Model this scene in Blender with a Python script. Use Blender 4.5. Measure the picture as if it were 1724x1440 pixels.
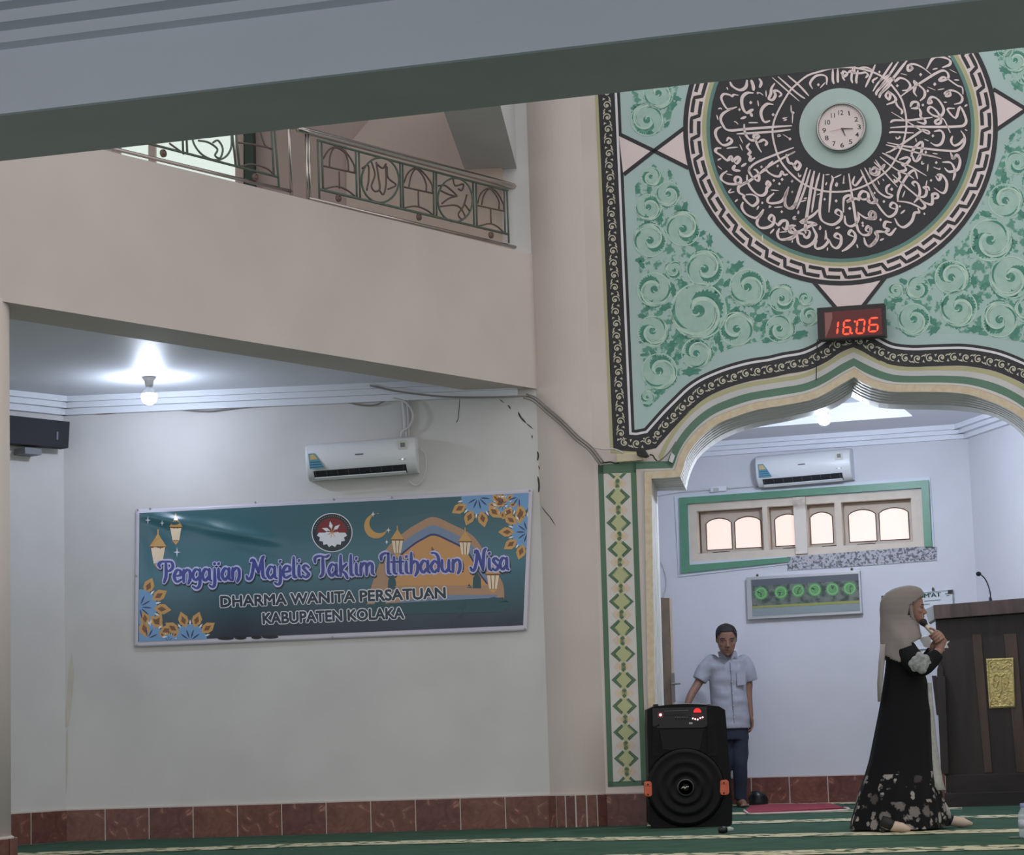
import bpy, bmesh, math, random
import numpy as np
from mathutils import Vector, Matrix
from mathutils.geometry import tessellate_polygon

for o in list(bpy.data.objects):
    bpy.data.objects.remove(o)
scene = bpy.context.scene
COL = scene.collection
random.seed(7)

# ---------------------------------------------------------------- camera
IW, IH = 1724, 1440
FPX, CAMH, ROLL = 3760.0, 0.84, 0.033
PITCH = math.atan((1200 + ROLL*(1240-862) - 720)/FPX)
FW = Vector((0, math.cos(PITCH), math.sin(PITCH)))
UP0 = Vector((0, -math.sin(PITCH), math.cos(PITCH)))
R0 = Vector((1, 0, 0))
RT = R0*math.cos(ROLL) - UP0*math.sin(ROLL)
UPV = R0*math.sin(ROLL) + UP0*math.cos(ROLL)
CP = Vector((0, 0, CAMH))
cam_data = bpy.data.cameras.new('camera')
cam = bpy.data.objects.new('camera', cam_data)
COL.objects.link(cam)
m = Matrix((RT, UPV, -FW)).transposed().to_4x4()
m.translation = CP
cam.matrix_world = m
cam_data.sensor_fit = 'HORIZONTAL'
cam_data.sensor_width = 36.0
cam_data.lens = 36.0*FPX/IW
cam_data.clip_end = 200
scene.camera = cam

# ---------------------------------------------------------------- world: soft daylight of the open hall
world = bpy.data.worlds.new('hall_daylight')
scene.world = world
world.use_nodes = True
bg = world.node_tree.nodes['Background']
bg.inputs[0].default_value = (0.985, 0.975, 0.985, 1)
bg.inputs[1].default_value = 1.03
vs = scene.view_settings
vs.view_transform = 'Standard'
vs.look = 'None'
vs.gamma = 1.0
vs.exposure = 0.0
vs.use_curve_mapping = False

# ---------------------------------------------------------------- pixel <-> world
def ray(px, py):
    return FW + RT*((px-IW/2)/FPX) + UPV*((IH/2-py)/FPX)
def onz(px, py, z=0.0):
    d = ray(px, py)
    return CP + d*((z-CAMH)/d.z)
def proj(P):
    v = Vector(P)-CP
    z = v.dot(FW)
    return (IW/2+FPX*v.dot(RT)/z, IH/2-FPX*v.dot(UPV)/z)
class Plane:
    def __init__(s, P0, yaw):
        a = math.radians(yaw)
        s.P = Vector(P0); s.n = Vector((-math.sin(a), -math.cos(a), 0)); s.t = Vector((math.cos(a), -math.sin(a), 0))
    def pt(s, px, py, off=0.0):
        d = ray(px, py)
        P = s.P + s.n*off
        return CP + d*((P-CP).dot(s.n)/d.dot(s.n))
    def shifted(s, off):
        q = Plane(s.P, 0); q.P = s.P + s.n*off; q.n = s.n; q.t = s.t
        return q
class VPlane(Plane):                                   # vertical plane through P0 along a heading
    def __init__(s, P0, heading):
        a = math.radians(heading)
        s.P = Vector(P0); s.n = Vector((math.cos(a), -math.sin(a), 0)); s.t = Vector((math.sin(a), math.cos(a), 0))

# ---------------------------------------------------------------- materials
def lin(c):
    r = []
    for v in c[:3]:
        v = v/255.0
        r.append(v/12.92 if v <= 0.04045 else ((v+0.055)/1.055)**2.4)
    return (r[0], r[1], r[2], 1.0)
MATS = {}
def mat(name, rgb, rough=0.6, metal=0.0, vary=0.0, scale=6.0, bump=0.0, bscale=60.0, rgb2=None, spec=0.5, detail=4.0, lo=0.35, hi=0.65, coat=0.0):
    if name in MATS:
        return MATS[name]
    M = bpy.data.materials.new(name); M.use_nodes = True
    nt = M.node_tree; b = nt.nodes['Principled BSDF']
    b.inputs['Base Color'].default_value = lin(rgb)
    b.inputs['Roughness'].default_value = rough
    b.inputs['Metallic'].default_value = metal
    b.inputs['Specular IOR Level'].default_value = spec
    b.inputs['Coat Weight'].default_value = coat
    if vary > 0 or rgb2 or bump > 0:
        tc = nt.nodes.new('ShaderNodeTexCoord')
    if vary > 0 or rgb2:
        nz = nt.nodes.new('ShaderNodeTexNoise'); nz.inputs['Scale'].default_value = scale; nz.inputs['Detail'].default_value = detail
        nt.links.new(tc.outputs['Object'], nz.inputs['Vector'])
        rp = nt.nodes.new('ShaderNodeValToRGB')
        c = lin(rgb)
        if rgb2: c2 = lin(rgb2)
        else: c2 = tuple(max(0, x*(1-vary)) for x in c[:3]) + (1,)
        rp.color_ramp.elements[0].color = c2; rp.color_ramp.elements[1].color = c
        rp.color_ramp.elements[0].position = lo; rp.color_ramp.elements[1].position = hi
        nt.links.new(nz.outputs['Fac'], rp.inputs['Fac'])
        nt.links.new(rp.outputs['Color'], b.inputs['Base Color'])
    if bump > 0:
        nb = nt.nodes.new('ShaderNodeTexNoise'); nb.inputs['Scale'].default_value = bscale; nb.inputs['Detail'].default_value = 3
        nt.links.new(tc.outputs['Object'], nb.inputs['Vector'])
        bp = nt.nodes.new('ShaderNodeBump'); bp.inputs['Strength'].default_value = bump; bp.inputs['Distance'].default_value = 0.01
        nt.links.new(nb.outputs['Fac'], bp.inputs['Height'])
        nt.links.new(bp.outputs['Normal'], b.inputs['Normal'])
    MATS[name] = M
    return M
def emit(name, rgb, strength, base=None):
    if name in MATS: return MATS[name]
    M = bpy.data.materials.new(name); M.use_nodes = True
    b = M.node_tree.nodes['Principled BSDF']
    b.inputs['Base Color'].default_value = lin(base or rgb)
    b.inputs['Emission Color'].default_value = lin(rgb)
    b.inputs['Emission Strength'].default_value = strength
    MATS[name] = M
    return M
def glass(name, rgb, rough=0.02, alpha=0.25):
    M = bpy.data.materials.new(name); M.use_nodes = True
    b = M.node_tree.nodes['Principled BSDF']
    b.inputs['Base Color'].default_value = lin(rgb); b.inputs['Roughness'].default_value = rough
    b.inputs['Alpha'].default_value = alpha
    MATS[name] = M
    return M

# ---------------------------------------------------------------- object helpers
ORG = {}
def props(o, label=None, cat=None, group=None, kind=None):
    if label: o['label'] = label
    if cat: o['category'] = cat
    if group: o['group'] = group
    if kind: o['kind'] = kind
    return o
def empty(name, loc, label=None, cat=None, group=None, kind=None):
    o = bpy.data.objects.new(name, None); COL.objects.link(o)
    o.location = loc; o.empty_display_size = 0.1
    ORG[o.name] = Vector(loc)
    return props(o, label, cat, group, kind)
def link(name, me, mt, parent=None, smooth=False, origin=None):
    o = bpy.data.objects.new(name, me); COL.objects.link(o)
    if mt is not None:
        me.materials.clear()
        for x in (mt if isinstance(mt, (list, tuple)) else [mt]): me.materials.append(x)
    if parent is not None:
        L = ORG[parent.name]; o.parent = parent
        ORG[o.name] = L
        me.transform(Matrix.Translation(-L))
    else:
        if origin is None:
            vs_ = [v.co for v in me.vertices]
            if vs_:
                xs = [v.x for v in vs_]; ys = [v.y for v in vs_]; zs = [v.z for v in vs_]
                origin = Vector(((min(xs)+max(xs))/2, (min(ys)+max(ys))/2, min(zs)))
            else: origin = Vector((0, 0, 0))
        origin = Vector(origin)
        me.transform(Matrix.Translation(-origin)); o.location = origin
        ORG[o.name] = origin
    if smooth:
        for p in me.polygons: p.use_smooth = True
    return o
class MB:
    """collects geometry for ONE mesh object"""
    def __init__(s): s.v = []; s.f = []; s.mi = []; s.cur = 0
    def add(s, vs_, fs_):
        n = len(s.v); s.v += [tuple(v) for v in vs_]
        for f in fs_: s.f.append(tuple(i+n for i in f)); s.mi.append(s.cur)
        return s
    def box(s, c, size, ax=None):
        ax = ax or (Vector((1,0,0)), Vector((0,1,0)), Vector((0,0,1)))
        c = Vector(c); h = [x/2 for x in size]
        vs_ = []
        for sx in (-1, 1):
            for sy in (-1, 1):
                for sz in (-1, 1):
                    vs_.append(c + ax[0]*(sx*h[0]) + ax[1]*(sy*h[1]) + ax[2]*(sz*h[2]))
        return s.add(vs_, [(0,1,3,2),(4,6,7,5),(0,4,5,1),(2,3,7,6),(0,2,6,4),(1,5,7,3)])
    def prism(s, pts, vec):
        """planar polygon extruded by vec"""
        pts = [Vector(p) for p in pts]; n = len(pts); vec = Vector(vec)
        vs_ = pts + [p+vec for p in pts]
        tri = tessellate_polygon([pts])
        fs = [tuple(t) for t in tri] + [tuple(i+n for i in reversed(t)) for t in tri]
        fs += [(i, (i+1) % n, (i+1) % n+n, i+n) for i in range(n)]
        return s.add(vs_, fs)
    def poly(s, pts):
        pts = [Vector(p) for p in pts]
        return s.add(pts, [tuple(t) for t in tessellate_polygon([pts])])
    def tube(s, pts, r, n=8, closed=False, caps=True):
        pts = [Vector(p) for p in pts]; k = len(pts)
        rs = r if isinstance(r, (list, tuple)) else [r]*k
        prev = None; rings = []
        for i in range(k):
            if closed: d = pts[(i+1) % k]-pts[i-1]
            else: d = pts[min(i+1, k-1)]-pts[max(i-1, 0)]
            if d.length < 1e-9: d = Vector((0,0,1))
            d.normalize()
            if prev is None:
                a = Vector((0,0,1)) if abs(d.z) < 0.9 else Vector((1,0,0))
                u = d.cross(a).normalized()
            else:
                u = prev - d*prev.dot(d)
                u = u.normalized() if u.length > 1e-6 else d.orthogonal().normalized()
            prev = u; w = d.cross(u)
            rings.append([pts[i] + (u*math.cos(2*math.pi*j/n) + w*math.sin(2*math.pi*j/n))*rs[i] for j in range(n)])
        return s.rings(rings, closed, caps)
    def rings(s, rings, closed=False, caps=True):
        k = len(rings); n = len(rings[0]); vs_ = [p for r_ in rings for p in r_]; fs = []
        for i in range(k if closed else k-1):
            a = i*n; b = ((i+1) % k)*n
            for j in range(n): fs.append((a+j, a+(j+1) % n, b+(j+1) % n, b+j))
        if caps and not closed:
            fs.append(tuple(reversed(range(n)))); fs.append(tuple(range((k-1)*n, k*n)))
        return s.add(vs_, fs)
    def grid(s, rows):
        n = len(rows[0]); vs_ = [p for r_ in rows for p in r_]
        return s.add(vs_, [(i*n+j, i*n+j+1, (i+1)*n+j+1, (i+1)*n+j) for i in range(len(rows)-1) for j in range(n-1)])
    def lathe(s, c, prof, n=24, axis=None, u=None):
        """prof: list of (radius, height along axis)"""
        axis = Vector(axis or (0,0,1)).normalized(); u = Vector(u).normalized() if u else axis.orthogonal().normalized(); w = axis.cross(u)
        c = Vector(c)
        return s.rings([[c + axis*h + (u*math.cos(2*math.pi*j/n)+w*math.sin(2*math.pi*j/n))*max(r, 1e-5) for j in range(n)] for r, h in prof])
    def ball(s, c, r, n=12, m=8, sc=(1,1,1), ax=None):
        c = Vector(c); ax = ax or (Vector((1,0,0)), Vector((0,1,0)), Vector((0,0,1)))
        rg = []
        for i in range(m+1):
            th = math.pi*i/m; rr = max(math.sin(th), 1e-4)
            rg.append([c + ax[0]*(r*sc[0]*rr*math.cos(2*math.pi*j/n)) + ax[1]*(r*sc[1]*rr*math.sin(2*math.pi*j/n)) - ax[2]*(r*sc[2]*math.cos(th)) for j in range(n)])
        return s.rings(rg)
    def mesh(s, name='mesh'):
        me = bpy.data.meshes.new(name); me.from_pydata(s.v, [], s.f); me.update()
        if any(s.mi):
            for p, i in zip(me.polygons, s.mi): p.material_index = i
        return me
    def build(s, name, mt, parent=None, smooth=False, bevel=0, weld=True, origin=None, fixn=True, seg=2):
        me = s.mesh(name)
        bm = bmesh.new(); bm.from_mesh(me)
        if weld: bmesh.ops.remove_doubles(bm, verts=bm.verts, dist=1e-5)
        if fixn: bmesh.ops.recalc_face_normals(bm, faces=bm.faces)
        if bevel: bmesh.ops.bevel(bm, geom=list(bm.edges), offset=bevel, segments=seg, affect='EDGES', profile=0.6)
        bm.to_mesh(me); bm.free()
        o = link(name, me, mt, parent, smooth, origin)
        if smooth == 'auto':
            pass
        return o
def cat(pts, k=6, closed=False):
    """Catmull-Rom through 2D or 3D points"""
    P = [Vector(p) for p in pts]; n = len(P)
    if n < 3 and not closed: return P
    out = []
    for i in range(n if closed else n-1):
        p0 = P[i-1] if (closed or i > 0) else P[0]*2-P[1]
        p1 = P[i]; p2 = P[(i+1) % n]
        p3 = P[(i+2) % n] if (closed or i+2 < n) else P[-1]*2-P[-2]
        for j in range(k):
            t = j/k
            out.append(0.5*((2*p1) + (p2-p0)*t + (2*p0-5*p1+4*p2-p3)*t*t + (3*p1-p0-3*p2+p3)*t**3))
    if not closed: out.append(P[-1])
    return out
def resample(pts, n):
    P = [Vector(p) for p in pts]; L = [0]
    for a, b in zip(P, P[1:]): L.append(L[-1]+(b-a).length)
    out = []; j = 0
    for i in range(n):
        s_ = L[-1]*i/(n-1)
        while j < len(L)-2 and L[j+1] < s_: j += 1
        t = (s_-L[j])/max(L[j+1]-L[j], 1e-9)
        out.append(P[j].lerp(P[j+1], min(max(t, 0), 1)))
    return out
def srgbw(v): return v

def structure(o): o['kind'] = 'structure'; return o

# ---------------------------------------------------------------- key planes of the place
BW = Plane(onz(930, 1393), 4)            # wall with the banner
MW = Plane(onz(1022, 1391), 18)          # wall with the painted mural
MB_ = Plane(onz(1300, 1354), 18)         # back wall of the prayer niche
JB = BW.pt(905, 655)                     # where the gallery beam meets the wall
BAL = VPlane(JB, 37)                     # front of the gallery parapet
Z_BEAM = JB.z
Z_CEIL = BW.pt(130, 671).z
Z_PAR = BAL.pt(880, 418).z - .03
UZ = Vector((0, 0, 1))
M_wall = mat('wall_paint_white', (214, 212, 210), 0.75, vary=0.10, scale=1.3, bump=0.12, bscale=9)
M_wall2 = mat('wall_paint_cream', (212, 200, 192), 0.75, vary=0.08, scale=1.1, bump=0.12, bscale=9)
M_ceil = mat('ceiling_paint', (226, 229, 236), 0.5, vary=0.05, scale=1.0)
M_niche = mat('niche_paint', (216, 217, 222), 0.7, vary=0.06, scale=1.4, bump=0.1, bscale=8)
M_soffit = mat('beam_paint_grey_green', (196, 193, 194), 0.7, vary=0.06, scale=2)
M_grout = mat('grout_white', (200, 190, 182), 0.8)
def tile_mat(name, rgb, seed):
    M = mat(name, rgb, 0.28, vary=0.0, spec=0.5)
    nt = M.node_tree; b = nt.nodes['Principled BSDF']
    tc = nt.nodes.new('ShaderNodeTexCoord'); mp = nt.nodes.new('ShaderNodeMapping'); mp.inputs['Location'].default_value = (seed*3.7, seed*1.9, seed)
    nz = nt.nodes.new('ShaderNodeTexNoise'); nz.inputs['Scale'].default_value = 7; nz.inputs['Detail'].default_value = 8; nz.inputs['Distortion'].default_value = 2.2
    rp = nt.nodes.new('ShaderNodeValToRGB'); e = rp.color_ramp.elements
    c = lin(rgb); e[0].position = 0.30; e[0].color = (c[0]*0.6, c[1]*0.55, c[2]*0.55, 1); e[1].position = 0.60; e[1].color = c
    k = e.new(0.69); k.color = lin((176, 128, 112)); k = e.new(0.73); k.color = c
    nt.links.new(tc.outputs['Object'], mp.inputs['Vector']); nt.links.new(mp.outputs[0], nz.inputs['Vector'])
    nt.links.new(nz.outputs['Fac'], rp.inputs['Fac']); nt.links.new(rp.outputs['Color'], b.inputs['Base Color'])
    return M
M_tiles = [tile_mat('marbled_tile_%s' % c, rgb, i) for i, (c, rgb) in enumerate((('oxblood', (124, 80, 70)), ('brick', (130, 84, 73)), ('umber', (114, 73, 65))))]

# ---------------------------------------------------------------- floor
fl = MB(); fl.box((0.5, 9.5, -0.1), (20, 30, 0.2))
M_carpet = mat('carpet_green', (68, 96, 80), 0.95, vary=0.22, scale=5, bump=0.5, bscale=220, spec=0.1)
floor = structure(fl.build('floor', M_carpet))
def stripe_mat():
    M = mat('carpet_border_weave', (196, 192, 164), 0.95, spec=0.1)
    nt = M.node_tree; b = nt.nodes['Principled BSDF']
    tc = nt.nodes.new('ShaderNodeTexCoord'); nz = nt.nodes.new('ShaderNodeTexNoise'); nz.inputs['Scale'].default_value = 11; nz.inputs['Detail'].default_value = 1
    rp = nt.nodes.new('ShaderNodeValToRGB'); e = rp.color_ramp.elements
    e[0].position = 0.40; e[0].color = lin((74, 92, 70)); e[1].position = 0.46; e[1].color = lin((196, 190, 160))
    nt.links.new(tc.outputs['Object'], nz.inputs['Vector']); nt.links.new(nz.outputs['Fac'], rp.inputs['Fac']); nt.links.new(rp.outputs['Color'], b.inputs['Base Color'])
    return M
M_stripe = stripe_mat()
for pts, hw in (([(-60, 1443.5), (36, 1440), (300, 1431), (560, 1422.5), (800, 1417), (1080, 1412.5), (1320, 1407.5), (1500, 1404), (1724, 1399.3), (1800, 1397.5)], 2.9),
                ([(1090, 1390.2), (1226, 1386.6), (1435, 1381), (1615, 1377), (1800, 1373)], 2.2),
                ([(1150, 1373), (1226, 1371), (1440, 1366), (1620, 1362)], 1.8),
                ([(1150, 1359.5), (1226, 1357), (1440, 1352.8), (1620, 1349)], 1.5),
                ([(900, 1447), (1200, 1440.5), (1560, 1431), (1724, 1427), (1820, 1425)], 4.0)):
    s_ = MB(); c = cat(pts, 5)
    a = [onz(p.x, p.y-hw) + UZ*0.004 for p in c]; b = [onz(p.x, p.y+hw) + UZ*0.004 for p in c]
    s_.grid([b, a]); s_.build('carpet_stripe', M_stripe, floor)

# ---------------------------------------------------------------- alcove walls
ZT = 6.6
LC = BW.pt(109.5, 1100); LC.z = 0
BR = BW.pt(928, 1393); BR.z = 0
def wallbox(name, A, B, z0, z1, thick, n, m_, parent=None):
    A = Vector((A[0], A[1], z0)); B = Vector((B[0], B[1], z0)); n = Vector(n)
    q = MB(); q.prism([A, B, B-n*thick, A-n*thick], UZ*(z1-z0))
    return q.build(name, m_, parent)
wall_banner = structure(wallbox('wall_front', LC, BR + BW.t*0.6, 0, ZT, 0.2, BW.n, M_wall))
lw_dir = Vector((-math.sin(math.radians(41)), -math.cos(math.radians(41)), 0)); lw_n = Vector((math.cos(math.radians(41)), -math.sin(math.radians(41)), 0))
LW1 = LC + lw_dir*4.6
wall_left = structure(wallbox('wall_left', LC + lw_dir*(-0.25), LW1, 0, ZT, 0.2, lw_n, M_wall))
# engaged column between banner wall and mural wall: shallow convex
ML = MW.pt(1022, 1391); ML.z = 0
def arc_pts(A, B, bulge, n):
    d = (B-A); nn = Vector((d.y, -d.x, 0)).normalized(); out = []
    for i in range(n+1):
        t = i/n; out.append(A + d*t + nn*(bulge*4*t*(1-t)))
    return out
CA = arc_pts(BR, ML, 0.075, 16)
q = MB(); q.prism(CA + [ML - MW.n*0.3, BR - BW.n*0.3], UZ*ZT)
column_engaged = structure(q.build('column', M_wall2))
# free column that carries the left end of the gallery beam
cl = BAL.pt(14, 900); cl.z = 0
cc = cl + Vector((-0.31, 0.06, 0))
q = MB(); q.lathe(cc, [(0.30, 0), (0.30, Z_BEAM+0.02)], 40)
col_left = structure(q.build('column', M_wall2, smooth=False))
for p in col_left.data.polygons: p.use_smooth = abs(p.normal.z) < 0.5

# ---------------------------------------------------------------- tiled skirting, each tile its own piece
TILE_CACHE = {}
def tile_mesh(w, h, mi):
    k = (round(w, 3), round(h, 3), mi)
    if k not in TILE_CACHE:
        b = MB(); b.box((0, 0, 0), (w, 0.014, h)); me = b.mesh('tile')
        bm = bmesh.new(); bm.from_mesh(me); bmesh.ops.recalc_face_normals(bm, faces=bm.faces)
        bmesh.ops.bevel(bm, geom=list(bm.edges), offset=0.0025, segments=1, affect='EDGES'); bm.to_mesh(me); bm.free()
        me.materials.append(M_tiles[mi]); TILE_CACHE[k] = me
    return TILE_CACHE[k]
tcount = 0
def skirting(name, A, B, n, widths, h, parent=None):
    """A->B base line, n outward; widths = list of tile widths from A"""
    global tcount
    A = Vector((A[0], A[1], 0)); B = Vector((B[0], B[1], 0)); n = Vector(n); t = (B-A).normalized()
    if parent is None:
        q = MB(); q.prism([A+n*0.002, B+n*0.002, B+n*0.0185, A+n*0.0185], UZ*(h+0.008)); parent = structure(q.build(name, M_grout))
    x = 0.0; Lp = ORG[parent.name]
    for w in widths:
        g = 0.0075
        me = tile_mesh(w-g, h-0.002, tcount % 3); tcount += 1
        o = bpy.data.objects.new('tile', me); COL.objects.link(o); o.parent = parent
        c = A + t*(x+w/2) + n*0.0145 + UZ*(h/2)
        R = Matrix((t, n, UZ)).transposed().to_4x4()
        o.matrix_local = Matrix.Translation(c-Lp) @ R
        x += w
    return parent
TH = BW.pt(930, 1339.8).z
TW = (BW.pt(930, 1360)-BW.pt(553, 1375)).length/5
nt_ = int((BR-LC).length/TW)
rest = (BR-LC).length - nt_*TW
ws = [TW]*nt_
skirting('baseboard_front', BR, BR - BW.t*(nt_*TW+rest), BW.n, ws + [rest], TH)
skirting('baseboard_left', LC, LC + lw_dir*(TW*7), lw_n, [TW]*7, TH)
# strips around the engaged column
q = MB()
q.prism([p + Vector((0,0,0)) for p in arc_pts(BR + BW.n*0.018, ML + MW.n*0.018, 0.080, 16)] + [ML, BR], UZ*(TH+0.008))
bc = structure(q.build('baseboard_column', M_grout))
AP = arc_pts(BR, ML, 0.075, 60); cum = [0]
for a, b in zip(AP, AP[1:]): cum.append(cum[-1]+(b-a).length)
for i in range(6):
    s0 = cum[-1]*i/6; s1 = cum[-1]*(i+1)/6
    pa = resample(AP, 61)[i*10]; pb = resample(AP, 61)[(i+1)*10]
    d = (pb-pa); nn = Vector((d.y, -d.x, 0)).normalized()
    skirting('baseboard_column', pa + nn*0.006, pb + nn*0.006, nn, [d.length], TH, parent=bc)
# strips around the free column
q = MB(); q.lathe(cc, [(0.30, 0), (0.318, 0), (0.318, TH+0.004), (0.30, TH+0.012)], 40)
bcl = structure(q.build('baseboard_column', M_grout))
for i in range(20):
    a0 = 2*math.pi*i/20; a1 = 2*math.pi*(i+1)/20
    pa = cc + Vector((math.cos(a0), math.sin(a0), 0))*0.316; pb = cc + Vector((math.cos(a1), math.sin(a1), 0))*0.316
    d = pa-pb; nn = Vector((math.cos((a0+a1)/2), math.sin((a0+a1)/2), 0))
    skirting('x', pb + nn*0.002, pa + nn*0.002, nn, [d.length], TH, parent=bcl)

# ---------------------------------------------------------------- gallery over the alcove: ceiling, beam, parapet
BL = BAL.pt(-120, 480); BL.z = 0
JB0 = Vector((JB.x, JB.y, 0)) + BAL.t*0.05
inner = BAL.n*(-0.42)
q = MB()
q.prism([Vector((p.x, p.y, Z_BEAM)) for p in (BL, JB0, JB0+inner, BL+inner)], UZ*(Z_PAR-Z_BEAM))
parapet = structure(q.build('gallery_parapet', M_wall2))
q = MB()
c1 = LC; c2 = BR
q.prism([Vector((p.x, p.y, Z_CEIL)) for p in (LW1, LC-lw_dir*0.1-BW.n*0.1, BR-BW.n*0.1, JB0+inner*0.5, BL+inner*0.5)], UZ*0.45)
ceil_alcove = structure(q.build('ceiling', M_ceil))
q = MB()
q.prism([Vector((p.x, p.y, ZT)) for p in (LW1, LC-lw_dir*0.1-BW.n*0.1, BR-BW.n*0.1, JB0+BAL.n*0.5, BL+BAL.n*0.5)], UZ*0.2)
structure(q.build('ceiling', M_ceil))  # unseen ceiling added over the gallery to keep it darker
# stepped cornice, alcove: along the banner wall and the left wall
def cornice(name, A, B, n, ztop, steps, m_):
    """steps: (depth, height) from the ceiling downwards"""
    A = Vector((A[0], A[1], 0)); B = Vector((B[0], B[1], 0)); n = Vector(n)
    prof = [(0, 0)]; z = 0
    for d, h in steps:
        prof.append((d, -z)); z += h; prof.append((d, -z))
    prof.append((0, -z))
    q = MB(); k = len(prof)
    rows = [[P + n*d + UZ*(ztop+h) for d, h in prof] for P in (A, B)]
    q.rings(rows)
    return structure(q.build(name, m_))
ST = [(0.15, 0.045), (0.11, 0.045), (0.06, 0.05)]
cornice('trim_1', LC, BW.pt(872, 662), BW.n, Z_CEIL, ST, M_ceil)
cornice('trim_2', LC, LW1, lw_n, Z_CEIL, ST, M_ceil)

# upper part behind the gallery rail: grey ceiling beam, added light slab with slanted edge, window
zb = BW.pt(826, 286).z
e0 = BW.pt(783, 288); e1 = BW.pt(870, 283)
hd = Vector((math.sin(math.radians(3.5)), math.cos(math.radians(3.5)), 0))
q = MB(); q.prism([Vector((p.x, p.y, zb)) for p in (e0, e1, e1-hd*5, e0-hd*5)], UZ*0.6)
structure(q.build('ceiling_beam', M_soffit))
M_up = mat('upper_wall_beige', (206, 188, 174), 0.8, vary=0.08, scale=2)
q = MB(); pts = [BW.pt(*p, 0.0) for p in ((585, 250), (640, 185), (790, 150), (846, 150), (846, 430), (585, 430))]
q.prism(pts, BW.n*0.05)
structure(q.build('light_slab', M_up))  # lighter slab added so its slanted edge gives a shadow line
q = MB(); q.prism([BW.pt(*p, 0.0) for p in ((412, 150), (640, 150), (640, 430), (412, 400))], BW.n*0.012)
structure(q.build('shade_panel', mat('shaded_wall_brown', (184, 164, 154), .8, vary=.06, scale=2)))  # shade under the gallery ceiling put into a browner thin panel
# slab of light wall to the left of it is the wall itself; window in pale green glass
wq = [(196, 205), (402, 205), (402, 315), (196, 300)]
win = empty('window_1', BW.pt(300, 300), 'pale glowing window behind the gallery railing, far upper left', 'window', kind='structure')
q = MB(); q.prism([BW.pt(*p, 0.005) for p in wq], BW.n*0.02); q.build('pane', emit('pane_daylight', (226, 240, 230), 0.62), win)
M_dgreen = mat('painted_wood_green', (40, 62, 50), 0.5)
for (xa, xb) in ((190, 205), (252, 264), (398, 412)):
    q = MB(); q.prism([BW.pt(xa, 200, 0.02), BW.pt(xb, 200, 0.02), BW.pt(xb, 330, 0.02), BW.pt(xa, 330, 0.02)], BW.n*0.05); q.build('window_frame', mat('pale_frame', (196, 176, 164), 0.6), win)
q = MB(); q.prism([BW.pt(415, 190, 0.02), BW.pt(430, 190, 0.02), BW.pt(432, 340, 0.02), BW.pt(418, 340, 0.02)], BW.n*0.12)
props(q.build('painted_post', M_dgreen), 'narrow dark green post against the upper wall behind the gallery railing', 'post')

# ---------------------------------------------------------------- foreground gallery edge above the viewer
ZF = Z_BEAM
fa = onz(0, 195.5, ZF); fb = onz(1150, 60, ZF)
ga = onz(0, 271.5, ZF); gb = onz(1724, 80, ZF)
dF = MW.t
pn = (fa+fb)/2; pf = (ga+gb)/2
dn = (fb-fa).normalized(); df = (gb-ga).normalized()
near = [fa - dn*3.5, fa + dn*9.0]; far = [ga - df*3.5, ga + df*10.0]
q = MB(); q.prism([near[0], near[1], far[1], far[0]], UZ*0.42)
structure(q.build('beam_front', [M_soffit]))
# painted light face of the beam towards the viewer
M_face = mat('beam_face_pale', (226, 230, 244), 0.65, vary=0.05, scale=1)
nf = Vector((dn.y, -dn.x, 0)).normalized()
q = MB(); q.prism([near[0]+nf*0.001, near[1]+nf*0.001, near[1]+nf*0.03, near[0]+nf*0.03], UZ*0.42)
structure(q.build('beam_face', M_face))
q = MB(); q.prism([near[0]+UZ*0.42, near[1]+UZ*0.42, near[1]+UZ*0.42+nf*6.5, near[0]+UZ*0.42+nf*6.5], UZ*0.3)
structure(q.build('ceiling', M_face))
cornice('trim_3', near[0]+nf*0.03, near[1]+nf*0.03, nf, ZF+0.42, [(0.30, 0.04), (0.2, 0.05), (0.09, 0.05)], M_face)
# ================================================================ mural wall with the pointed arch
def P2(pts): return [Vector((p[0], p[1], 0)) for p in pts]
def crop(x0, y0, s, pts): return [(x0+s*u, y0+s*v) for u, v in pts]
E_SEC = [
    [(1111, 1395), (1103, 1190), (1097, 806)],
    [(1097, 806), (1120, 804.8), (1145, 803)],
    [(1145, 803), (1149, 793), (1153, 778), (1160, 762), (1172, 745), (1190, 727), (1212, 712), (1240, 701), (1275, 690), (1312, 684), (1340, 679), (1360, 675), (1380, 668), (1400, 657), (1420, 645), (1438, 635)],
    [(1438, 635), (1458, 648), (1482, 656), (1505, 660), (1536, 660), (1567, 660), (1600, 661), (1628, 664), (1654, 671), (1680, 681), (1704, 693), (1724, 707), (1745, 727), (1762, 750), (1774, 774), (1782, 798)],
    [(1782, 798), (1806, 796), (1830, 794)],
    [(1830, 794), (1838, 1180), (1846, 1420)]]
O_SEC = [
    [(1126, 1395), (1118, 1190), (1107, 827)],
    [(1107, 827), (1130, 826.5), (1155.6, 826)],
    [(1155.6, 826), (1157, 817), (1161, 802), (1167, 787), (1177, 770), (1200, 750), (1225, 736), (1250, 726), (1287, 717), (1325, 710), (1350, 704), (1371, 699), (1397, 691), (1418, 680), (1433, 668)],
    [(1433, 668), (1453, 678.5), (1475, 686), (1505, 689), (1552, 690), (1600, 691), (1642, 695), (1671, 701), (1694, 711.5), (1713, 725), (1728, 742), (1745, 766), (1760, 792), (1790, 822)],
    [(1790, 822), (1812, 820), (1836, 818)],
    [(1836, 818), (1844, 1180), (1852, 1420)]]
CNT = [6, 4, 26, 26, 4, 6]
def joined(sec):
    out = []
    for s_, n in zip(sec, CNT):
        c = cat(P2(s_), 5) if len(s_) > 3 else P2(s_)
        r = resample(c, n)
        out += r if not out else r[1:]
    return out
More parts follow.
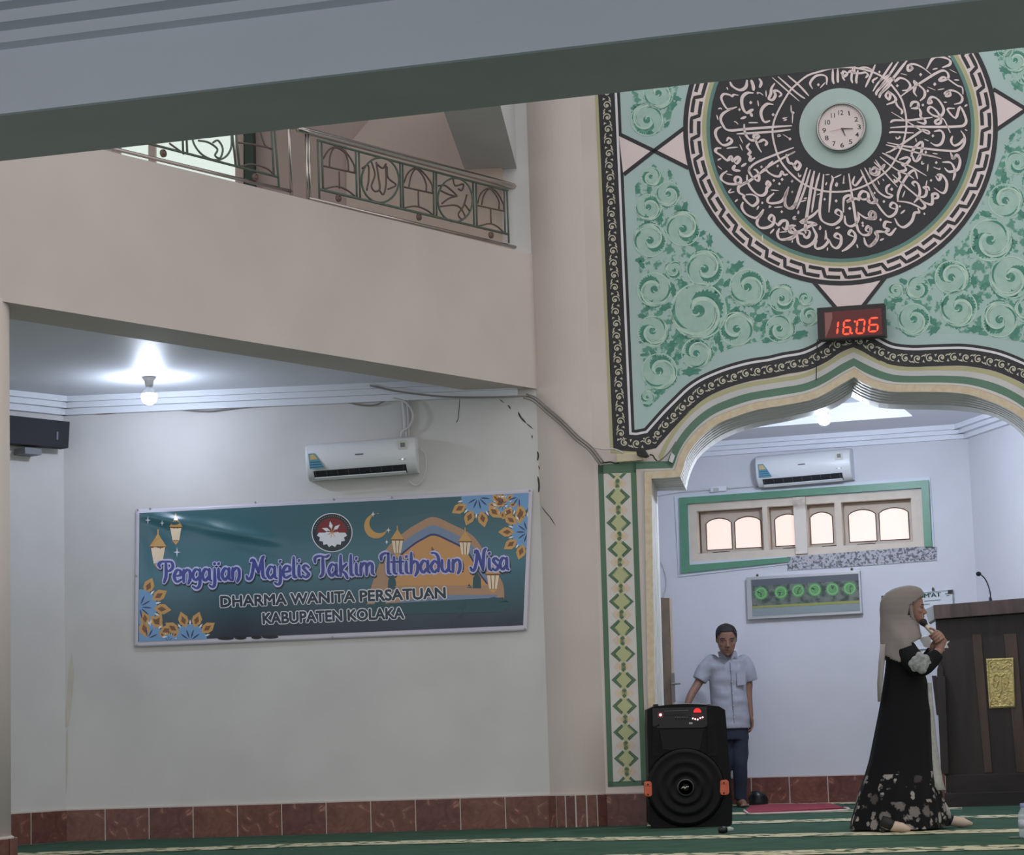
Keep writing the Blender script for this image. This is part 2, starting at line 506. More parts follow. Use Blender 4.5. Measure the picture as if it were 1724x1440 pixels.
EP = joined(E_SEC); OP = joined(O_SEC)
RB = MW.pt(1846, 1380); RB.z = 0
ML0 = Vector((ML.x, ML.y, 0)); MR0 = ML0 + MW.t*8.0
front = [MW.pt(p.x, p.y) for p in EP]
front[0].z = 0; front[-1].z = 0
outline = [ML0, ML0+UZ*ZT, MR0+UZ*ZT, MR0] + list(reversed(front))
M_mural_base = mat('mural_plaster_pinkish', (226, 212, 204), 0.7, vary=0.06, scale=2, bump=0.08, bscale=12)
q = MB(); q.poly(outline)
# left return so that the wall has a thickness
q.add([ML0, ML0+UZ*ZT, ML0+UZ*ZT-MW.n*0.5, ML0-MW.n*0.5], [(0, 1, 2, 3)])
row_b = [MW.pt(p.x, p.y, -.62) for p in OP]
row_b[0].z = 0; row_b[-1].z = 0
q.poly([p - MW.n*.62 for p in outline[:4]] + list(reversed(row_b)))
wall_mural = q.build('wall_right', M_mural_base, fixn=False)
structure(wall_mural)
# stepped reveal of the arch
M_reveal = mat('arch_reveal_grey', (206, 204, 198), 0.6, vary=0.05, scale=3)
steps = [(0.0, 0.0)]
d_, f_ = 0.0, 0.0
for i in range(5):
    d_ += 0.07; f_ += 0.10; steps.append((d_, f_))
    f_ += 0.045; steps.append((d_, f_))
steps.append((0.62, 1.0))
rows = []
for dd, ff in steps:
    row = [MW.pt(a.x*(1-ff)+b.x*ff, a.y*(1-ff)+b.y*ff, -dd) for a, b in zip(EP, OP)]
    row[0].z = 0; row[-1].z = 0
    rows.append(row)
q = MB()
for i_, (r0, r1) in enumerate(zip(rows, rows[1:])):
    q.cur = 1 if (i_ % 2 == 1) else 0
    q.grid([r0, r1])
structure(q.build('arch_reveal', [M_reveal, mat('arch_reveal_fillet', (112, 112, 108), .6)], fixn=True, weld=True))

# ---- paint helpers: flat paint on the wall, traced then laid on the wall plane
LAY = 0.0011
def offset_curve(path, o):
    n = len(path); out = []
    for i in range(n):
        a = path[max(i-1, 0)]; b = path[i]; c = path[min(i+1, n-1)]
        d1 = (b-a); d2 = (c-b)
        if d1.length < 1e-6: d1 = d2
        if d2.length < 1e-6: d2 = d1
        d1 = d1.normalized(); d2 = d2.normalized()
        n1 = Vector((d1.y, -d1.x, 0)); n2 = Vector((d2.y, -d2.x, 0))
        m_ = (n1+n2)
        m_ = m_.normalized() if m_.length > 1e-6 else n1
        k = 1.0/max(m_.dot(n1), 0.45)
        out.append(b + m_*(o*k))
    return out
class Paint:
    def __init__(s, plane, layer, fn=None):
        s.pl = plane; s.off = layer*LAY; s.mb = MB(); s.fn = fn
    def P(s, p):
        if s.fn: return s.fn(p[0], p[1], s.off)
        return s.pl.pt(p[0], p[1], s.off)
    def band(s, path, o0, o1):
        a = offset_curve(path, o0); b = offset_curve(path, o1)
        s.mb.grid([[s.P(p) for p in a], [s.P(p) for p in b]]); return s
    def between(s, a, b):
        s.mb.grid([[s.P(p) for p in a], [s.P(p) for p in b]]); return s
    def poly(s, pts):
        pts = [Vector((p[0], p[1], 0)) for p in pts]
        s.mb.add([s.P(p) for p in pts], [tuple(t) for t in tessellate_polygon([pts])]); return s
    def disc(s, c, r, n=28, ry=None):
        ry = ry or r
        return s.poly([(c[0]+r*math.cos(2*math.pi*i/n), c[1]+ry*math.sin(2*math.pi*i/n)) for i in range(n)])
    def ring(s, c, r0, r1, n=96):
        a = [(c[0]+r0*math.cos(2*math.pi*i/n), c[1]+r0*math.sin(2*math.pi*i/n)) for i in range(n+1)]
        b = [(c[0]+r1*math.cos(2*math.pi*i/n), c[1]+r1*math.sin(2*math.pi*i/n)) for i in range(n+1)]
        return s.between(a, b)
    def stroke(s, pts, w, pen=None, taper=0.35, k=5, smooth=True, closed=False):
        p = P2(pts)
        if closed: p = cat(p, k, True); p.append(p[0].copy())
        elif smooth and len(p) > 2: p = cat(p, k)
        elif len(p) == 2: p = [p[0], p[0].lerp(p[1], .33), p[0].lerp(p[1], .67), p[1]]
        n = len(p); a = []; b = []
        for i in range(n):
            d = (p[min(i+1, n-1)]-p[max(i-1, 0)])
            d = d.normalized() if d.length > 1e-9 else Vector((1, 0, 0))
            nn = Vector((-d.y, d.x, 0))
            ww = w
            if pen is not None:
                ang = math.atan2(d.y, d.x); ww = w*(0.55+0.5*abs(math.sin(ang-pen)))
            if taper and not closed:
                t = i/(n-1); e = min(t, 1-t)*6
                ww *= taper + (1-taper)*min(1, e)
            a.append(p[i]+nn*ww/2); b.append(p[i]-nn*ww/2)
        return s.between(a, b)
    def build(s, name, m_, parent):
        return s.mb.build(name, m_, parent, weld=False, fixn=False)
pm = lambda n, c, v=0.08: mat('paint_'+n, c, 0.55, vary=v, scale=3)
K_teal = mat('paint_teal', (184, 208, 205), 0.6, vary=0.08, scale=1.6)
K_black = pm('black', (52, 50, 54), 0.2); K_pink = pm('pale_pink', (242, 224, 222)); K_white = pm('white', (240, 236, 240))
K_dteal = mat('paint_deep_teal', (80, 142, 124), 0.6, rgb2=(120, 174, 154), scale=26, lo=0.30, hi=0.46, detail=6); K_lteal = mat('paint_light_sage', (204, 228, 212), 0.6, rgb2=(180, 212, 198), scale=10)
K_sage = mat('paint_mid_sage', (166, 200, 188), 0.6, rgb2=(180, 210, 198), scale=14)
K_yel = pm('olive_yellow', (192, 188, 146)); K_green = pm('arch_green', (98, 134, 112)); K_grn2 = pm('ring_green', (104, 144, 136))
K_sand = mat('paint_sand_gold', (216, 194, 164), 0.5, rgb2=(224, 210, 182), scale=24); K_cream = pm('pale_grey', (212, 210, 210)); K_scroll = pm('scroll_cream', (214, 208, 186))

S_PTS = [(1046, 745), (1072, 747), (1097, 742), (1112, 725), (1130, 705), (1150, 685), (1170, 666), (1192, 652), (1220, 640), (1245, 632), (1270, 626), (1297, 622), (1322, 616), (1347, 612), (1364, 607), (1385, 597), (1404, 584), (1420, 576), (1437, 570)]
S_R = [(1437, 570), (1458, 579), (1484, 594), (1505, 601), (1536, 604), (1567, 603), (1597, 602), (1623, 602), (1654, 606), (1680, 612), (1708, 623), (1730, 634), (1752, 650), (1775, 675), (1793, 702), (1806, 722)]
arch_path = cat(P2(S_PTS[2:]), 3)[:-1] + cat(P2(S_R), 3)
left_path = [Vector((1009, -120, 0)), Vector((1021, 163, 0)), Vector((1033.5, 450, 0)), Vector((1046, 745, 0)), Vector((1072, 747, 0))]
right_path = [Vector(p) for p in ((1822, 726, 0), (1842, 724, 0), (1822, 450, 0), (1800, 163, 0), (1780, -120, 0))]
bpath = left_path + arch_path + right_path
# teal field
inner = offset_curve(bpath, 22)
Paint(MW, 1).poly([tuple(p) for p in inner]).build('painted_field', K_teal, wall_mural)
pb = Paint(MW, 2); pb.band(bpath, -14, 14); pb.band(bpath, 18, 23); pb.build('painted_border', K_black, wall_mural)
Paint(MW, 2).band(bpath, 14, 18).build('painted_line', K_white, wall_mural)
Paint(MW, 2).band(left_path, -19, -14).build('painted_line', K_yel, wall_mural)
Paint(MW, 2).band(right_path[1:], -19, -14).build('painted_line', K_yel, wall_mural)
# bands between scroll border and arch mouth
Ear = joined(E_SEC[2:4]) if False else None
def arch_only(sec): 
    a = resample(cat(P2(sec[2]), 5), 40); b = resample(cat(P2(sec[3]), 5), 40)
    return a + b[1:]
Sa = resample(cat(P2(S_PTS[2:]), 4), 40) + resample(cat(P2(S_R), 4), 40)[1:]
# start the band lower so it dies at the ledge
S0 = [Vector((1112, 762, 0)), Vector((1120, 745, 0)), Vector((1132, 728, 0))]
Sl = resample(cat(P2([(1108, 770), (1118, 748), (1131, 727), (1147, 706), (1166, 687), (1188, 671), (1213, 659), (1245, 648), (1275, 642), (1312, 636), (1345, 631), (1372, 621), (1394, 609), (1414, 596), (1437, 585)]), 5), 40)
Sr = resample(cat(P2([(1437, 585), (1459, 595), (1484, 608), (1508, 616), (1536, 618), (1567, 617), (1597, 617), (1623, 617), (1654, 621), (1680, 628), (1708, 640), (1730, 652), (1760, 676), (1786, 708)]), 5), 40)
Sb = Sl + Sr[1:]
Eb = arch_only(E_SEC)
def mix(a, b, t): return [x.lerp(y, t) for x, y in zip(a, b)]
FR = [0, .17, .34, .62, .74]
for (f0, f1, k) in ((0, .16, K_yel), (.16, .36, K_cream), (.36, .63, K_green), (.63, .74, K_cream)):
    Paint(MW, 2).between(mix(Sb, Eb, f0), mix(Sb, Eb, f1)).build('painted_band', k, wall_mural)
# green return along the ledge and down to the strip panel
Paint(MW, 2).poly([(1009, 783), (1072, 777.5), (1134, 776.5), (1131, 788), (1073, 790), (1009, 799)]).build('painted_band', K_green, wall_mural)

# raised sand-gold moulding that frames the opening
oc = offset_curve(EP, 12.5)
thick = 0.03
q = MB()
fa_ = [MW.pt(p.x, p.y, 0.002) for p in oc]; fb_ = [MW.pt(p.x, p.y, thick) for p in oc]; fc_ = [MW.pt(p.x, p.y, thick) for p in EP]; fd_ = [MW.pt(p.x, p.y, 0.0) for p in EP]
for L_ in (fa_, fb_, fc_, fd_):
    L_[0].z = 0; L_[-1].z = 0
q.grid([fa_, fb_, fc_, fd_])
structure(q.build('trim_4', K_sand))
oc2 = offset_curve(EP, 15.5); oc3 = offset_curve(EP, 12.8)
fa_ = [MW.pt(p.x, p.y, 0.012) for p in oc2]; fb_ = [MW.pt(p.x, p.y, 0.012) for p in oc3]
for L_ in (fa_, fb_): L_[0].z = 0; L_[-1].z = 0
q = MB(); q.grid([[p-MW.n*0.012 for p in fa_], fa_, fb_]); structure(q.build('trim_5', K_cream))

# ---- running scroll inside the black border
def along(path, step):
    L = 0; out = []; nxt = step*0.5
    for a, b in zip(path, path[1:]):
        d = (b-a).length
        if d < 1e-6: continue
        while nxt <= L+d:
            t = (nxt-L)/d; out.append((a.lerp(b, t), (b-a).normalized())); nxt += step
        L += d
    return out
ps = Paint(MW, 3)
for i, (c, d) in enumerate(along([v for v in bpath], 20.5)):
    nn = Vector((d.y, -d.x, 0)); sg = 1 if i % 2 else -1
    def L2(x, y): return tuple(c + d*x + nn*(y*sg))
    sp = []
    for j in range(15):
        a = -2.6 + j*0.55; r = 1.2 + j*0.42
        sp.append(L2(r*math.cos(a), r*math.sin(a)))
    ps.stroke(sp, 1.9, taper=0.5, k=2)
    ps.disc(L2(0, 0), 2.2, 8)
    ps.stroke([L2(6, 3), L2(10, 5.5), L2(13, 3.5)], 1.8, taper=.3, k=3)
    ps.poly([L2(8, -6), L2(12.5, -6.8), L2(10, -1.5)])
    ps.poly([L2(-8.5, -7), L2(-4.5, -7.2), L2(-7.5, -3.5)])
ps.build('painted_scroll', K_scroll, wall_mural)

# ---- acanthus spirals in the teal panels
A5 = lambda u, v, r: (1000+.25*u, 440+.25*v, r*.25)
A3 = lambda u, v, r: (1000+.2778*u, 60+.2778*v, r*.2778)
A6 = lambda u, v, r: (1340+.2362*u, 460+.2362*v, r*.2362)
A4 = lambda u, v, r: (1340+.2778*u, 60+.2778*v, r*.2778)
SPI = [A5(705, 335, 165), A5(405, 190, 100), A5(745, 50, 108), A5(1035, 175, 108), A5(1265, 250, 78), A5(1425, 250, 42), A5(1450, 370, 55), A5(1250, 455, 82), A5(960, 455, 100), A5(395, 470, 90), A5(690, 620, 88), A5(440, 740, 105), A5(360, 915, 42), A5(540, 60, 52),
       A3(345, 855, 52), A3(450, 960, 66), A3(330, 1040, 70), A3(540, 1170, 92), A3(340, 1240, 88), A3(320, 510, 85), A3(390, 350, 80), A3(330, 220, 80), A3(450, 250, 60),
       A6(870, 105, 75), A6(710, 125, 48), A6(1110, 30, 105), A6(840, 330, 100), A6(1160, 250, 115), A6(1450, 330, 112), A6(1530, 30, 132), A6(1650, 260, 80), A6(1690, 420, 70),
       A4(1340, 770, 62), A4(1270, 1000, 90), A4(1180, 1240, 112), A4(1330, 150, 62), A4(1390, 240, 50), A4(1270, 80, 45), (1752, 262, 17), (1748, 310, 22), (1760, 372, 24), (1762, 440, 26), (1768, 508, 24), (1768, 570, 20), (1752, 95, 20)]
pd = Paint(MW, 2.6); pl_ = Paint(MW, 3.2); pc = Paint(MW, 2.2)
ZONES = [[(1100, 276), (1137, 303), (1152, 345), (1180, 395), (1216, 432), (1284, 472), (1350, 506), (1374, 525), (1372, 545), (1295, 571), (1240, 583), (1195, 602), (1140, 640), (1112, 668), (1087, 692), (1081, 577), (1075, 419), (1069, 313)],
 [(1490, 505), (1515, 482), (1553, 461), (1605, 413), (1648, 355), (1684, 271), (1706, 224), (1728, 208), (1748, 222), (1772, 240), (1788, 500), (1800, 660), (1775, 625), (1745, 592), (1724, 577), (1632, 561), (1526, 561), (1488, 545)],
 [(1060, 60), (1064, 163), (1067, 208), (1100, 229), (1126, 213), (1141, 150), (1160, 90), (1185, 40)], [(1650, 40), (1679, 97), (1690, 134), (1728, 160), (1768, 135), (1762, 40)]]
K_zone = mat('paint_leaf_ground', (100, 158, 138), 0.6, rgb2=(176, 204, 197), scale=19, lo=.50, hi=.57, detail=5)
for zn in ZONES: Paint(MW, 1.6).poly(zn).build('painted_scroll', K_zone, wall_mural)
rnd = random.Random(3)
for i, (x, y, r) in enumerate(SPI):
    r *= 1.16
    sg = 1 if rnd.random() < .6 else -1; a0 = rnd.uniform(0, 6.28)
    def Q(a, rr): return (x+rr*math.cos(a0+sg*a), y+rr*math.sin(a0+sg*a))
    pc.disc((x, y), r*1.0, 24)
    pl_.stroke([Q(a*.42, r*.97) for a in range(15)], max(1.0, r*.06), taper=0, k=2)
    pl_.stroke([Q(a*0.5, r*(0.20+0.080*a)) for a in range(0, 11)], r*0.15, taper=0.25, k=3)
    pl_.stroke([Q(2.6+a*0.5, r*(0.58+0.06*a)) for a in range(0, 8)], r*0.09, taper=0.25, k=3)
    # deep feathered crescents
    for st, rad, wd, cnt in ((0.7, .44, .30, 12), (3.3, .80, .18, 8), (5.0, .74, .13, 6)):
        a_ = []; b2 = []
        for j in range(cnt*3):
            t = j/(cnt*3-1); an = st+t*cnt*.26; w = r*wd*math.sin(math.pi*min(1, t*1.08))*(1+(.45 if j % 2 else -.25)*rnd.random())
            rr = r*(rad+.03*cnt*t*.26*3)
            a_.append(Q(an, rr)); b2.append(Q(an, rr+max(w, .2)))
        pd.between(a_, b2)
    pd.stroke([Q(a*0.5, r*(0.30+0.05*a)) for a in range(0, 9)], max(1.0, r*0.05), taper=0.3, k=2)
    pd.stroke([Q(1.6+a*0.5, r*(0.60+0.05*a)) for a in range(0, 8)], max(.8, r*0.03), taper=0.3, k=2)
    pd.disc((x, y), r*0.22, 12)
    pl_.stroke([Q(4+a*0.4, r*(0.05+0.05*a)) for a in range(0, 5)], r*0.07, taper=.3, k=2)
pc.build('painted_scroll', K_sage, wall_mural)
def leaf(p, x, y, r, ang, n=9):
    pts = []
    for j in range(n*2):
        a = 2*math.pi*j/(n*2); rr = r*(1.0 if j % 2 else 0.72)*(1+rnd.uniform(-.12, .12))
        lx = rr*1.35*math.cos(a); ly = rr*0.62*math.sin(a)
        pts.append((x+lx*math.cos(ang)-ly*math.sin(ang), y+lx*math.sin(ang)+ly*math.cos(ang)))
    p.poly(pts)
LEAVES = [A5(*t) for t in ((320, 20, 26), (530, 190, 40), (600, 150, 34), (370, 300, 32), (325, 370, 26), (480, 310, 36), (590, 510, 34), (330, 540, 22), (335, 630, 20), (520, 580, 44), (400, 620, 32), (570, 645, 34), (655, 740, 48), (830, 510, 36), (855, 575, 30), (830, 190, 36), (900, 145, 30), (945, 340, 38), (1120, 380, 38), (1160, 230, 30), (1215, 330, 28), (1145, 440, 30), (1390, 495, 44), (1170, 530, 32), (1170, 160, 22), (960, 40, 44), (430, 880, 22), (350, 970, 16), (1360, 400, 26))] + \
         [A3(*t) for t in ((265, 930, 22), (335, 930, 26), (460, 840, 22), (550, 1040, 28), (510, 1050, 24), (320, 1120, 28), (400, 1110, 30), (270, 1190, 22), (600, 1260, 26), (650, 1200, 26), (700, 1240, 30), (280, 1360, 24), (250, 430, 22), (470, 430, 34), (500, 380, 24), (440, 540, 20), (340, 590, 18))] + \
         [A6(*t) for t in ((770, 60, 30), (960, 60, 34), (1060, 200, 36), (720, 190, 34), (690, 240, 26), (1270, 60, 36), (1290, 180, 40), (970, 340, 32), (990, 400, 40), (1280, 400, 44), (1370, 390, 24), (1560, 430, 40), (1350, 90, 34), (1590, 250, 34), (640, 210, 22), (1560, 150, 30))] + \
         [A4(*t) for t in ((1290, 690, 26), (1260, 860, 34), (1310, 610, 20), (1150, 1080, 30), (1200, 930, 26), (1090, 1200, 26), (1310, 1250, 26), (1370, 1080, 30), (1060, 1300, 26), (900, 1400, 24), (1230, 110, 24), (1270, 210, 30), (1340, 300, 26))]
for x, y, r in LEAVES: leaf(pd, x, y, r*1.12, rnd.uniform(0, 3.14), 7)
pd.build('painted_scroll', K_dteal, wall_mural)
pl_.build('painted_scroll', K_lteal, wall_mural)

# ---- big medallion
MC = (1415, 216)
Paint(MW, 4).ring(MC, 257, 265).build('painted_ring', K_black, wall_mural)
Paint(MW, 4).ring(MC, 233, 257).build('painted_ring', K_pink, wall_mural)
Paint(MW, 4).ring(MC, 226, 233).build('painted_ring', K_yel, wall_mural)
Paint(MW, 4).ring(MC, 219.5, 226).build('painted_ring', K_grn2, wall_mural)
Paint(MW, 4).disc(MC, 220, 96).build('painted_disc', K_black, wall_mural)
Paint(MW, 5).disc(MC, 69.5, 64, 67.5).build('painted_disc', mat('paint_clock_ground', (184, 204, 198), 0.55, vary=.05), wall_mural)
pk = Paint(MW, 5); NK = 45
def KR(s_, rho):
    a = 2*math.pi*s_/NK; r = 233+24*rho
    return (MC[0]+r*math.cos(a), MC[1]+r*math.sin(a))
for k_ in range(NK):
    path = [KR(k_-0.74+0.12*j, .76) for j in range(7)] + [KR(k_+.14+.12*j, .24) for j in range(7)]
    pk.stroke(path, 6.0, taper=0, smooth=False)
pk.build('painted_meander', K_black, wall_mural)
# kites between medallion and frame
pkite = Paint(MW, 3.4)
for t in ([(1042, 229), (1101, 254), (1049, 291)], [(1101, 254), (1159, 215), (1159, 281)], [(1674, 154), (1728, 184), (1676, 217)], [(1728, 184), (1777, 150), (1782, 216)], [(1366, 470), (1430, 545), (1494, 462)]): pkite.poly(t)
pkite.build('painted_kite', K_pink, wall_mural)
pX = Paint(MW, 3.6)
for t in ([(1043, 226), (1101, 254), (1159, 283)], [(1050, 294), (1101, 254), (1157, 212)], [(1672, 150), (1728, 184), (1783, 219)], [(1674, 221), (1728, 184), (1776, 147)], [(1364, 468), (1430, 545)], [(1496, 460), (1430, 545)]): pX.stroke(t, 6.5, taper=0, smooth=False)
pX.build('painted_line', K_black, wall_mural)

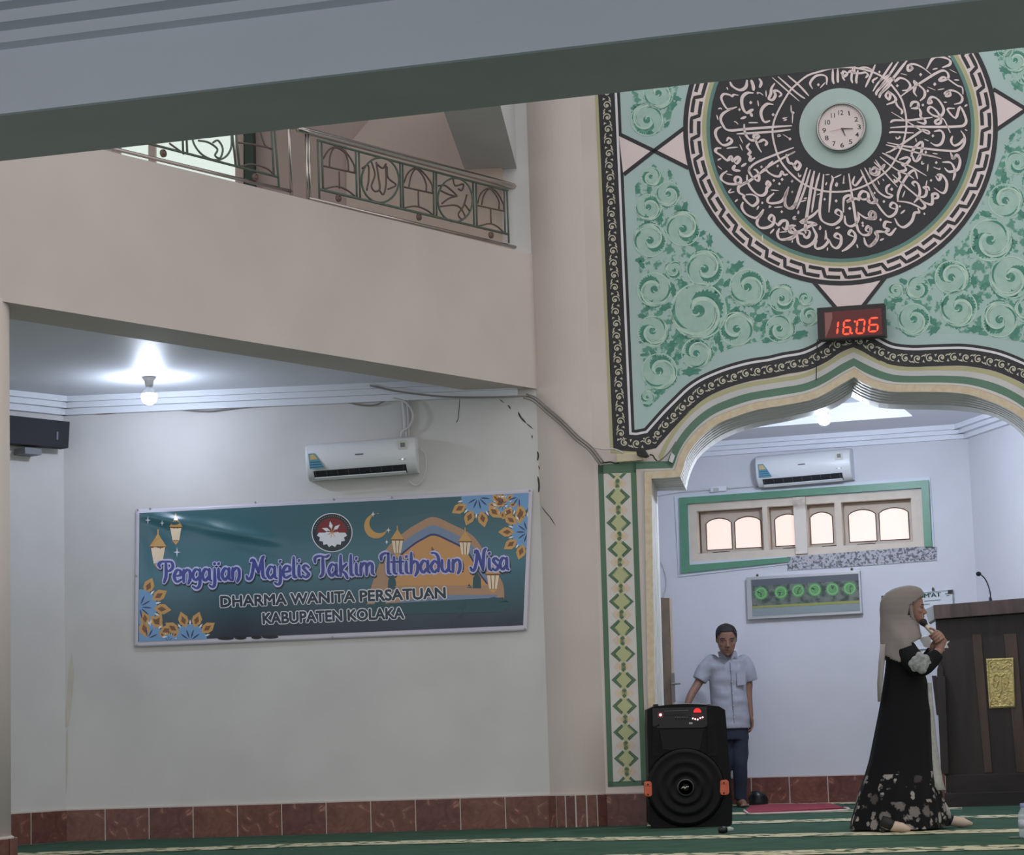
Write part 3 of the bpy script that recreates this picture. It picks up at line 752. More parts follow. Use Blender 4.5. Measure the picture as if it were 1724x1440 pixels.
# ---- calligraphy, stroke by stroke
CALL = {
 (1180, 130, .1111): [(45,[(440,70),(480,140),(590,195),(680,150),(700,40)]),(50,[(760,40),(790,120),(800,205)]),(40,[(880,20),(915,80),(890,160)]),(40,[(1120,90),(1070,170),(1060,250),(1030,330),(1090,340),(1130,270),(1110,210),(1170,210),(1220,260),(1180,300)]),(25,[(390,150),(410,190)]),
  (35,[(570,275),(500,265),(470,290),(440,270),(350,255),(310,310),(340,400),(400,480),(470,475),(545,450)]),(40,[(470,480),(350,540),(300,620),(330,720),(420,805),(700,785),(1090,755),(1380,735)]),(45,[(800,240),(700,240),(630,300),(620,400),(650,500),(700,540),(770,500),(800,490)]),(50,[(750,540),(780,600)]),(20,[(860,350),(875,440)]),(35,[(600,630),(690,600)]),
  (42,[(1100,415),(1010,405),(940,460),(910,540),(930,630),(970,680),(1050,660)]),(22,[(850,235),(900,240),(945,275)]),(20,[(985,200),(990,300)]),(22,[(260,480),(300,470),(320,490)]),(20,[(240,570),(260,650)]),(22,[(500,670),(530,680),(565,715)]),(22,[(720,690),(790,690),(865,690)]),(35,[(540,860),(800,845),(1100,825),(1360,795)]),
  (42,[(655,710),(660,800),(690,890),(750,950),(810,950),(880,890),(830,870),(800,900),(830,960),(870,1060),(920,1140)]),(40,[(870,990),(950,950),(1000,990),(970,1040)]),(42,[(310,750),(240,790),(220,860),(260,960),(340,1030),(430,1010),(470,960),(420,920),(390,970)]),(18,[(580,890),(635,1000)]),(18,[(590,1020),(630,1110)]),(22,[(390,1080),(450,1070),(560,1060)]),
  (40,[(740,1000),(700,1060),(750,1130),(720,1170),(750,1200),(740,1270),(820,1220)]),(45,[(310,1075),(240,1080),(225,1130),(310,1190),(400,1260),(460,1200),(480,1270),(560,1210),(590,1240),(540,1310),(500,1270)]),(45,[(520,1330),(490,1400),(600,1420)]),(30,[(1410,1065),(1100,1185),(850,1290),(740,1380),(735,1440)]),(28,[(1420,1130),(1200,1250),(1000,1370),(900,1440)]),
  (22,[(250,1260),(310,1230)]),(20,[(255,1345),(320,1400)]),(35,[(610,1355),(690,1305)]),(18,[(1365,420),(1370,520),(1390,560),(1385,700)]),(18,[(1310,610),(1240,625),(1300,640),(1250,660)]),(16,[(1160,880),(1190,870),(1205,890),(1170,900),(1160,880)]),(18,[(1240,865),(1350,935)]),(30,[(1095,1270),(1000,1360)])],
 (1180, 280, .1111): [(40,[(740,0),(730,80),(790,170),(870,220),(880,130),(840,60),(800,50)]),(42,[(700,130),(705,230),(770,350),(860,430),(940,440),(990,390),(1000,330),(1050,270),(1020,230),(990,280),(1040,310)]),(38,[(990,0),(1000,70),(1100,140),(1190,150),(1230,80),(1260,130),(1320,120)]),(42,[(980,60),(860,130),(740,220),(640,270),(570,320),(580,400),(650,440),(650,480),(720,560),(790,600),(860,540),(850,470),(780,430),(680,430)]),
  (42,[(400,70),(320,130),(310,200),(400,260),(520,270),(600,240),(590,170),(530,170),(520,230),(600,280),(700,240)]),(18,[(385,115),(480,135)]),(20,[(460,340),(420,400),(510,385)]),(22,[(560,500),(515,540)]),(26,[(930,535),(930,575)]),(22,[(880,600),(845,660)]),(42,[(640,540),(620,620),(680,720),(800,780),(870,770),(920,710),(950,650)]),
  (42,[(940,700),(870,790),(850,870),(900,930),(1000,930),(1090,880),(1110,780),(1070,740),(1030,800),(1080,850)]),(45,[(1130,850),(1170,890),(1230,830),(1300,830),(1310,900),(1280,960),(1230,920)]),(40,[(1190,940),(1160,1020),(1190,1100),(1270,1110),(1370,1080),(1440,1030)]),(45,[(1440,900),(1360,910),(1340,960),(1440,1020)]),(20,[(1190,1000),(1310,990)]),(18,[(930,1040),(935,1140)]),(25,[(1110,950),(1050,1020)]),(18,[(1390,1120),(1380,1160)]),
  (20,[(1060,360),(1180,370)]),(38,[(1110,405),(1020,490),(1020,550),(1110,560),(1220,530),(1290,430),(1330,310)]),(42,[(1270,500),(1280,600),(1350,640),(1420,590),(1440,540)]),(20,[(1110,625),(1240,615)]),(25,[(1440,800),(1400,780),(1440,760)]),(16,[(1030,630),(1060,610),(1040,600),(1030,630)])],
 (1320, 280, .1111): [(42,[(70,320),(20,440),(20,580),(90,640),(160,590),(250,330),(350,20)]),(30,[(190,650),(300,380),(400,50)]),(42,[(460,70),(420,250),(380,520),(340,780),(320,940),(330,1020)]),(30,[(540,100),(490,280),(450,500),(420,700)]),(40,[(600,120),(580,330),(540,640),(560,800),(650,870),(760,880),(860,800),(870,700),(810,660),(780,710),(860,760)]),
  (42,[(530,650),(430,750),(250,850),(400,850),(490,880),(400,900),(290,960),(200,990)]),(32,[(720,140),(740,200),(710,300),(700,450),(680,700)]),(16,[(625,130),(690,125)]),(20,[(750,180),(870,125)]),(18,[(800,240),(780,290),(800,300),(815,250)]),(18,[(910,140),(900,240),(890,260),(920,250)]),(20,[(650,240),(630,290)]),
  (40,[(980,110),(1020,380),(1070,700),(1100,880),(1130,980),(1200,1040),(1290,1030),(1310,940),(1270,910),(1240,970),(1310,1010)]),(42,[(900,700),(900,550),(920,470),(1000,440),(1010,500),(950,540),(1080,490),(1130,510),(1140,440),(1190,380),(1270,410),(1270,490),(1180,500),(1150,450)]),(42,[(1270,480),(1310,550),(1380,550),(1420,500)]),(38,[(920,750),(930,860),(1000,910),(1080,880),(1130,790),(1120,700)]),
  (42,[(1110,690),(1180,750),(1260,790),(1380,790),(1370,700),(1320,690),(1290,750),(1380,790)]),(42,[(420,900),(460,980),(490,1060),(440,1160),(330,1220),(230,1180),(200,1080),(200,1000)]),(42,[(330,960),(390,990),(370,1070),(320,1080),(290,1030),(200,1000),(120,920),(80,970),(100,1010),(180,1000),(150,1070),(80,1110),(0,1110)]),(38,[(630,970),(640,1080),(670,1130),(600,1220),(500,1250),(470,1200),(500,1120)]),(42,[(680,1110),(730,1210),(800,1240),(860,1170),(860,1060),(800,1020),(770,1070),(860,1110)]),
  (42,[(875,1290),(960,1240),(1060,1140),(1080,1040),(1020,970),(980,1030),(1060,1070)]),(25,[(550,900),(540,960),(560,920)]),(20,[(660,1230),(655,1280)]),(22,[(1100,1180),(1120,1240)]),(14,[(620,1050),(620,1120)]),(42,[(1210,1080),(1240,1180),(1300,1210),(1380,1140),(1420,1050),(1380,980)]),(30,[(1160,50),(1230,200),(1300,350),(1440,600)]),(28,[(1220,20),(1330,220),(1440,390)]),(32,[(1070,150),(1040,250),(1080,290),(1140,230),(1190,150)]),
  (45,[(1300,20),(1320,110),(1400,130),(1440,80),(1380,20),(1320,60)]),(20,[(250,540),(340,510)]),(25,[(300,490),(350,480)]),(16,[(495,435),(550,415)]),(25,[(150,770),(140,800),(190,800)]),(20,[(220,670),(210,720),(230,690)]),(20,[(215,100),(230,160),(260,130)]),(30,[(780,945),(850,920)])],
 (1460, 260, .125): [(36,[(0,580),(20,640),(80,650),(140,600)]),(34,[(0,400),(60,530),(120,640),(200,760),(290,840),(380,790),(400,690),(340,650),(310,710),(390,740)]),(34,[(20,270),(80,390),(150,500),(230,560),(300,580),(350,550)]),(30,[(310,400),(260,450),(270,520),(350,550)]),(28,[(170,30),(300,140),(420,220),(560,280),(630,330)]),(26,[(110,70),(230,240),(410,440)]),(26,[(90,100),(180,180),(230,130)]),(38,[(30,180),(60,250),(120,260),(130,200),(70,180)]),(30,[(120,220),(200,190),(240,130)]),
  (30,[(230,0),(420,100),(560,150),(800,290)]),(36,[(430,70),(540,40),(570,80),(490,150),(450,110)]),(34,[(500,150),(520,210),(430,240),(440,310),(380,370),(360,330)]),(32,[(680,330),(640,220),(570,250),(480,380),(420,520),(410,640)]),(34,[(410,630),(560,650),(680,700),(740,730),(780,690),(690,580),(560,470),(460,380),(340,270)]),(34,[(640,430),(610,390),(650,370),(690,410),(710,500),(690,580),(630,650)]),(34,[(690,580),(780,560),(800,480),(760,450),(820,440),(840,490)]),(38,[(700,600),(800,660),(870,670),(880,590),(880,540),(940,530),(950,580),(890,600)]),
  (36,[(680,720),(700,780),(640,790),(600,900),(500,980),(420,950),(370,860)]),(36,[(920,290),(960,350),(990,300),(950,280),(1010,280),(1070,370),(1060,480),(1010,520),(900,450)]),(32,[(1010,105),(1120,110),(1170,180),(1180,260),(1155,350)]),(36,[(1040,180),(1090,230),(1150,230),(1220,200),(1250,100),(1230,0)]),(30,[(1140,0),(1150,60),(1210,20)]),(34,[(600,0),(640,90),(700,60),(720,0)]),(24,[(730,5),(860,20),(1000,60)]),(40,[(330,920),(250,910),(230,980),(290,1010),(250,1050),(310,1080),(390,990)]),(38,[(260,1050),(160,1040),(110,1060),(140,1120),(80,1210),(0,1240)]),
  (36,[(0,980),(50,990),(40,1060),(0,1070)]),(36,[(0,870),(90,860),(110,800),(70,770),(40,820),(90,860)]),(16,[(510,490),(475,580)]),(16,[(820,130),(810,230)]),(16,[(805,350),(790,430)]),(18,[(740,90),(735,130),(770,120)]),(18,[(890,170),(970,200),(980,180)]),(16,[(140,350),(165,410)]),(16,[(210,330),(225,360)]),(24,[(170,1160),(225,1135)]),(22,[(450,800),(510,750)])],
 (1480, 90, .125): [(32,[(380,90),(200,320),(0,560)]),(26,[(260,110),(130,300),(0,480)]),(26,[(180,120),(90,255),(0,390)]),(32,[(400,220),(445,205),(420,160),(390,170),(390,235),(450,200),(420,150),(500,150),(600,200),(700,280)]),(34,[(640,210),(730,60),(850,50),(950,90),(950,150),(850,190)]),(32,[(290,580),(440,470),(600,370),(760,270),(860,230),(920,260),(930,330),(840,370),(810,360),(860,320),(920,340),(1050,430),(1120,460),(1130,550)]),
  (32,[(220,390),(180,320),(220,370),(280,330),(370,360),(420,430),(390,490),(310,500)]),(34,[(510,580),(470,520),(490,440),(470,370),(540,430),(610,500),(610,580),(550,640)]),(32,[(900,560),(880,540),(940,510),(960,560),(900,575),(950,500),(1050,520),(1120,590),(1100,660),(1010,685)]),(36,[(120,510),(90,570),(130,620),(150,560),(120,510),(200,570),(220,640),(100,690)]),(32,[(220,640),(250,710),(310,770),(300,820)]),(36,[(420,720),(450,660),(520,660),(520,730),(430,740)]),(34,[(520,700),(560,790),(560,850),(620,900),(610,945),(510,920)]),
  (34,[(650,650),(690,620),(710,660),(660,670),(700,590),(780,610),(850,700),(870,780),(820,850),(720,830),(660,770),(690,720),(760,760),(820,850),(830,930),(770,950),(760,910),(830,880),(880,900),(960,1070)]),(30,[(150,930),(210,900),(400,900),(720,860)]),(28,[(165,790),(400,930),(560,1030),(660,1080),(670,1050),(600,1030),(560,1050),(340,1200),(170,1310),(90,1340)]),(34,[(150,1000),(400,985),(700,990),(1050,985),(1150,960),(1170,880),(1090,720),(1030,870),(920,750),(1020,740)]),(26,[(140,1075),(180,1060),(470,1070)]),
  (34,[(740,1050),(830,1040),(870,1110),(840,1210),(770,1240),(690,1200)]),(32,[(1100,1040),(1150,1120),(1140,1230),(1050,1310),(900,1310),(600,1280),(350,1250),(110,1200)]),(32,[(990,1110),(970,1180),(1010,1240),(1090,1210),(1150,1130)]),(28,[(90,1230),(300,1280),(520,1340),(830,1415)]),(34,[(430,1390),(470,1280),(580,1190),(570,1330),(500,1440)]),(30,[(960,1330),(1000,1420),(1050,1360),(1080,1430)]),(28,[(40,1340),(130,1380),(240,1440)]),
  (14,[(650,450),(760,495)]),(16,[(790,490),(880,475)]),(14,[(950,215),(1045,265)]),(22,[(1010,355),(1080,360)]),(20,[(720,215),(790,200)]),(22,[(870,655),(915,660)]),(22,[(1150,715),(1190,690)]),(22,[(1155,1025),(1190,1040)]),(18,[(610,1155),(670,1180)]),(20,[(225,1120),(240,1150),(280,1130),(270,1110)]),(14,[(490,1140),(505,1195)]),(18,[(720,1345),(790,1355)]),(14,[(290,270),(375,290)]),
  (30,[(560,-120),(700,-60),(760,20)]),(30,[(260,-180),(420,-120),(500,-20),(460,60)]),(28,[(820,-60),(900,-10),(960,60)]),(30,[(40,-210),(160,-160),(140,-60)])],
 (1300, 90, .1389): [(26,[(0,290),(330,580)]),(32,[(70,280),(300,480),(400,550)]),(32,[(190,270),(330,390),(445,515)]),(26,[(490,430),(460,360),(520,280),(600,260),(660,290),(660,380)]),(14,[(645,350),(580,420)]),(28,[(735,195),(735,320),(750,370)]),(28,[(795,190),(795,310),(800,355)]),(30,[(830,230),(870,280),(910,240),(860,220),(860,290),(880,330)]),(28,[(910,240),(960,210),(990,240),(1000,180)]),(26,[(975,180),(960,300),(975,360)]),(28,[(1040,200),(1020,310),(1025,365)]),(26,[(990,240),(1070,240),(1130,230),(1160,260),(1130,300)]),(24,[(1250,135),(1190,280),(1130,410)]),(26,[(1040,180),(1140,170),(1230,210)]),
  (22,[(1280,290),(1220,330),(1230,360)]),(20,[(1440,240),(1300,340),(1220,460)]),(28,[(1440,290),(1280,450),(1260,510)]),(28,[(1440,380),(1320,480),(1300,540)]),(38,[(170,1220),(200,1320),(250,1340),(300,1410),(340,1350),(300,1310),(260,1370)]),(20,[(200,1230),(280,1190)]),
  (30,[(700,-160),(740,20),(735,195)]),(30,[(780,-200),(800,0),(795,190)]),(30,[(960,-200),(990,0),(1000,180)]),(32,[(400,-60),(480,60),(420,160)]),(32,[(560,-100),(650,0),(600,120)]),(32,[(1100,-160),(1180,-60),(1120,60),(1040,120)]),(30,[(190,20),(240,120),(330,140)])]}
DOTS = {(1180, 130, .1111): [(755,385,26),(585,492,22),(1095,568,24),(920,1360,20),(1165,1345,20),(1395,540,26),(1350,935,24),(860,240,20)],
 (1180, 280, .1111): [(1385,225,20),(1385,390,20),(1230,200,24),(1190,265,22),(1105,215,22),(1225,690,22),(915,10,20)],
 (1320, 280, .1111): [(790,525,24),(995,640,24),(1190,860,22),(1195,900,22),(120,230,20),(125,390,20),(615,500,20)],
 (1460, 260, .125): [(330,470,22),(225,635,20),(180,880,20),(100,520,16),(930,110,20),(860,350,18),(440,700,16),(770,800,16)],
 (1480, 90, .125): [(560,285,22),(750,415,24),(655,505,20),(590,695,20),(725,1110,20),(245,435,20),(630,1330,20)],
 (1300, 90, .1389): [(560,380,18),(1300,225,16),(65,1370,14)]}
pcg = Paint(MW, 6)
for (x0, y0, s_), lst in CALL.items():
    for w, pts in lst: pcg.stroke(crop(x0, y0, s_, pts), w*s_*1.12, pen=0.6, taper=0.45, k=4)
for (x0, y0, s_), lst in DOTS.items():
    for u, v, r in lst:
        x, y = x0+s_*u, y0+s_*v; r *= s_
        pcg.poly([(x-r, y), (x, y-r*1.15), (x+r, y), (x, y+r*1.15)])
pcg.build('painted_calligraphy', K_pink, wall_mural)
rg = [(1330,153),(1316,176),(1306,196),(1301.5,212),(1301,230),(1308,258),(1316,274),(1329,290),(1350,308),(1372,318),(1398,323),(1431,321),(1460,311),(1480,298),(1497,284),(1510,264),(1519,245),(1525,222),(1526,202),(1522,180),(1515,162),(1497,139),(1480,126),(1455,117),(1425,113),(1400,115),(1382,120),(1360,127),(1342,141)]
Paint(MW, 6.4).stroke(rg, 3.2, taper=0, closed=True, k=3).build('painted_ring', K_pink, wall_mural)

# ---- lattice strip panel beside the arch
SP = lambda y: 1040.3 + (y-836.7)*(1054.6-1040.3)/(1277.5-836.7)      # centre line
def sx(y, side, inner=False):
    w = 23.0 if inner else 32.0
    return SP(y) + side*(w + (y-800)*0.0012)
ps1 = Paint(MW, 2)
ys = [796, 900, 1000, 1100, 1200, 1317]
ps1.poly([(sx(y, -1, True), y) for y in ys] + [(sx(y, 1, True), y) for y in reversed(ys)])
ps1.build('painted_panel', mat('paint_panel_pale', (226, 220, 214), .6, vary=.06), wall_mural)
ps2 = Paint(MW, 3)
for sd in (-1, 1):
    yy = [783, 900, 1000, 1100, 1200, 1325]
    ps2.between([(sx(y, sd), y-(3*(sd > 0))) for y in yy], [(sx(y, sd, True), y-(3*(sd > 0))) for y in yy])
ps2.poly([(sx(783, -1), 783), (sx(780, 1), 780), (sx(796, 1), 796), (sx(798, -1), 798)])
ps2.poly([(sx(1317, -1), 1317), (sx(1315, 1), 1314), (sx(1322, 1), 1322.5), (sx(1325, -1), 1325.5)])
po = Paint(MW, 3); py_ = Paint(MW, 2.6); pp_ = Paint(MW, 2.5)
py_.between([(SP(y)-4, y) for y in (798, 1000, 1200, 1317)], [(SP(y)+4, y) for y in (798, 1000, 1200, 1317)])
for k_ in range(-1, 12):
    y = 836.7 + 44.08*k_; x = SP(y)
    def G(dx, dy): 
        yy = min(max(y+dy, 797), 1318); return (x+dx+dy*.0324, yy)
    if -1 < k_ < 11:
        po.poly([G(0, -17), G(15, 0), G(0, 17), G(-15, 0)])
        for sd in (-1, 1): ps2.poly([G(sd*4, -13), G(sd*8.5, -14.5), G(sd*21, 0), G(sd*8.5, 14.5), G(sd*4, 13)] + [G(sd*6, 10), G(sd*14, 0), G(sd*6, -10)] if False else [G(sd*6, -14), G(sd*21, 0), G(sd*6, 14), G(sd*3, 10), G(sd*13, 0), G(sd*3, -10)])
    else:
        for sd in (-1, 1):
            if k_ == -1: ps2.poly([G(sd*3, 10), G(sd*6, 14), G(sd*16, 3), G(sd*10, 3)])
            else: ps2.poly([G(sd*3, -10), G(sd*6, -14), G(sd*16, -4), G(sd*10, -4)])
    if k_ < 11:
        ym = y+22.04
        if 798 < ym < 1318:
            def G2(dx, dy): return (SP(ym)+dx, ym+dy)
            for sd in (-1, 1): pp_.poly([G2(sd*9, -9), G2(sd*17, 0), G2(sd*9, 9), G2(sd*2, 0)])
            py_.poly([G2(0, -10), G2(9, 0), G2(0, 10), G2(-9, 0)])
            for dy in (-4.4, 4.4): ps2.poly([G2(0, dy-4), G2(3.6, dy), G2(0, dy+4), G2(-3.6, dy)])
pp_.build('painted_lattice', pm('peach', (230, 208, 188)), wall_mural)
py_.build('painted_lattice', pm('straw', (216, 208, 162)), wall_mural)
po.build('painted_lattice', pm('olive', (196, 200, 150)), wall_mural)
ps2.build('painted_lattice', pm('lattice_green', (92, 124, 98)), wall_mural)

# tiled skirting of the mural wall (left of the opening)
A_ = ML0; B_ = MW.pt(1092, 1389); B_.z = 0
skirting('baseboard_right', A_, B_, MW.n, [(B_-A_).length], TH)

# ================================================================ prayer niche behind the arch
ZN = MB_.pt(1340, 737).z                     # ceiling soffit
NL = MB_.pt(1085, 1000); NL.z = 0
NR = MB_.pt(1639, 900); NR.z = 0
zt = (MB_.pt(1160, 850).z + MB_.pt(1552, 823).z)/2; zbm = (MB_.pt(1163, 951).z + MB_.pt(1557, 919).z)/2
uL = MB_.pt(1161, 900); uR = MB_.pt(1554, 870)
def s_of(p): return (Vector(p)-NL).dot(MB_.t)
sL, sR, sN = s_of(uL), s_of(uR), (NR-NL).length
wall_niche = empty('wall_back', NL, kind='structure')
q = MB()
def npt(s_, z, off=0): return NL + MB_.t*s_ + UZ*z + MB_.n*off
for (a, b, z0, z1) in ((-0.2, sL, 0, ZN+.4), (sR, sN+.05, 0, ZN+.4), (sL, sR, 0, zbm), (sL, sR, zt, ZN+.4)):
    q.prism([npt(a, z0), npt(b, z0), npt(b, z0, -.22), npt(a, z0, -.22)], UZ*(z1-z0))
q.build('plaster', M_niche, wall_niche, weld=False)
nl_n = MB_.t
wl = MB(); wl.prism([NL, NL+MB_.n*3.3, NL+MB_.n*3.3-MB_.t*.15, NL-MB_.t*.15], UZ*(ZN+.4)); structure(wl.build('wall_niche_left', M_niche))
fr = Vector((.2, -1, 0)).normalized()
wr = MB(); wr.prism([NR, NR+fr*4.2, NR+fr*4.2+Vector((.15, 0, 0)), NR+Vector((.15, 0, 0))], UZ*(ZN+.4)); structure(wr.build('wall_niche_right', M_niche))
# ceiling with a raised tray
t1 = onz(1300, 720, ZN); t2 = onz(1537, 701, ZN)
dT = MB_.t
tb = t2; tray_w = 2.6
cA = tb - dT*tray_w; 
q = MB()
far_ = 0.05
def cz(p, z=ZN): return Vector((p.x, p.y, z))
dep = (t2-npt(0, 0)).dot(MB_.n)             # distance of tray edge from the back wall
sT1 = (t2-NL).dot(MB_.t)
D = 3.3
def cpt(s_, d, z): return NL + MB_.t*s_ + MB_.n*d + UZ*z
for (a, b, d0, d1) in ((-.2, sN+1.6, -.05, dep), (sT1, sN+1.6, dep, D), (-.2, sT1-tray_w, dep, D), (sT1-tray_w, sT1, 2.75, D)):
    q.prism([cpt(a, d0, ZN), cpt(b, d0, ZN), cpt(b, d1, ZN), cpt(a, d1, ZN)], UZ*.16)
structure(q.build('ceiling', M_ceil, weld=False))
q = MB(); q.prism([cpt(sT1-tray_w-.1, dep-.1, ZN+.16), cpt(sT1+.1, dep-.1, ZN+.16), cpt(sT1+.1, 2.85, ZN+.16), cpt(sT1-tray_w-.1, 2.85, ZN+.16)], UZ*.1)
structure(q.build('ceiling', mat('tray_ceiling', (224, 228, 236), .6, bump=.3, bscale=40)))
hz = MB_.pt(1340, 759).z
STN = [(0.16, (ZN-hz)*.36), (0.11, (ZN-hz)*.3), (0.05, (ZN-hz)*.34)]
cornice('trim_6', npt(-.1, 0), NR, MB_.n, ZN, STN, M_ceil)
cornice('trim_7', NR, NR+fr*4.0, Vector((-1, -.2, 0)).normalized(), ZN, STN, M_ceil)
# skirting tiles of the niche
TWN = TW
sk0 = s_of(MB_.pt(1266, 1330)) % TWN
skirting('baseboard_back', npt(sk0-TWN, 0), npt(sN, 0), MB_.n, [TWN]*int((sN-sk0+TWN)/TWN), MB_.pt(1300, 1309).z)
nR = skirting('baseboard_niche', NR+fr*3.5, NR, Vector((-1, -.2, 0)).normalized(), [TWN]*10, MB_.pt(1300, 1309).z)

# ---- niche window
Wd, Hd = sR-sL, zt-zbm
w2 = empty('window_2', npt((sL+sR)/2, zbm), 'long low cream window with six arched frosted panes and green frame', 'window', kind='structure')
M_cream = mat('window_cream_paint', (222, 208, 190), .55, vary=.08, scale=8)
M_creamd = mat('sash_cream_paint', (206, 192, 174), .55, vary=.08, scale=8)
def wp(u, v, off): return npt(sL + u*Wd, zt - v*Hd, off)
def wbox(b, u0, u1, v0, v1, o0, o1): b.prism([wp(u0, v0, o0), wp(u1, v0, o0), wp(u1, v1, o0), wp(u0, v1, o0)], MB_.n*(o1-o0)); return b
for (u0, u1, v0, v1) in ((0, 1, 0, .13), (0, 1, .87, 1), (0, .033, .13, .87), (.321, .342, .13, .87), (.631, .659, .13, .87), (.953, 1, .13, .87)):
    wbox(MB(), u0, u1, v0, v1, -.10, -.01).build('window_frame', M_cream, w2)
wbox(MB(), .458, .510, .0, .97, -.06, .02).build('window_post', mat('post_worn_white', (224, 214, 200), .6, rgb2=(170, 150, 132), scale=3, lo=.32, hi=.42), w2)
M_pane = emit('frosted_pane_daylight', (248, 224, 212), 0.80, (200, 180, 170))
M_dark = mat('dark_gap', (96, 82, 72), .7)
for (c0, c1), panes in (((.033, .321), ((.059, .170), (.185, .299))), ((.342, .458), ((.360, .470),)), ((.510, .631), ((.513, .609),)), ((.659, .953), ((.677, .793), (.807, .930)))):
    sash = wbox(MB(), c0+.002, c1-.002, .14, .87, -.19, -.15).build('sash', M_creamd, w2)
    for a, b in panes:
        cx = (a+b)/2; hw = (b-a)/2
        pts = [(a, .80), (b, .80), (b, .34)] + [(cx+hw*(.75-.25*j), .30-.045*math.cos((.75-.25*j)*1.9)) for j in range(0, 7)] + [(a, .34)]
        q = MB(); q.prism([wp(u, v, -.149) for u, v in pts], MB_.n*.004); q.build('pane', M_pane, sash)
        q = MB(); q.tube([wp(u, v, -.147) for u, v in pts], .006, 6, closed=True); q.build('pane_bead', M_dark, sash)
    q = MB(); q.tube([wp(c0+.05, .855, -.14), wp(c0+.11, .85, -.10), wp(c0+.13, .86, -.09)], .008, 6); q.build('stay', M_dark, sash)
# green and white surround
def pquad(pts, o0, o1, name, m_, par):
    q = MB(); q.prism([MB_.pt(p[0], p[1], o0) for p in pts], MB_.n*(o1-o0)); return q.build(name, m_, par)
G_ = mat('window_green_paint', (94, 146, 116), .4, vary=.1, scale=6)
Wt = mat('window_white_trim', (214, 220, 228), .5)
gi = [(1158, 849), (1552, 822), (1557, 921), (1161, 952)]
go = [(1145, 839), (1564, 809), (1570, 921), (1148, 966)]
wo = [(1136, 836), (1566, 803), (1574, 921), (1143, 972)]
for (A, B, k, m_, o1) in ((go, wo, 0, Wt, .014), (gi, go, 0, G_, .04)):
    nm = 'surround'
    pquad([B[0], B[1], A[1], A[0]], .001, o1, nm, m_, w2)
    pquad([B[1], B[2], A[2], A[1]], .001, o1, nm, m_, w2)
    pquad([B[0], A[0], A[3], B[3]], .001, o1, nm, m_, w2)
    # lower rail only survives on the left
    f_ = .43
    def lp(a, b, t): return (a[0]+(b[0]-a[0])*t, a[1]+(b[1]-a[1])*t)
    pquad([A[3], lp(A[3], A[2], f_), lp(B[3], B[2], f_), B[3]], .001, o1, nm, m_, w2)
M_conc = mat('bare_concrete', (186, 186, 190), .9, rgb2=(112, 112, 116), scale=42, lo=.42, hi=.52, bump=.6, bscale=70)
pq = [(1325, 938), (1440, 929), (1550, 920.5), (1578, 921), (1577, 944), (1440, 954), (1326, 961)]
q = MB(); q.prism([MB_.pt(p[0], p[1], .001) for p in pq], MB_.n*.008)
props(q.build('concrete_patch', M_conc), 'rough bare concrete strip under the green window frame where trim is missing', 'concrete patch')
# ---- narrow open door at the left of the niche
dpl = MW.shifted(-1.3)
door = empty('door_1', onz(1130, 1377), 'narrow cream door standing ajar behind the arch jamb', 'door', kind='structure')
def dgnd(pts):
    P = [dpl.pt(*p) for p in pts]
    for i in (2, 3): P[i].z = .015
    return P
bk = Vector((.02, .75, 0))
q = MB(); q.prism(dgnd([(1127, 1007), (1131, 1007), (1142, 1378), (1137, 1378)]), bk); q.build('door_leaf', M_cream, door)
q = MB(); q.prism(dgnd([(1090, 1006), (1126.5, 1007), (1136.5, 1378), (1098, 1379)]), -MW.n*.06); q.build('door_edge', mat('door_brown_edge', (142, 126, 110), .6, vary=.2, scale=10), door)
h = dpl.pt(1134, 1158)
q = MB(); q.box(h+MW.n*.012, (.03, .012, .24), (MW.t, MW.n, UZ)); hp = q.build('lock_plate', mat('brushed_nickel', (176, 176, 172), .35, .9), door)
q = MB(); q.tube([h+UZ*.03+MW.n*.02, h+UZ*.03+MW.n*.045, h+UZ*.03+MW.n*.045+MW.t*.07], .008, 8); q.build('door_handle', MATS['brushed_nickel'], door)
# unseen plate added behind the niche window sashes to stop light leaks
wbox(MB(), -.005, 1.005, -.005, 1.005, -.218, -.195).build('light_blocker', M_creamd, w2)

# ================================================================ helpers for things
def mpp(pl, x, y): return (pl.pt(x+1, y)-pl.pt(x, y)).length          # metres per pixel on a plane
def pprism(pl, pts, o0, o1, name, m_, par=None, bevel=0, smooth=False, **k):
    q = MB(); q.prism([pl.pt(p[0], p[1], o0) for p in pts], pl.n*(o1-o0)); return q.build(name, m_, par, bevel=bevel, smooth=smooth, **k)
def ptube(pl, pts, r, name, m_, par=None, off=0.02, n=6, sm=True, k=4):
    c = cat(P2(pts), k) if (sm and len(pts) > 2) else P2(pts)
    q = MB(); q.tube([pl.pt(p.x, p.y, off) for p in c], r, n); return q.build(name, m_, par, smooth=True)
def text_mesh(s, bold=0.0):
    cu = bpy.data.curves.new('txt', 'FONT'); cu.body = s; cu.size = 1.0; cu.resolution_u = 3; cu.offset = bold; cu.fill_mode = 'FRONT'
    ob = bpy.data.objects.new('txt', cu); COL.objects.link(ob)
    bpy.context.view_layer.update()
    me = bpy.data.meshes.new_from_object(ob.evaluated_get(bpy.context.evaluated_depsgraph_get()))
    vs_ = [(v.co.x, v.co.y) for v in me.vertices]; fs = [tuple(p.vertices) for p in me.polygons]
    bpy.data.objects.remove(ob); bpy.data.curves.remove(cu); bpy.data.meshes.remove(me)
    return vs_, fs
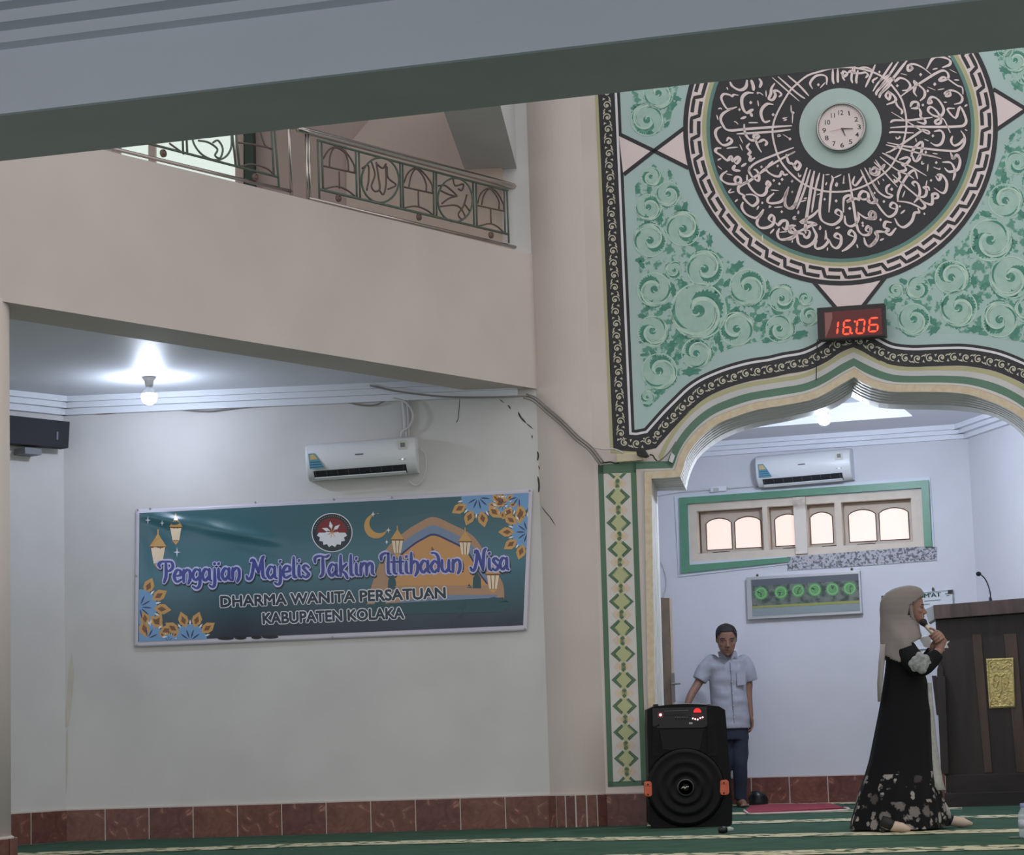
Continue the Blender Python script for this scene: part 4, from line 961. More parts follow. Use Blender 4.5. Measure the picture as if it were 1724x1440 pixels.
def text_px(pt, s, p0, p1, h, name, m_, par, bold=0.0, off=0.0, fitw=True, up=None):
    """lay text with its baseline from pixel p0 to p1, cap height h px; pt(px,py,off)->3D"""
    vs_, fs = text_mesh(s, bold)
    if not vs_: return None
    x0 = min(v[0] for v in vs_); x1 = max(v[0] for v in vs_)
    d = Vector((p1[0]-p0[0], p1[1]-p0[1], 0)); L = d.length; dn_ = d/L
    nn = up if up else Vector((dn_.y, -dn_.x, 0))
    out = []
    for x, y in vs_:
        q_ = Vector((p0[0], p0[1], 0)) + dn_*((x-x0)/(x1-x0)*L) + nn*(y/0.72*h)
        out.append(pt(q_.x, q_.y, off))
    q = MB(); q.add(out, fs); return q.build(name, m_, par, weld=False, fixn=False)

M_blackpl = mat('black_plastic', (26, 26, 29), .45); M_whitepl = mat('white_plastic', (226, 228, 230), .35)
M_chrome = mat('stainless_tube', (196, 188, 182), .25, 1.0); M_cableg = mat('cable_grey', (134, 128, 124), .6); M_cablew = mat('cable_white', (206, 204, 204), .6); M_cableb = mat('cable_black', (34, 34, 36), .5)

# ---------------------------------------------------------------- bulbs
def bulb(px, py, z, label, r, strength, name, cord=0):
    c = onz(px, py, z)
    e = empty('ceiling_bulb', c, label, 'light bulb')
    if cord:
        q = MB(); q.tube([c, c-UZ*cord], .006, 8); q.build('cord', M_cablew, e); c = c-UZ*cord  # hidden cord added so the bulb lights the tray less, the walls more
    q = MB(); q.lathe(c, [(.05, 0), (.052, -.012), (.036, -.03), (.032, -.06), (.028, -.075)], 20); q.build('lamp_holder', mat('holder_ivory', (200, 198, 190), .5), e, smooth=True)
    zc = -.118-r*.55
    q = MB(); q.lathe(c, [(.020, -.07), (.026, -.085), (r*.80, zc+r*.62), (r*.93, zc+r*.34), (r*.90, zc+r*.30)], 24); q.build('shade_collar', mat('bulb_collar', (226, 228, 230), .5), e, smooth=True)  # opaque collar added to hold the bulb's light off the ceiling
    q = MB(); q.lathe(c, [(r*.92, zc+r*.33), (r, zc), (r*.92, zc-r*.42), (r*.68, zc-r*.78), (r*.36, zc-r*.97), (.003, zc-r*1.02)], 24)
    q.build('bulb', emit(name, (222, 233, 255), strength), e, smooth=True)
bulb(251, 635, Z_CEIL, 'glowing white bulb in a small holder on the alcove ceiling above the banner', .062, 235, 'bulb_glow')
bulb(1384, 640, ZN+.16, 'glowing white bulb under the niche ceiling, half hidden by the arch', .055, 1150, 'bulb_glow_niche', .17)

# ---------------------------------------------------------------- air conditioners
def aircon(pl, TL, TR, BL, label, name_mat, mirror=False):
    a = pl.pt(*TL); b = pl.pt(*TR); W_ = (b-a).length; X = (b-a).normalized(); Z = (UZ - X*UZ.dot(X)).normalized(); N = pl.n
    Hh = .285
    org = a - Z*Hh
    e = empty('air_conditioner', org + X*W_/2, label, 'air conditioner')
    prof = [(0, 0), (.05, -.005), (.115, .0), (.165, .035), (.195, .085), (.205, .15), (.20, .215), (.175, .262), (.12, .285), (0, .285)]
    q = MB()
    def PT(t, o, z): return org + X*t + N*o + Z*z
    ends = [0, .012, W_-.012, W_]
    rws = []
    for i, t in enumerate(ends):
        k = .985 if i in (0, 3) else 1.0
        rws.append([PT(t, o*k, .1425+(z-.1425)*k) for o, z in prof])
    q.rings(rws); body = q.build('housing', M_whitepl, e, smooth=False)
    for p in body.data.polygons: p.use_smooth = abs(p.normal.dot(X)) < .7
    # dark outlet slot with a flap
    q = MB(); q.add([PT(.055, .118, .000), PT(W_-.055, .118, .000), PT(W_-.055, .192, .076), PT(.055, .192, .076)], [(0, 1, 2, 3)])
    q2 = MB(); q2.prism([PT(.055, .120, .002), PT(W_-.085, .120, .002), PT(W_-.085, .184, .060), PT(.055, .184, .060)], (N*.7-Z*.7)*.006)
    slot = q2.build('outlet', mat('outlet_dark', (40, 42, 46), .6), e)
    q = MB(); q.prism([PT(.06, .135, -.004), PT(W_-.09, .135, -.004), PT(W_-.09, .156, .012), PT(.06, .156, .012)], (N*.7-Z*.7)*.012); q.build('flap', M_whitepl, e)
    for i in range(9):
        t = .07 + i*(W_-.18)/8
        q = MB(); q.box(PT(t, .16, .03), (.004, .07, .004), (X, (N*.75+Z*.66).normalized(), Z)); q.build('vane', mat('vane_grey', (98, 100, 104), .6), slot)
    q = MB(); q.prism([PT(.03, .2075, .075), PT(.15, .2075, .075), PT(.115, .2095, .14), PT(.075, .207, .20), PT(.025, .207, .20)], N*.002); st = q.build('energy_sticker', mat('sticker_blue', (92, 150, 168), .4), e)
    q = MB(); q.prism([PT(.035, .2098, .15), PT(.10, .2118, .15), PT(.07, .2095, .19), PT(.035, .2095, .19)], N*.001); q.build('sticker_sun', mat('sticker_amber', (206, 178, 120), .4), st)
    q = MB()
    for i in range(3): q.prism([PT(.035, .2100, .085+i*.02), PT(.14-.012*i, .2100, .085+i*.02), PT(.14-.012*i, .2100, .092+i*.02), PT(.035, .2100, .092+i*.02)], N*.001)
    q.build('sticker_lines', mat('sticker_navy', (48, 92, 120), .4), st)
    q = MB(); q.box(PT(W_*.49, .208, .165), (.065, .003, .011), (X, N, Z)); q.build('maker_badge', mat('badge_grey', (108, 108, 112), .4), e)
    q = MB(); q.box(PT(W_-.10, .203, .212), (.075, .003, .075), (X, (N*.97+Z*.1).normalized(), Z)); lb = q.build('rating_label', mat('label_cream', (204, 204, 196), .5), e)
    q = MB(); q.box(PT(W_-.10, .206, .214), (.035, .003, .035), (X, (N*.97+Z*.1).normalized(), Z)); q.build('label_mark', mat('label_print', (120, 122, 120), .5), lb)
    for i in range(3):
        q = MB(); q.box(PT(W_-.13+i*.022, .2055, .10), (.008, .003, .006), (X, N, Z)); q.build('indicator', emit('indicator_white', (240, 245, 255), 1.5) if i == 1 else MATS['label_print'], e)
    return e
ac1 = aircon(BW, (520, 752), (703, 738), (527, 812), 'white wall air conditioner with blue sticker above the banner', 'a')
ac2 = aircon(MB_, (1278, 771), (1436, 757), (1281, 824), 'white wall air conditioner above the green framed niche window', 'b')
def cable(pl, pts, r, m_, label, off=.02, name='cable', group=None):
    o = ptube(pl, pts, r, name, m_, None, off)
    return props(o, label, 'cable', group)
C8 = lambda *p: crop(480, 560, .3248, p); C7 = lambda *p: crop(0, 480, .2917, p)
cable(BW, C8((610, 345), (618, 430), (625, 552)), .016, M_cablew, 'straight white pipe rising from the banner wall air conditioner', .03, 'pipe')
cable(BW, C8((632, 345), (638, 430), (640, 550)), .010, M_cablew, 'thin white conduit beside the air conditioner pipe', .03, 'pipe')
cable(BW, C8((560, 342), (620, 360), (655, 400), (663, 445), (640, 490), (605, 515), (600, 548)), .010, M_cablew, 'white cable loop above the banner wall air conditioner', .06)
cable(BW, C8((698, 598), (728, 640), (727, 715), (705, 775), (672, 793), (640, 770)), .008, M_cablew, 'white drain hose loop at the right end of the air conditioner', .05)
cable(BW, C7((70, 757), (230, 745), (440, 742), (500, 737), (600, 742), (740, 727), (860, 717), (1000, 717), (1200, 729), (1380, 708), (1714, 692))[:-1] + C8((0, 375), (150, 365), (290, 358), (400, 378), (470, 375), (540, 347), (620, 342)), .007, M_cableg, 'thin grey cable sagging along the cornice above the banner', .04)
cable(BW, C8((440, 275), (600, 308), (800, 331), (950, 336), (1100, 335), (1255, 327)), .008, M_cableg, 'grey cable running under the cornice to the beam end', .17)
MWc = MW.shifted(.05)
for i, (dx, dy) in enumerate(((0, 0), (10, -8), (-4, 12))):
    cable(MWc, [(x, y) for x, y in C8(*[(u+dx, v+dy) for u, v in ((1240, 327), (1290, 345), (1360, 405), (1430, 465), (1510, 545), (1580, 602), (1640, 680))])], .0075, M_cableg,
          ('upper', 'middle', 'lower')[(1, 0, 2)[i]] + ' cable of the bundle crossing the column towards the arch', .06+.012*i, group='cable bundle on the column')
cable(MW, [(993, 752), (1015, 756.5), (1031, 756), (1043, 759), (1049, 764)], .006, M_cablew, 'white cable running to the cream box at the mural corner', .06)
cable(MW, [(1011, 780), (1020, 779), (1028, 778), (1036, 780), (1042, 779)], .006, M_cableb, 'short dark cable lying on the green ledge of the lattice strip', .02)
cable(MW, [(1107, 777), (1110, 776), (1116, 772), (1128, 760), (1138, 744)], .006, M_cableg, 'grey cable curling up beside the arch moulding', .05)
cable(MW, [(1376, 572), (1375, 600), (1374, 640)], .004, M_cableb, 'thin black wire hanging below the digital clock', .035)
cable(MB_, [(1100, 838), (1118, 833), (1145, 829), (1200, 824.5)], .007, M_cablew, 'white cable left of the niche socket', .015)
cable(MB_, [(1222, 823), (1250, 820.5), (1282, 818)], .007, M_cablew, 'white cable between niche socket and air conditioner', .015)
cable(MB_, [(1112, 945), (1120, 965), (1122, 985), (1116, 1007)], .004, M_cablew, 'thin loose wire hanging by the niche door', .012)
sk = empty('socket_adapter', MB_.pt(1211, 829), 'small white plug adapter on the niche wall above the window', 'socket')
pprism(MB_, [(1197, 821), (1224, 818.5), (1224, 827), (1197, 830)], .002, .035, 'adapter_body', M_whitepl, sk, bevel=.004)
pprism(MB_, [(1202, 822.5), (1210, 822), (1210, 827), (1202, 827.6)], .033, .05, 'plug', mat('plug_grey', (180, 180, 178), .5), sk)
bx_ = empty('junction_box', MW.pt(1062, 781), 'cream cable box at the lower corner of the mural', 'cable box')
pprism(MW, [(1041, 766.5), (1082, 764), (1084.5, 776), (1041, 779.5)], .004, .06, 'box_body', mat('box_cream', (214, 200, 170), .5), bx_, bevel=.004)
pprism(MW, [(1041, 763.5), (1074, 761.5), (1082, 764), (1041, 766.5)], .004, .05, 'box_lid', mat('box_cream_lid', (206, 196, 160), .5), bx_)
ad = empty('power_adapter', MW.pt(1083, 772), 'black power adapter resting on the cream cable box', 'adapter')
pprism(MW, [(1073.5, 760), (1087, 758.5), (1091, 764), (1094, 769), (1088, 772), (1076, 769)], .05, .11, 'adapter_body', M_blackpl, ad, bevel=.006)
ptube(MW, [(1094, 766), (1099, 767), (1102, 772), (1106, 776)], .006, 'lead', M_cableb, ad, .08)
pprism(MW, [(1127, 777), (1131, 762), (1137, 768), (1133, 780)], .004, .02, 'white_tag', M_whitepl)
props(bpy.data.objects['white_tag'], 'small white scrap of plastic stuck beside the arch moulding', 'plastic tag')
# cracks in the plaster of the banner wall
pk_ = Paint(BW, 2)
for w, pts in ((4, ((1110, 345), (1135, 365))), (7, ((1155, 375), (1170, 398))), (9, ((1208, 412), (1222, 440), (1250, 470))), (5, ((1250, 470), (1285, 500))), (6, ((1280, 530), (1281, 550))), (3, ((905, 340), (898, 440), (885, 470)))):
    pk_.stroke(C8(*pts), w*.3248, taper=.2)
pk_.build('plaster_crack', mat('crack_dark', (70, 68, 68), .9), wall_banner)
def colpt(px, py, off=0):
    d = ray(px, py); best = None
    for a, c in zip(AP, AP[1:]):
        t = (c-a); det = d.x*(-t.y) + t.x*d.y
        if abs(det) < 1e-9: continue
        rx, ry = a.x-CP.x, a.y-CP.y
        k = (rx*(-t.y) + t.x*ry)/det; u = (d.x*ry - d.y*rx)/det
        if -.001 <= u <= 1.001: best = k
    if best is None: return BW.pt(px, py, off)
    return CP + d*(best-off/d.length)
pk_ = Paint(BW, 0, fn=lambda x, y, o: colpt(x, y, .003))
for w, pts in ((8, ((1308, 615), (1312, 640), (1308, 665))), (5, ((1314, 690), (1318, 710))), (9, ((1310, 745), (1316, 790), (1314, 830))), (4, ((1328, 900), (1350, 930), (1375, 960), (1400, 1000)))):
    pk_.stroke(C8(*pts), w*.3248, taper=.2)
pk_.build('plaster_crack', MATS['crack_dark'], column_engaged)
pk_ = Paint(BW, 2)
for pts, w in (([(121, 1100), (118, 1160), (112, 1215), (108, 1225)], 9), ([(98, 1100), (93, 1180), (94, 1225)], 8), ([(60, 1231), (80, 1229), (100, 1236)], 2), ([(113, 1225), (112, 1290), (110, 1340)], 4)):
    pk_.stroke(pts, w, taper=.1)
pk_.build('damp_stain', mat('damp_stain', (204, 199, 186), .8, vary=.08, scale=9), wall_banner)
# ---------------------------------------------------------------- wall loudspeaker in the alcove
spk = empty('wall_loudspeaker', onz(60, 1000, 2.9), 'black box loudspeaker mounted high on the left alcove wall', 'loudspeaker')
LWp = VPlane(LC, 41)
LWf = LWp.shifted(.16)
pprism(LWf, [(-20, 699), (105, 712.5), (102.5, 757), (-20, 747)], -.10, 0, 'cabinet', mat('speaker_cloth', (36, 37, 43), .8, bump=.2, bscale=120), spk, bevel=.006)
pprism(LWf, [(95, 727), (98, 727.5), (97.5, 741), (94.5, 740.5)], .001, .005, 'maker_badge', mat('badge_dim', (106, 108, 114), .4), spk)
q = MB(); c_ = LWf.pt(40, 752, -.14); q.box(c_ - UZ*.05, (.16, .25, .05), (LWp.t, LWp.n, UZ)); q.build('bracket', mat('bracket_grey', (120, 122, 128), .6), spk)

# ---------------------------------------------------------------- gallery railing
RP = BAL.shifted(-.12)
rl = empty('gallery_railing', BAL.pt(700, 372), 'low steel and green iron railing with arch motifs, right section on the gallery parapet', 'railing')
rl2 = empty('gallery_railing', BAL.pt(350, 290), 'left section of the gallery railing in front of the bright upper window', 'railing')
M_iron = mat('iron_green', (100, 114, 102), .5, vary=.2, scale=30); M_iron2 = mat('iron_brown', (104, 88, 80), .5)
C2_ = lambda *p: crop(500, 150, .2668, p); C1_ = lambda *p: crop(0, 0, .348, p)
def rt(par, pts, r, nm, m_=M_iron, sm=True): return ptube(RP, pts, r, nm, m_, par, 0, 6, sm)
rt(rl, C2_((5, 251), (300, 330), (900, 490), (1330, 604), (1385, 630), (1404, 680), (1408, 840), (1418, 1012)), .026, 'handrail', M_chrome)
rt(rl, C2_((1382, 665), (1390, 840), (1397, 1005)), .014, 'post', M_chrome)
for x in (57, 72): rt(rl, C2_((x, 285), (x+6, 480), (x+10, 692)), .011, 'post', M_chrome, False)
rt(rl, C2_((76, 690), (800, 862), (1400, 1003)), .013, 'bottom_rail', M_chrome, False)
rt(rl, C2_((128, 322), (700, 478), (1330, 642)), .009, 'frame_bar', M_iron, False)
rt(rl, C2_((140, 632), (700, 765), (1335, 917)), .010, 'frame_bar', M_iron, False)
for a, b in (((130, 322), (142, 692)), ((155, 330), (165, 628)), ((370, 388), (378, 682)), ((390, 393), (399, 690)), ((650, 462), (656, 752)), ((666, 467), (672, 752)), ((862, 520), (863, 800)), ((878, 524), (881, 803)), ((1110, 585), (1118, 866)), ((1130, 590), (1136, 868)), ((1308, 637), (1313, 912)), ((1325, 642), (1337, 972))): rt(rl, C2_(a, b), .0085, 'upright', M_iron, False)
for pts in ([(165, 440), (200, 385), (250, 365), (310, 400), (360, 480), (362, 530)], [(205, 492), (210, 420), (240, 370), (300, 400), (320, 450), (325, 518)], [(165, 485), (365, 530)], [(266, 520), (268, 628)], [(170, 630), (250, 615), (310, 635), (365, 675)],
            [(675, 590), (700, 530), (750, 498), (800, 530), (850, 600), (855, 650)], [(705, 625), (720, 550), (750, 505), (790, 540), (815, 600), (815, 645)], [(675, 618), (855, 658)], [(765, 645), (768, 748)], [(675, 750), (750, 740), (820, 765), (855, 795)],
            [(1140, 720), (1160, 660), (1210, 625), (1260, 650), (1300, 720), (1305, 760)], [(1165, 730), (1180, 670), (1215, 630), (1250, 660), (1275, 710), (1275, 755)], [(1140, 735), (1305, 770)], [(1222, 755), (1225, 852)], [(1145, 865), (1215, 850), (1260, 865), (1300, 900)]): rt(rl, C2_(*pts), .007, 'arch_motif', M_iron2)
for cx, cy, rx, ry in ((525, 575, 118, 142), (998, 700, 110, 138)):
    pts = [(cx+rx*math.cos(a*math.pi/14), cy+ry*math.sin(a*math.pi/14)) for a in range(28)]
    q = MB(); q.tube([RP.pt(*p) for p in C2_(*pts)], .008, 6, closed=True); q.build('ring', M_iron, rl, smooth=True)
for pts in ([(412, 500), (450, 482), (452, 570), (440, 640)], [(470, 458), (492, 540), (470, 610), (490, 645), (522, 632), (515, 560), (500, 460)], [(520, 640), (545, 665), (562, 600), (560, 480)], [(568, 490), (575, 560), (625, 605), (575, 632)], [(500, 470), (540, 500), (562, 472)],
            [(892, 610), (940, 612), (1010, 676), (950, 662), (905, 640)], [(915, 722), (960, 690), (1010, 676)], [(900, 742), (1010, 736), (1060, 800), (1040, 822), (1018, 790), (1050, 740), (1072, 668)], [(985, 565), (998, 610), (1050, 600), (1040, 640), (1018, 630)], [(1060, 730), (1092, 772)]): rt(rl, C2_(*pts), .0075, 'script_motif', M_iron2)
def rosette(par, p):
    c = RP.pt(*p); q = MB(); q.lathe(c, [(.028, -.006), (.028, .006), (.02, .012), (.016, .006), (.009, .014), (.001, .016)], 14, axis=RP.n); q.build('rosette', mat('rosette_iron', (112, 92, 84), .5), par)
for p in C2_((262, 690), (770, 808), (1225, 922)): rosette(rl, p)
rt(rl2, C1_((400, 682), (580, 727), (1000, 829), (1410, 927)), .013, 'bottom_rail', M_chrome, False)
rt(rl2, C1_((1390, 560), (1398, 640), (1411, 945)), .013, 'post', M_chrome, False)
rt(rl2, C1_((250, 575), (700, 690), (1345, 857)), .009, 'frame_bar', M_iron, False)
for a, b in (((1115, 560), (1140, 802)), ((1133, 560), (1158, 805)), ((1310, 580), (1325, 850)), ((1326, 590), (1350, 910)), ((880, 540), (886, 742)), ((897, 540), (906, 745)), ((720, 500), (728, 700))): rt(rl2, C1_(a, b), .0085, 'upright', M_iron, False)
for pts in ([(820, 694), (890, 745)], [(1255, 620), (1280, 700), (1312, 722)], [(1150, 690), (1230, 700), (1315, 720)], [(1160, 805), (1220, 795), (1290, 815), (1325, 845)]): rt(rl2, C1_(*pts), .007, 'arch_motif', M_iron2)
for pts in ([(925, 640), (940, 700), (980, 750), (1040, 775), (1090, 760), (1118, 715), (1120, 650)], [(960, 680), (1010, 690), (1052, 722), (1040, 752), (1065, 765), (1078, 720), (1055, 680), (1030, 690)]): rt(rl2, C1_(*pts), .0075, 'script_motif', M_iron)
for p in C1_((790, 742), (1235, 858)): rosette(rl2, p)
rt(rl2, C1_((200, 300), (700, 430), (1340, 590), (1420, 611)), .026, 'handrail', M_chrome, False)

# ---------------------------------------------------------------- round wall clock
CK = (1417, 216); ckp = MW
mp_ = mpp(MW, 1417, 216)
ck = empty('wall_clock', MW.pt(1417, 258), 'round silver wall clock with white dial in the centre of the calligraphy medallion', 'clock')
cc_ = MW.pt(*CK, .004); R_ = 42*mp_
q = MB(); q.lathe(cc_, [(R_*.9, 0), (R_, .004), (R_*1.01, .03), (R_*.97, .05), (R_*.93, .052), (R_*.90, .040), (R_*.90, .03)], 48, axis=MW.n); q.build('rim', mat('clock_chrome', (168, 168, 166), .22, 1.0), ck, smooth=True)
q = MB(); q.lathe(cc_, [(R_*.91, .026), (R_*.91, .032), (.001, .032)], 48, axis=MW.n); dial = q.build('dial', mat('dial_white', (232, 216, 214), .5), ck)
def ckpt(px, py, off=0): return MW.pt(px, py, .037+off)
M_num = mat('dial_print', (44, 42, 46), .5)
C6_ = lambda u, v: (1300+.1389*u, 90+.1389*v)
for s_, u, v, w in (('12', 833, 745, 58), ('1', 937, 752, 14), ('2', 1020, 825, 44), ('3', 1055, 917, 42), ('4', 1030, 1012, 46), ('5', 952, 1097, 42), ('6', 850, 1138, 46), ('7', 752, 1120, 40), ('8', 663, 1052, 44), ('9', 632, 960, 44), ('10', 672, 862, 62), ('11', 737, 778, 44)):
    x, y = C6_(u, v); w *= .1389
    text_px(ckpt, s_, (x-w/2, y+.2), (x+w/2, y-.2), 8.0, 'numeral', M_num, dial, bold=.008)
for i in range(60):
    a = i*math.pi/30; r0, r1 = (37.0, 38.2)
    p0 = (1416+r0*math.sin(a), 215.5-r0*math.cos(a)); p1 = (1416+r1*math.sin(a), 215.5-r1*math.cos(a))
    Paint(MW, 0, fn=lambda x, y, o: ckpt(x, y, 0)).stroke([p0, p1], .8, taper=0, smooth=False).build('minute_mark', M_num, dial)
def hand(p0, p1, w0, w1, name, m_, off):
    d = Vector((p1[0]-p0[0], p1[1]-p0[1], 0)).normalized(); n_ = Vector((-d.y, d.x, 0))
    pts = [(p0[0]+n_.x*w0, p0[1]+n_.y*w0), (p0[0]-n_.x*w0, p0[1]-n_.y*w0), (p1[0]-n_.x*w1, p1[1]-n_.y*w1), (p1[0]+n_.x*w1, p1[1]+n_.y*w1)]
    q = MB(); q.prism([ckpt(x, y, off) for x, y in pts], MW.n*.002); q.build(name, m_, ck)
h0 = C6_(848, 912)
hand(C6_(835, 912), C6_(980, 912), 1.1, .5, 'minute_hand', M_num, .006)
hand(C6_(845, 905), C6_(885, 998), 1.2, .5, 'hour_hand', M_num, .003)
hand(C6_(870, 908), C6_(705, 945), .3, .2, 'second_hand', mat('second_red', (170, 110, 106), .5), .009)

# ---------------------------------------------------------------- red LED clock
led = empty('digital_clock', MW.pt(1436, 575), 'black box digital clock with red digits above the arch tip', 'clock')
LT = [(1378.5, 521.5), (1491.5, 513.5), (1494, 569.5), (1380.5, 576.5)]
LP = MW.shifted(.13)
pprism(LP, LT, -.085, 0, 'casing', mat('led_case', (44, 36, 38), .45), led, bevel=.006)
pprism(LP, [(1387, 526), (1484, 519), (1486, 563.5), (1389, 570)], .0005, .003, 'screen', mat('led_screen_red', (104, 18, 20), .2), led)  # red glow of the digits put into the screen colour
pprism(LP, [(1388.5, 527), (1401, 526), (1401.5, 535), (1397, 552), (1390.5, 568), (1389.8, 568)], .0032, .0042, 'painted_reflection', mat('reflection_pale', (150, 96, 92), .25), led)  # pale reflection painted onto the screen as a flat shape
LEDM = emit('led_red', (255, 62, 36), 2.6)
def seg7(x0, y0, w, h, segs, sl):
    """slanted seven-segment digit"""
    def PX(u, v): return (x0 + u*w + (1-v)*sl, y0 + v*h - u*w*.07)
    S = {'a': ((.08, 0), (.92, 0)), 'b': ((1, .05), (1, .46)), 'c': ((1, .54), (1, .95)), 'd': ((.08, 1), (.92, 1)), 'e': ((0, .54), (0, .95)), 'f': ((0, .05), (0, .46)), 'g': ((.08, .5), (.92, .5))}
    for k_ in segs:
        a, b = S[k_]; p = Paint(LP, 0, fn=lambda x, y, o: LP.pt(x, y, .005)); p.stroke([PX(*a), PX(*b)], 3.0, taper=.5, smooth=False); p.build('digit_segment', LEDM, led)
C6a = lambda u, v: (1340+.2362*u, 460+.2362*v)
for (u, v, w, sg) in ((293, 342, 0, 'bc'), (335, 340, 50, 'acdefg'), (430, 335, 52, 'abcdef'), (518, 322, 62, 'acdefg')):
    x, y = C6a(u, v); seg7(x, y, w*.2362, 96*.2362, sg if w else 'ef', 2.2)
for u, v in ((421, 345), (398, 428)):
    x, y = C6a(u, v); Paint(LP, 0, fn=lambda x_, y_, o: LP.pt(x_, y_, .005)).disc((x, y), 1.8, 8).build('colon_dot', LEDM, led)

# ---------------------------------------------------------------- prayer time board
pbd = empty('prayer_time_board', MB_.pt(1356, 1040), 'framed prayer time board with six green clocks on the niche wall', 'clock board')
pprism(MB_, [(1258, 972.5), (1449, 961.5), (1453, 1033.5), (1261, 1044)], .004, .06, 'frame', mat('alu_frame', (196, 198, 200), .35, .6), pbd, bevel=.004)
BPs = MB_.shifted(.062)
pprism(BPs, [(1264.5, 976.5), (1445, 966), (1448, 1028.5), (1267, 1038)], 0, .002, 'print', mat('board_print', (126, 134, 122), .5, rgb2=(52, 66, 52), scale=18, lo=.4, hi=.6), pbd)
pprism(BPs, [(1264.5, 976.5), (1445, 966), (1445.5, 977), (1265, 987)], .002, .003, 'print_sky', mat('board_sky', (98, 102, 112), .5), pbd)
pprism(BPs, [(1266, 1021), (1447, 1011), (1447.5, 1015.5), (1266, 1024.5)], .002, .003, 'print_band', mat('board_yellow', (176, 178, 84), .5), pbd)
pprism(BPs, [(1266, 1025), (1447.5, 1016), (1448, 1028.5), (1267, 1038)], .002, .003, 'print_footer', mat('board_pale', (158, 172, 172), .5), pbd)
M_gclk = mat('clock_green', (112, 190, 104), .4, vary=.25, scale=40); M_gclk2 = mat('clock_green_pale', (166, 214, 150), .4)
for i, (u, v) in enumerate(((625, 755), (740, 750), (840, 740), (937, 735), (1040, 732), (1140, 727))):
    x, y = 1100+.29*u, 780+.29*v
    q = MB(); fn_ = lambda x_, y_, o: BPs.pt(x_, y_, .004+o)
    p = Paint(BPs, 0, fn=fn_); p.poly([(x+(11.8 if j % 2 else 10.6)*math.cos(j*math.pi/14), y+(11.8 if j % 2 else 10.6)*math.sin(j*math.pi/14)) for j in range(28)]); d = p.build('clock_face', M_gclk, pbd)
    Paint(BPs, 1, fn=fn_).ring((x, y), 7.5, 9, 24).build('hour_ring', M_gclk2, d)
    for a, L in ((rnd.uniform(0, 6), 8), (rnd.uniform(0, 6), 6)):
        Paint(BPs, 2, fn=fn_).stroke([(x, y), (x+L*math.cos(a), y+L*math.sin(a))], 1.5, taper=.4, smooth=False).build('clock_hand', M_num, d)
pprism(BPs, [(1264.5, 976.5), (1445, 966), (1448, 1028.5), (1267, 1038)], .008, .010, 'cover_glass', glass('cover_glass', (120, 130, 132), .05, .10), pbd)
for p in ((1275, 969), (1434, 958.5)):
    q = MB(); q.ball(MB_.pt(p[0], p[1], .012), .012, 8, 6); q.build('hook', M_dark, pbd)

# ---------------------------------------------------------------- friday board behind the speaker
fbd = empty('notice_board', MB_.pt(1545, 1100), 'white notice board lettered JUM\'AT behind the woman and the pulpit', 'notice board')
pprism(MB_, [(1485, 1004), (1604, 993), (1609, 1088), (1489, 1099)], .004, .022, 'panel', mat('board_white', (214, 218, 222), .5), fbd)
for pts in ([(1485, 1004), (1604, 993), (1604, 994.5), (1485, 1005.5)], [(1602.6, 993), (1604, 993), (1609, 1088), (1607.6, 1088)]): pprism(MB_, pts, .022, .026, 'edge', mat('board_edge', (150, 160, 166), .4), fbd)
for x, y in ((1488, 1005), (1600, 995.5)): pprism(MB_, [(x-4, y-1.5), (x+4, y-2.2), (x+4, y+4), (x-4, y+4.6)], .022, .032, 'corner_clip', M_blackpl, fbd)
fpt = lambda x, y, o=0: MB_.pt(x, y, .026)
for k_ in range(3): text_px(fpt, "JUM'AT", (1541.6+.5*k_, 1008), (1583.6+.5*k_, 1004.5), 7.4, 'lettering', mat('letter_green', (40, 92, 76), .5), fbd)
for (x0, y0, x1, y1) in ((1556, 1012.5, 1584, 1010), (1591, 1000, 1598, 999.3), (1593, 1003, 1598, 1002.5), (1556, 1018, 1566, 1017)): Paint(MB_, 0, fn=fpt).stroke([(x0, y0), (x1, y1)], .9, taper=0, smooth=False).build('rule', MATS['letter_green'], fbd)
q = MB(); q.lathe(MB_.pt(1571, 995, .02), [(.012, 0), (.012, .02), (.001, .035)], 8); q.build('hook', M_dark, fbd)

# ---------------------------------------------------------------- banner
def seg_d(p, a, b):
    ax, ay = a; bx, by = b; vx, vy = bx-ax, by-ay; t = max(0, min(1, ((p[0]-ax)*vx+(p[1]-ay)*vy)/(vx*vx+vy*vy)))
    return math.hypot(p[0]-ax-t*vx, p[1]-ay-t*vy), t
FOLDS = [((232, 864), (330, 886), .020, 8), ((330, 886), (470, 912), .032, 10), ((470, 912), (600, 918), .004, 18), ((236, 866), (480, 893), .006, 9), ((236, 868), (340, 905), .006, 8), ((340, 905), (480, 935), .006, 8), ((232, 868), (300, 950), .007, 9), ((232, 870), (252, 1000), .005, 8),
         ((882, 940), (872, 1040), .006, 5), ((868, 960), (860, 1050), .006, 5), ((853, 970), (850, 1045), .005, 5), ((838, 990), (836, 1050), .004, 5), ((690, 1030), (740, 1005), .005, 6), ((770, 1040), (790, 1010), .005, 6), ((650, 872), (760, 860), .003, 6)]
def disp(x, y):
    s_ = 0.004*math.sin((x-230)*.012) + .003*math.sin(y*.03+x*.01)
    for a, b, am, wd in FOLDS:
        d, t = seg_d((x, y), a, b); s_ += am*math.exp(-(d/wd)**2)*math.sin(math.pi*(.08+.84*t))
    return s_
BTL, BTR, BBR, BBL = (228, 858), (897, 823), (887, 1062), (226, 1090)
def bil(u, v):
    x = (BTL[0]*(1-u)+BTR[0]*u)*(1-v)+(BBL[0]*(1-u)+BBR[0]*u)*v
    y = (BTL[1]*(1-u)+BTR[1]*u)*(1-v)+(BBL[1]*(1-u)+BBR[1]*u)*v
    return x, y
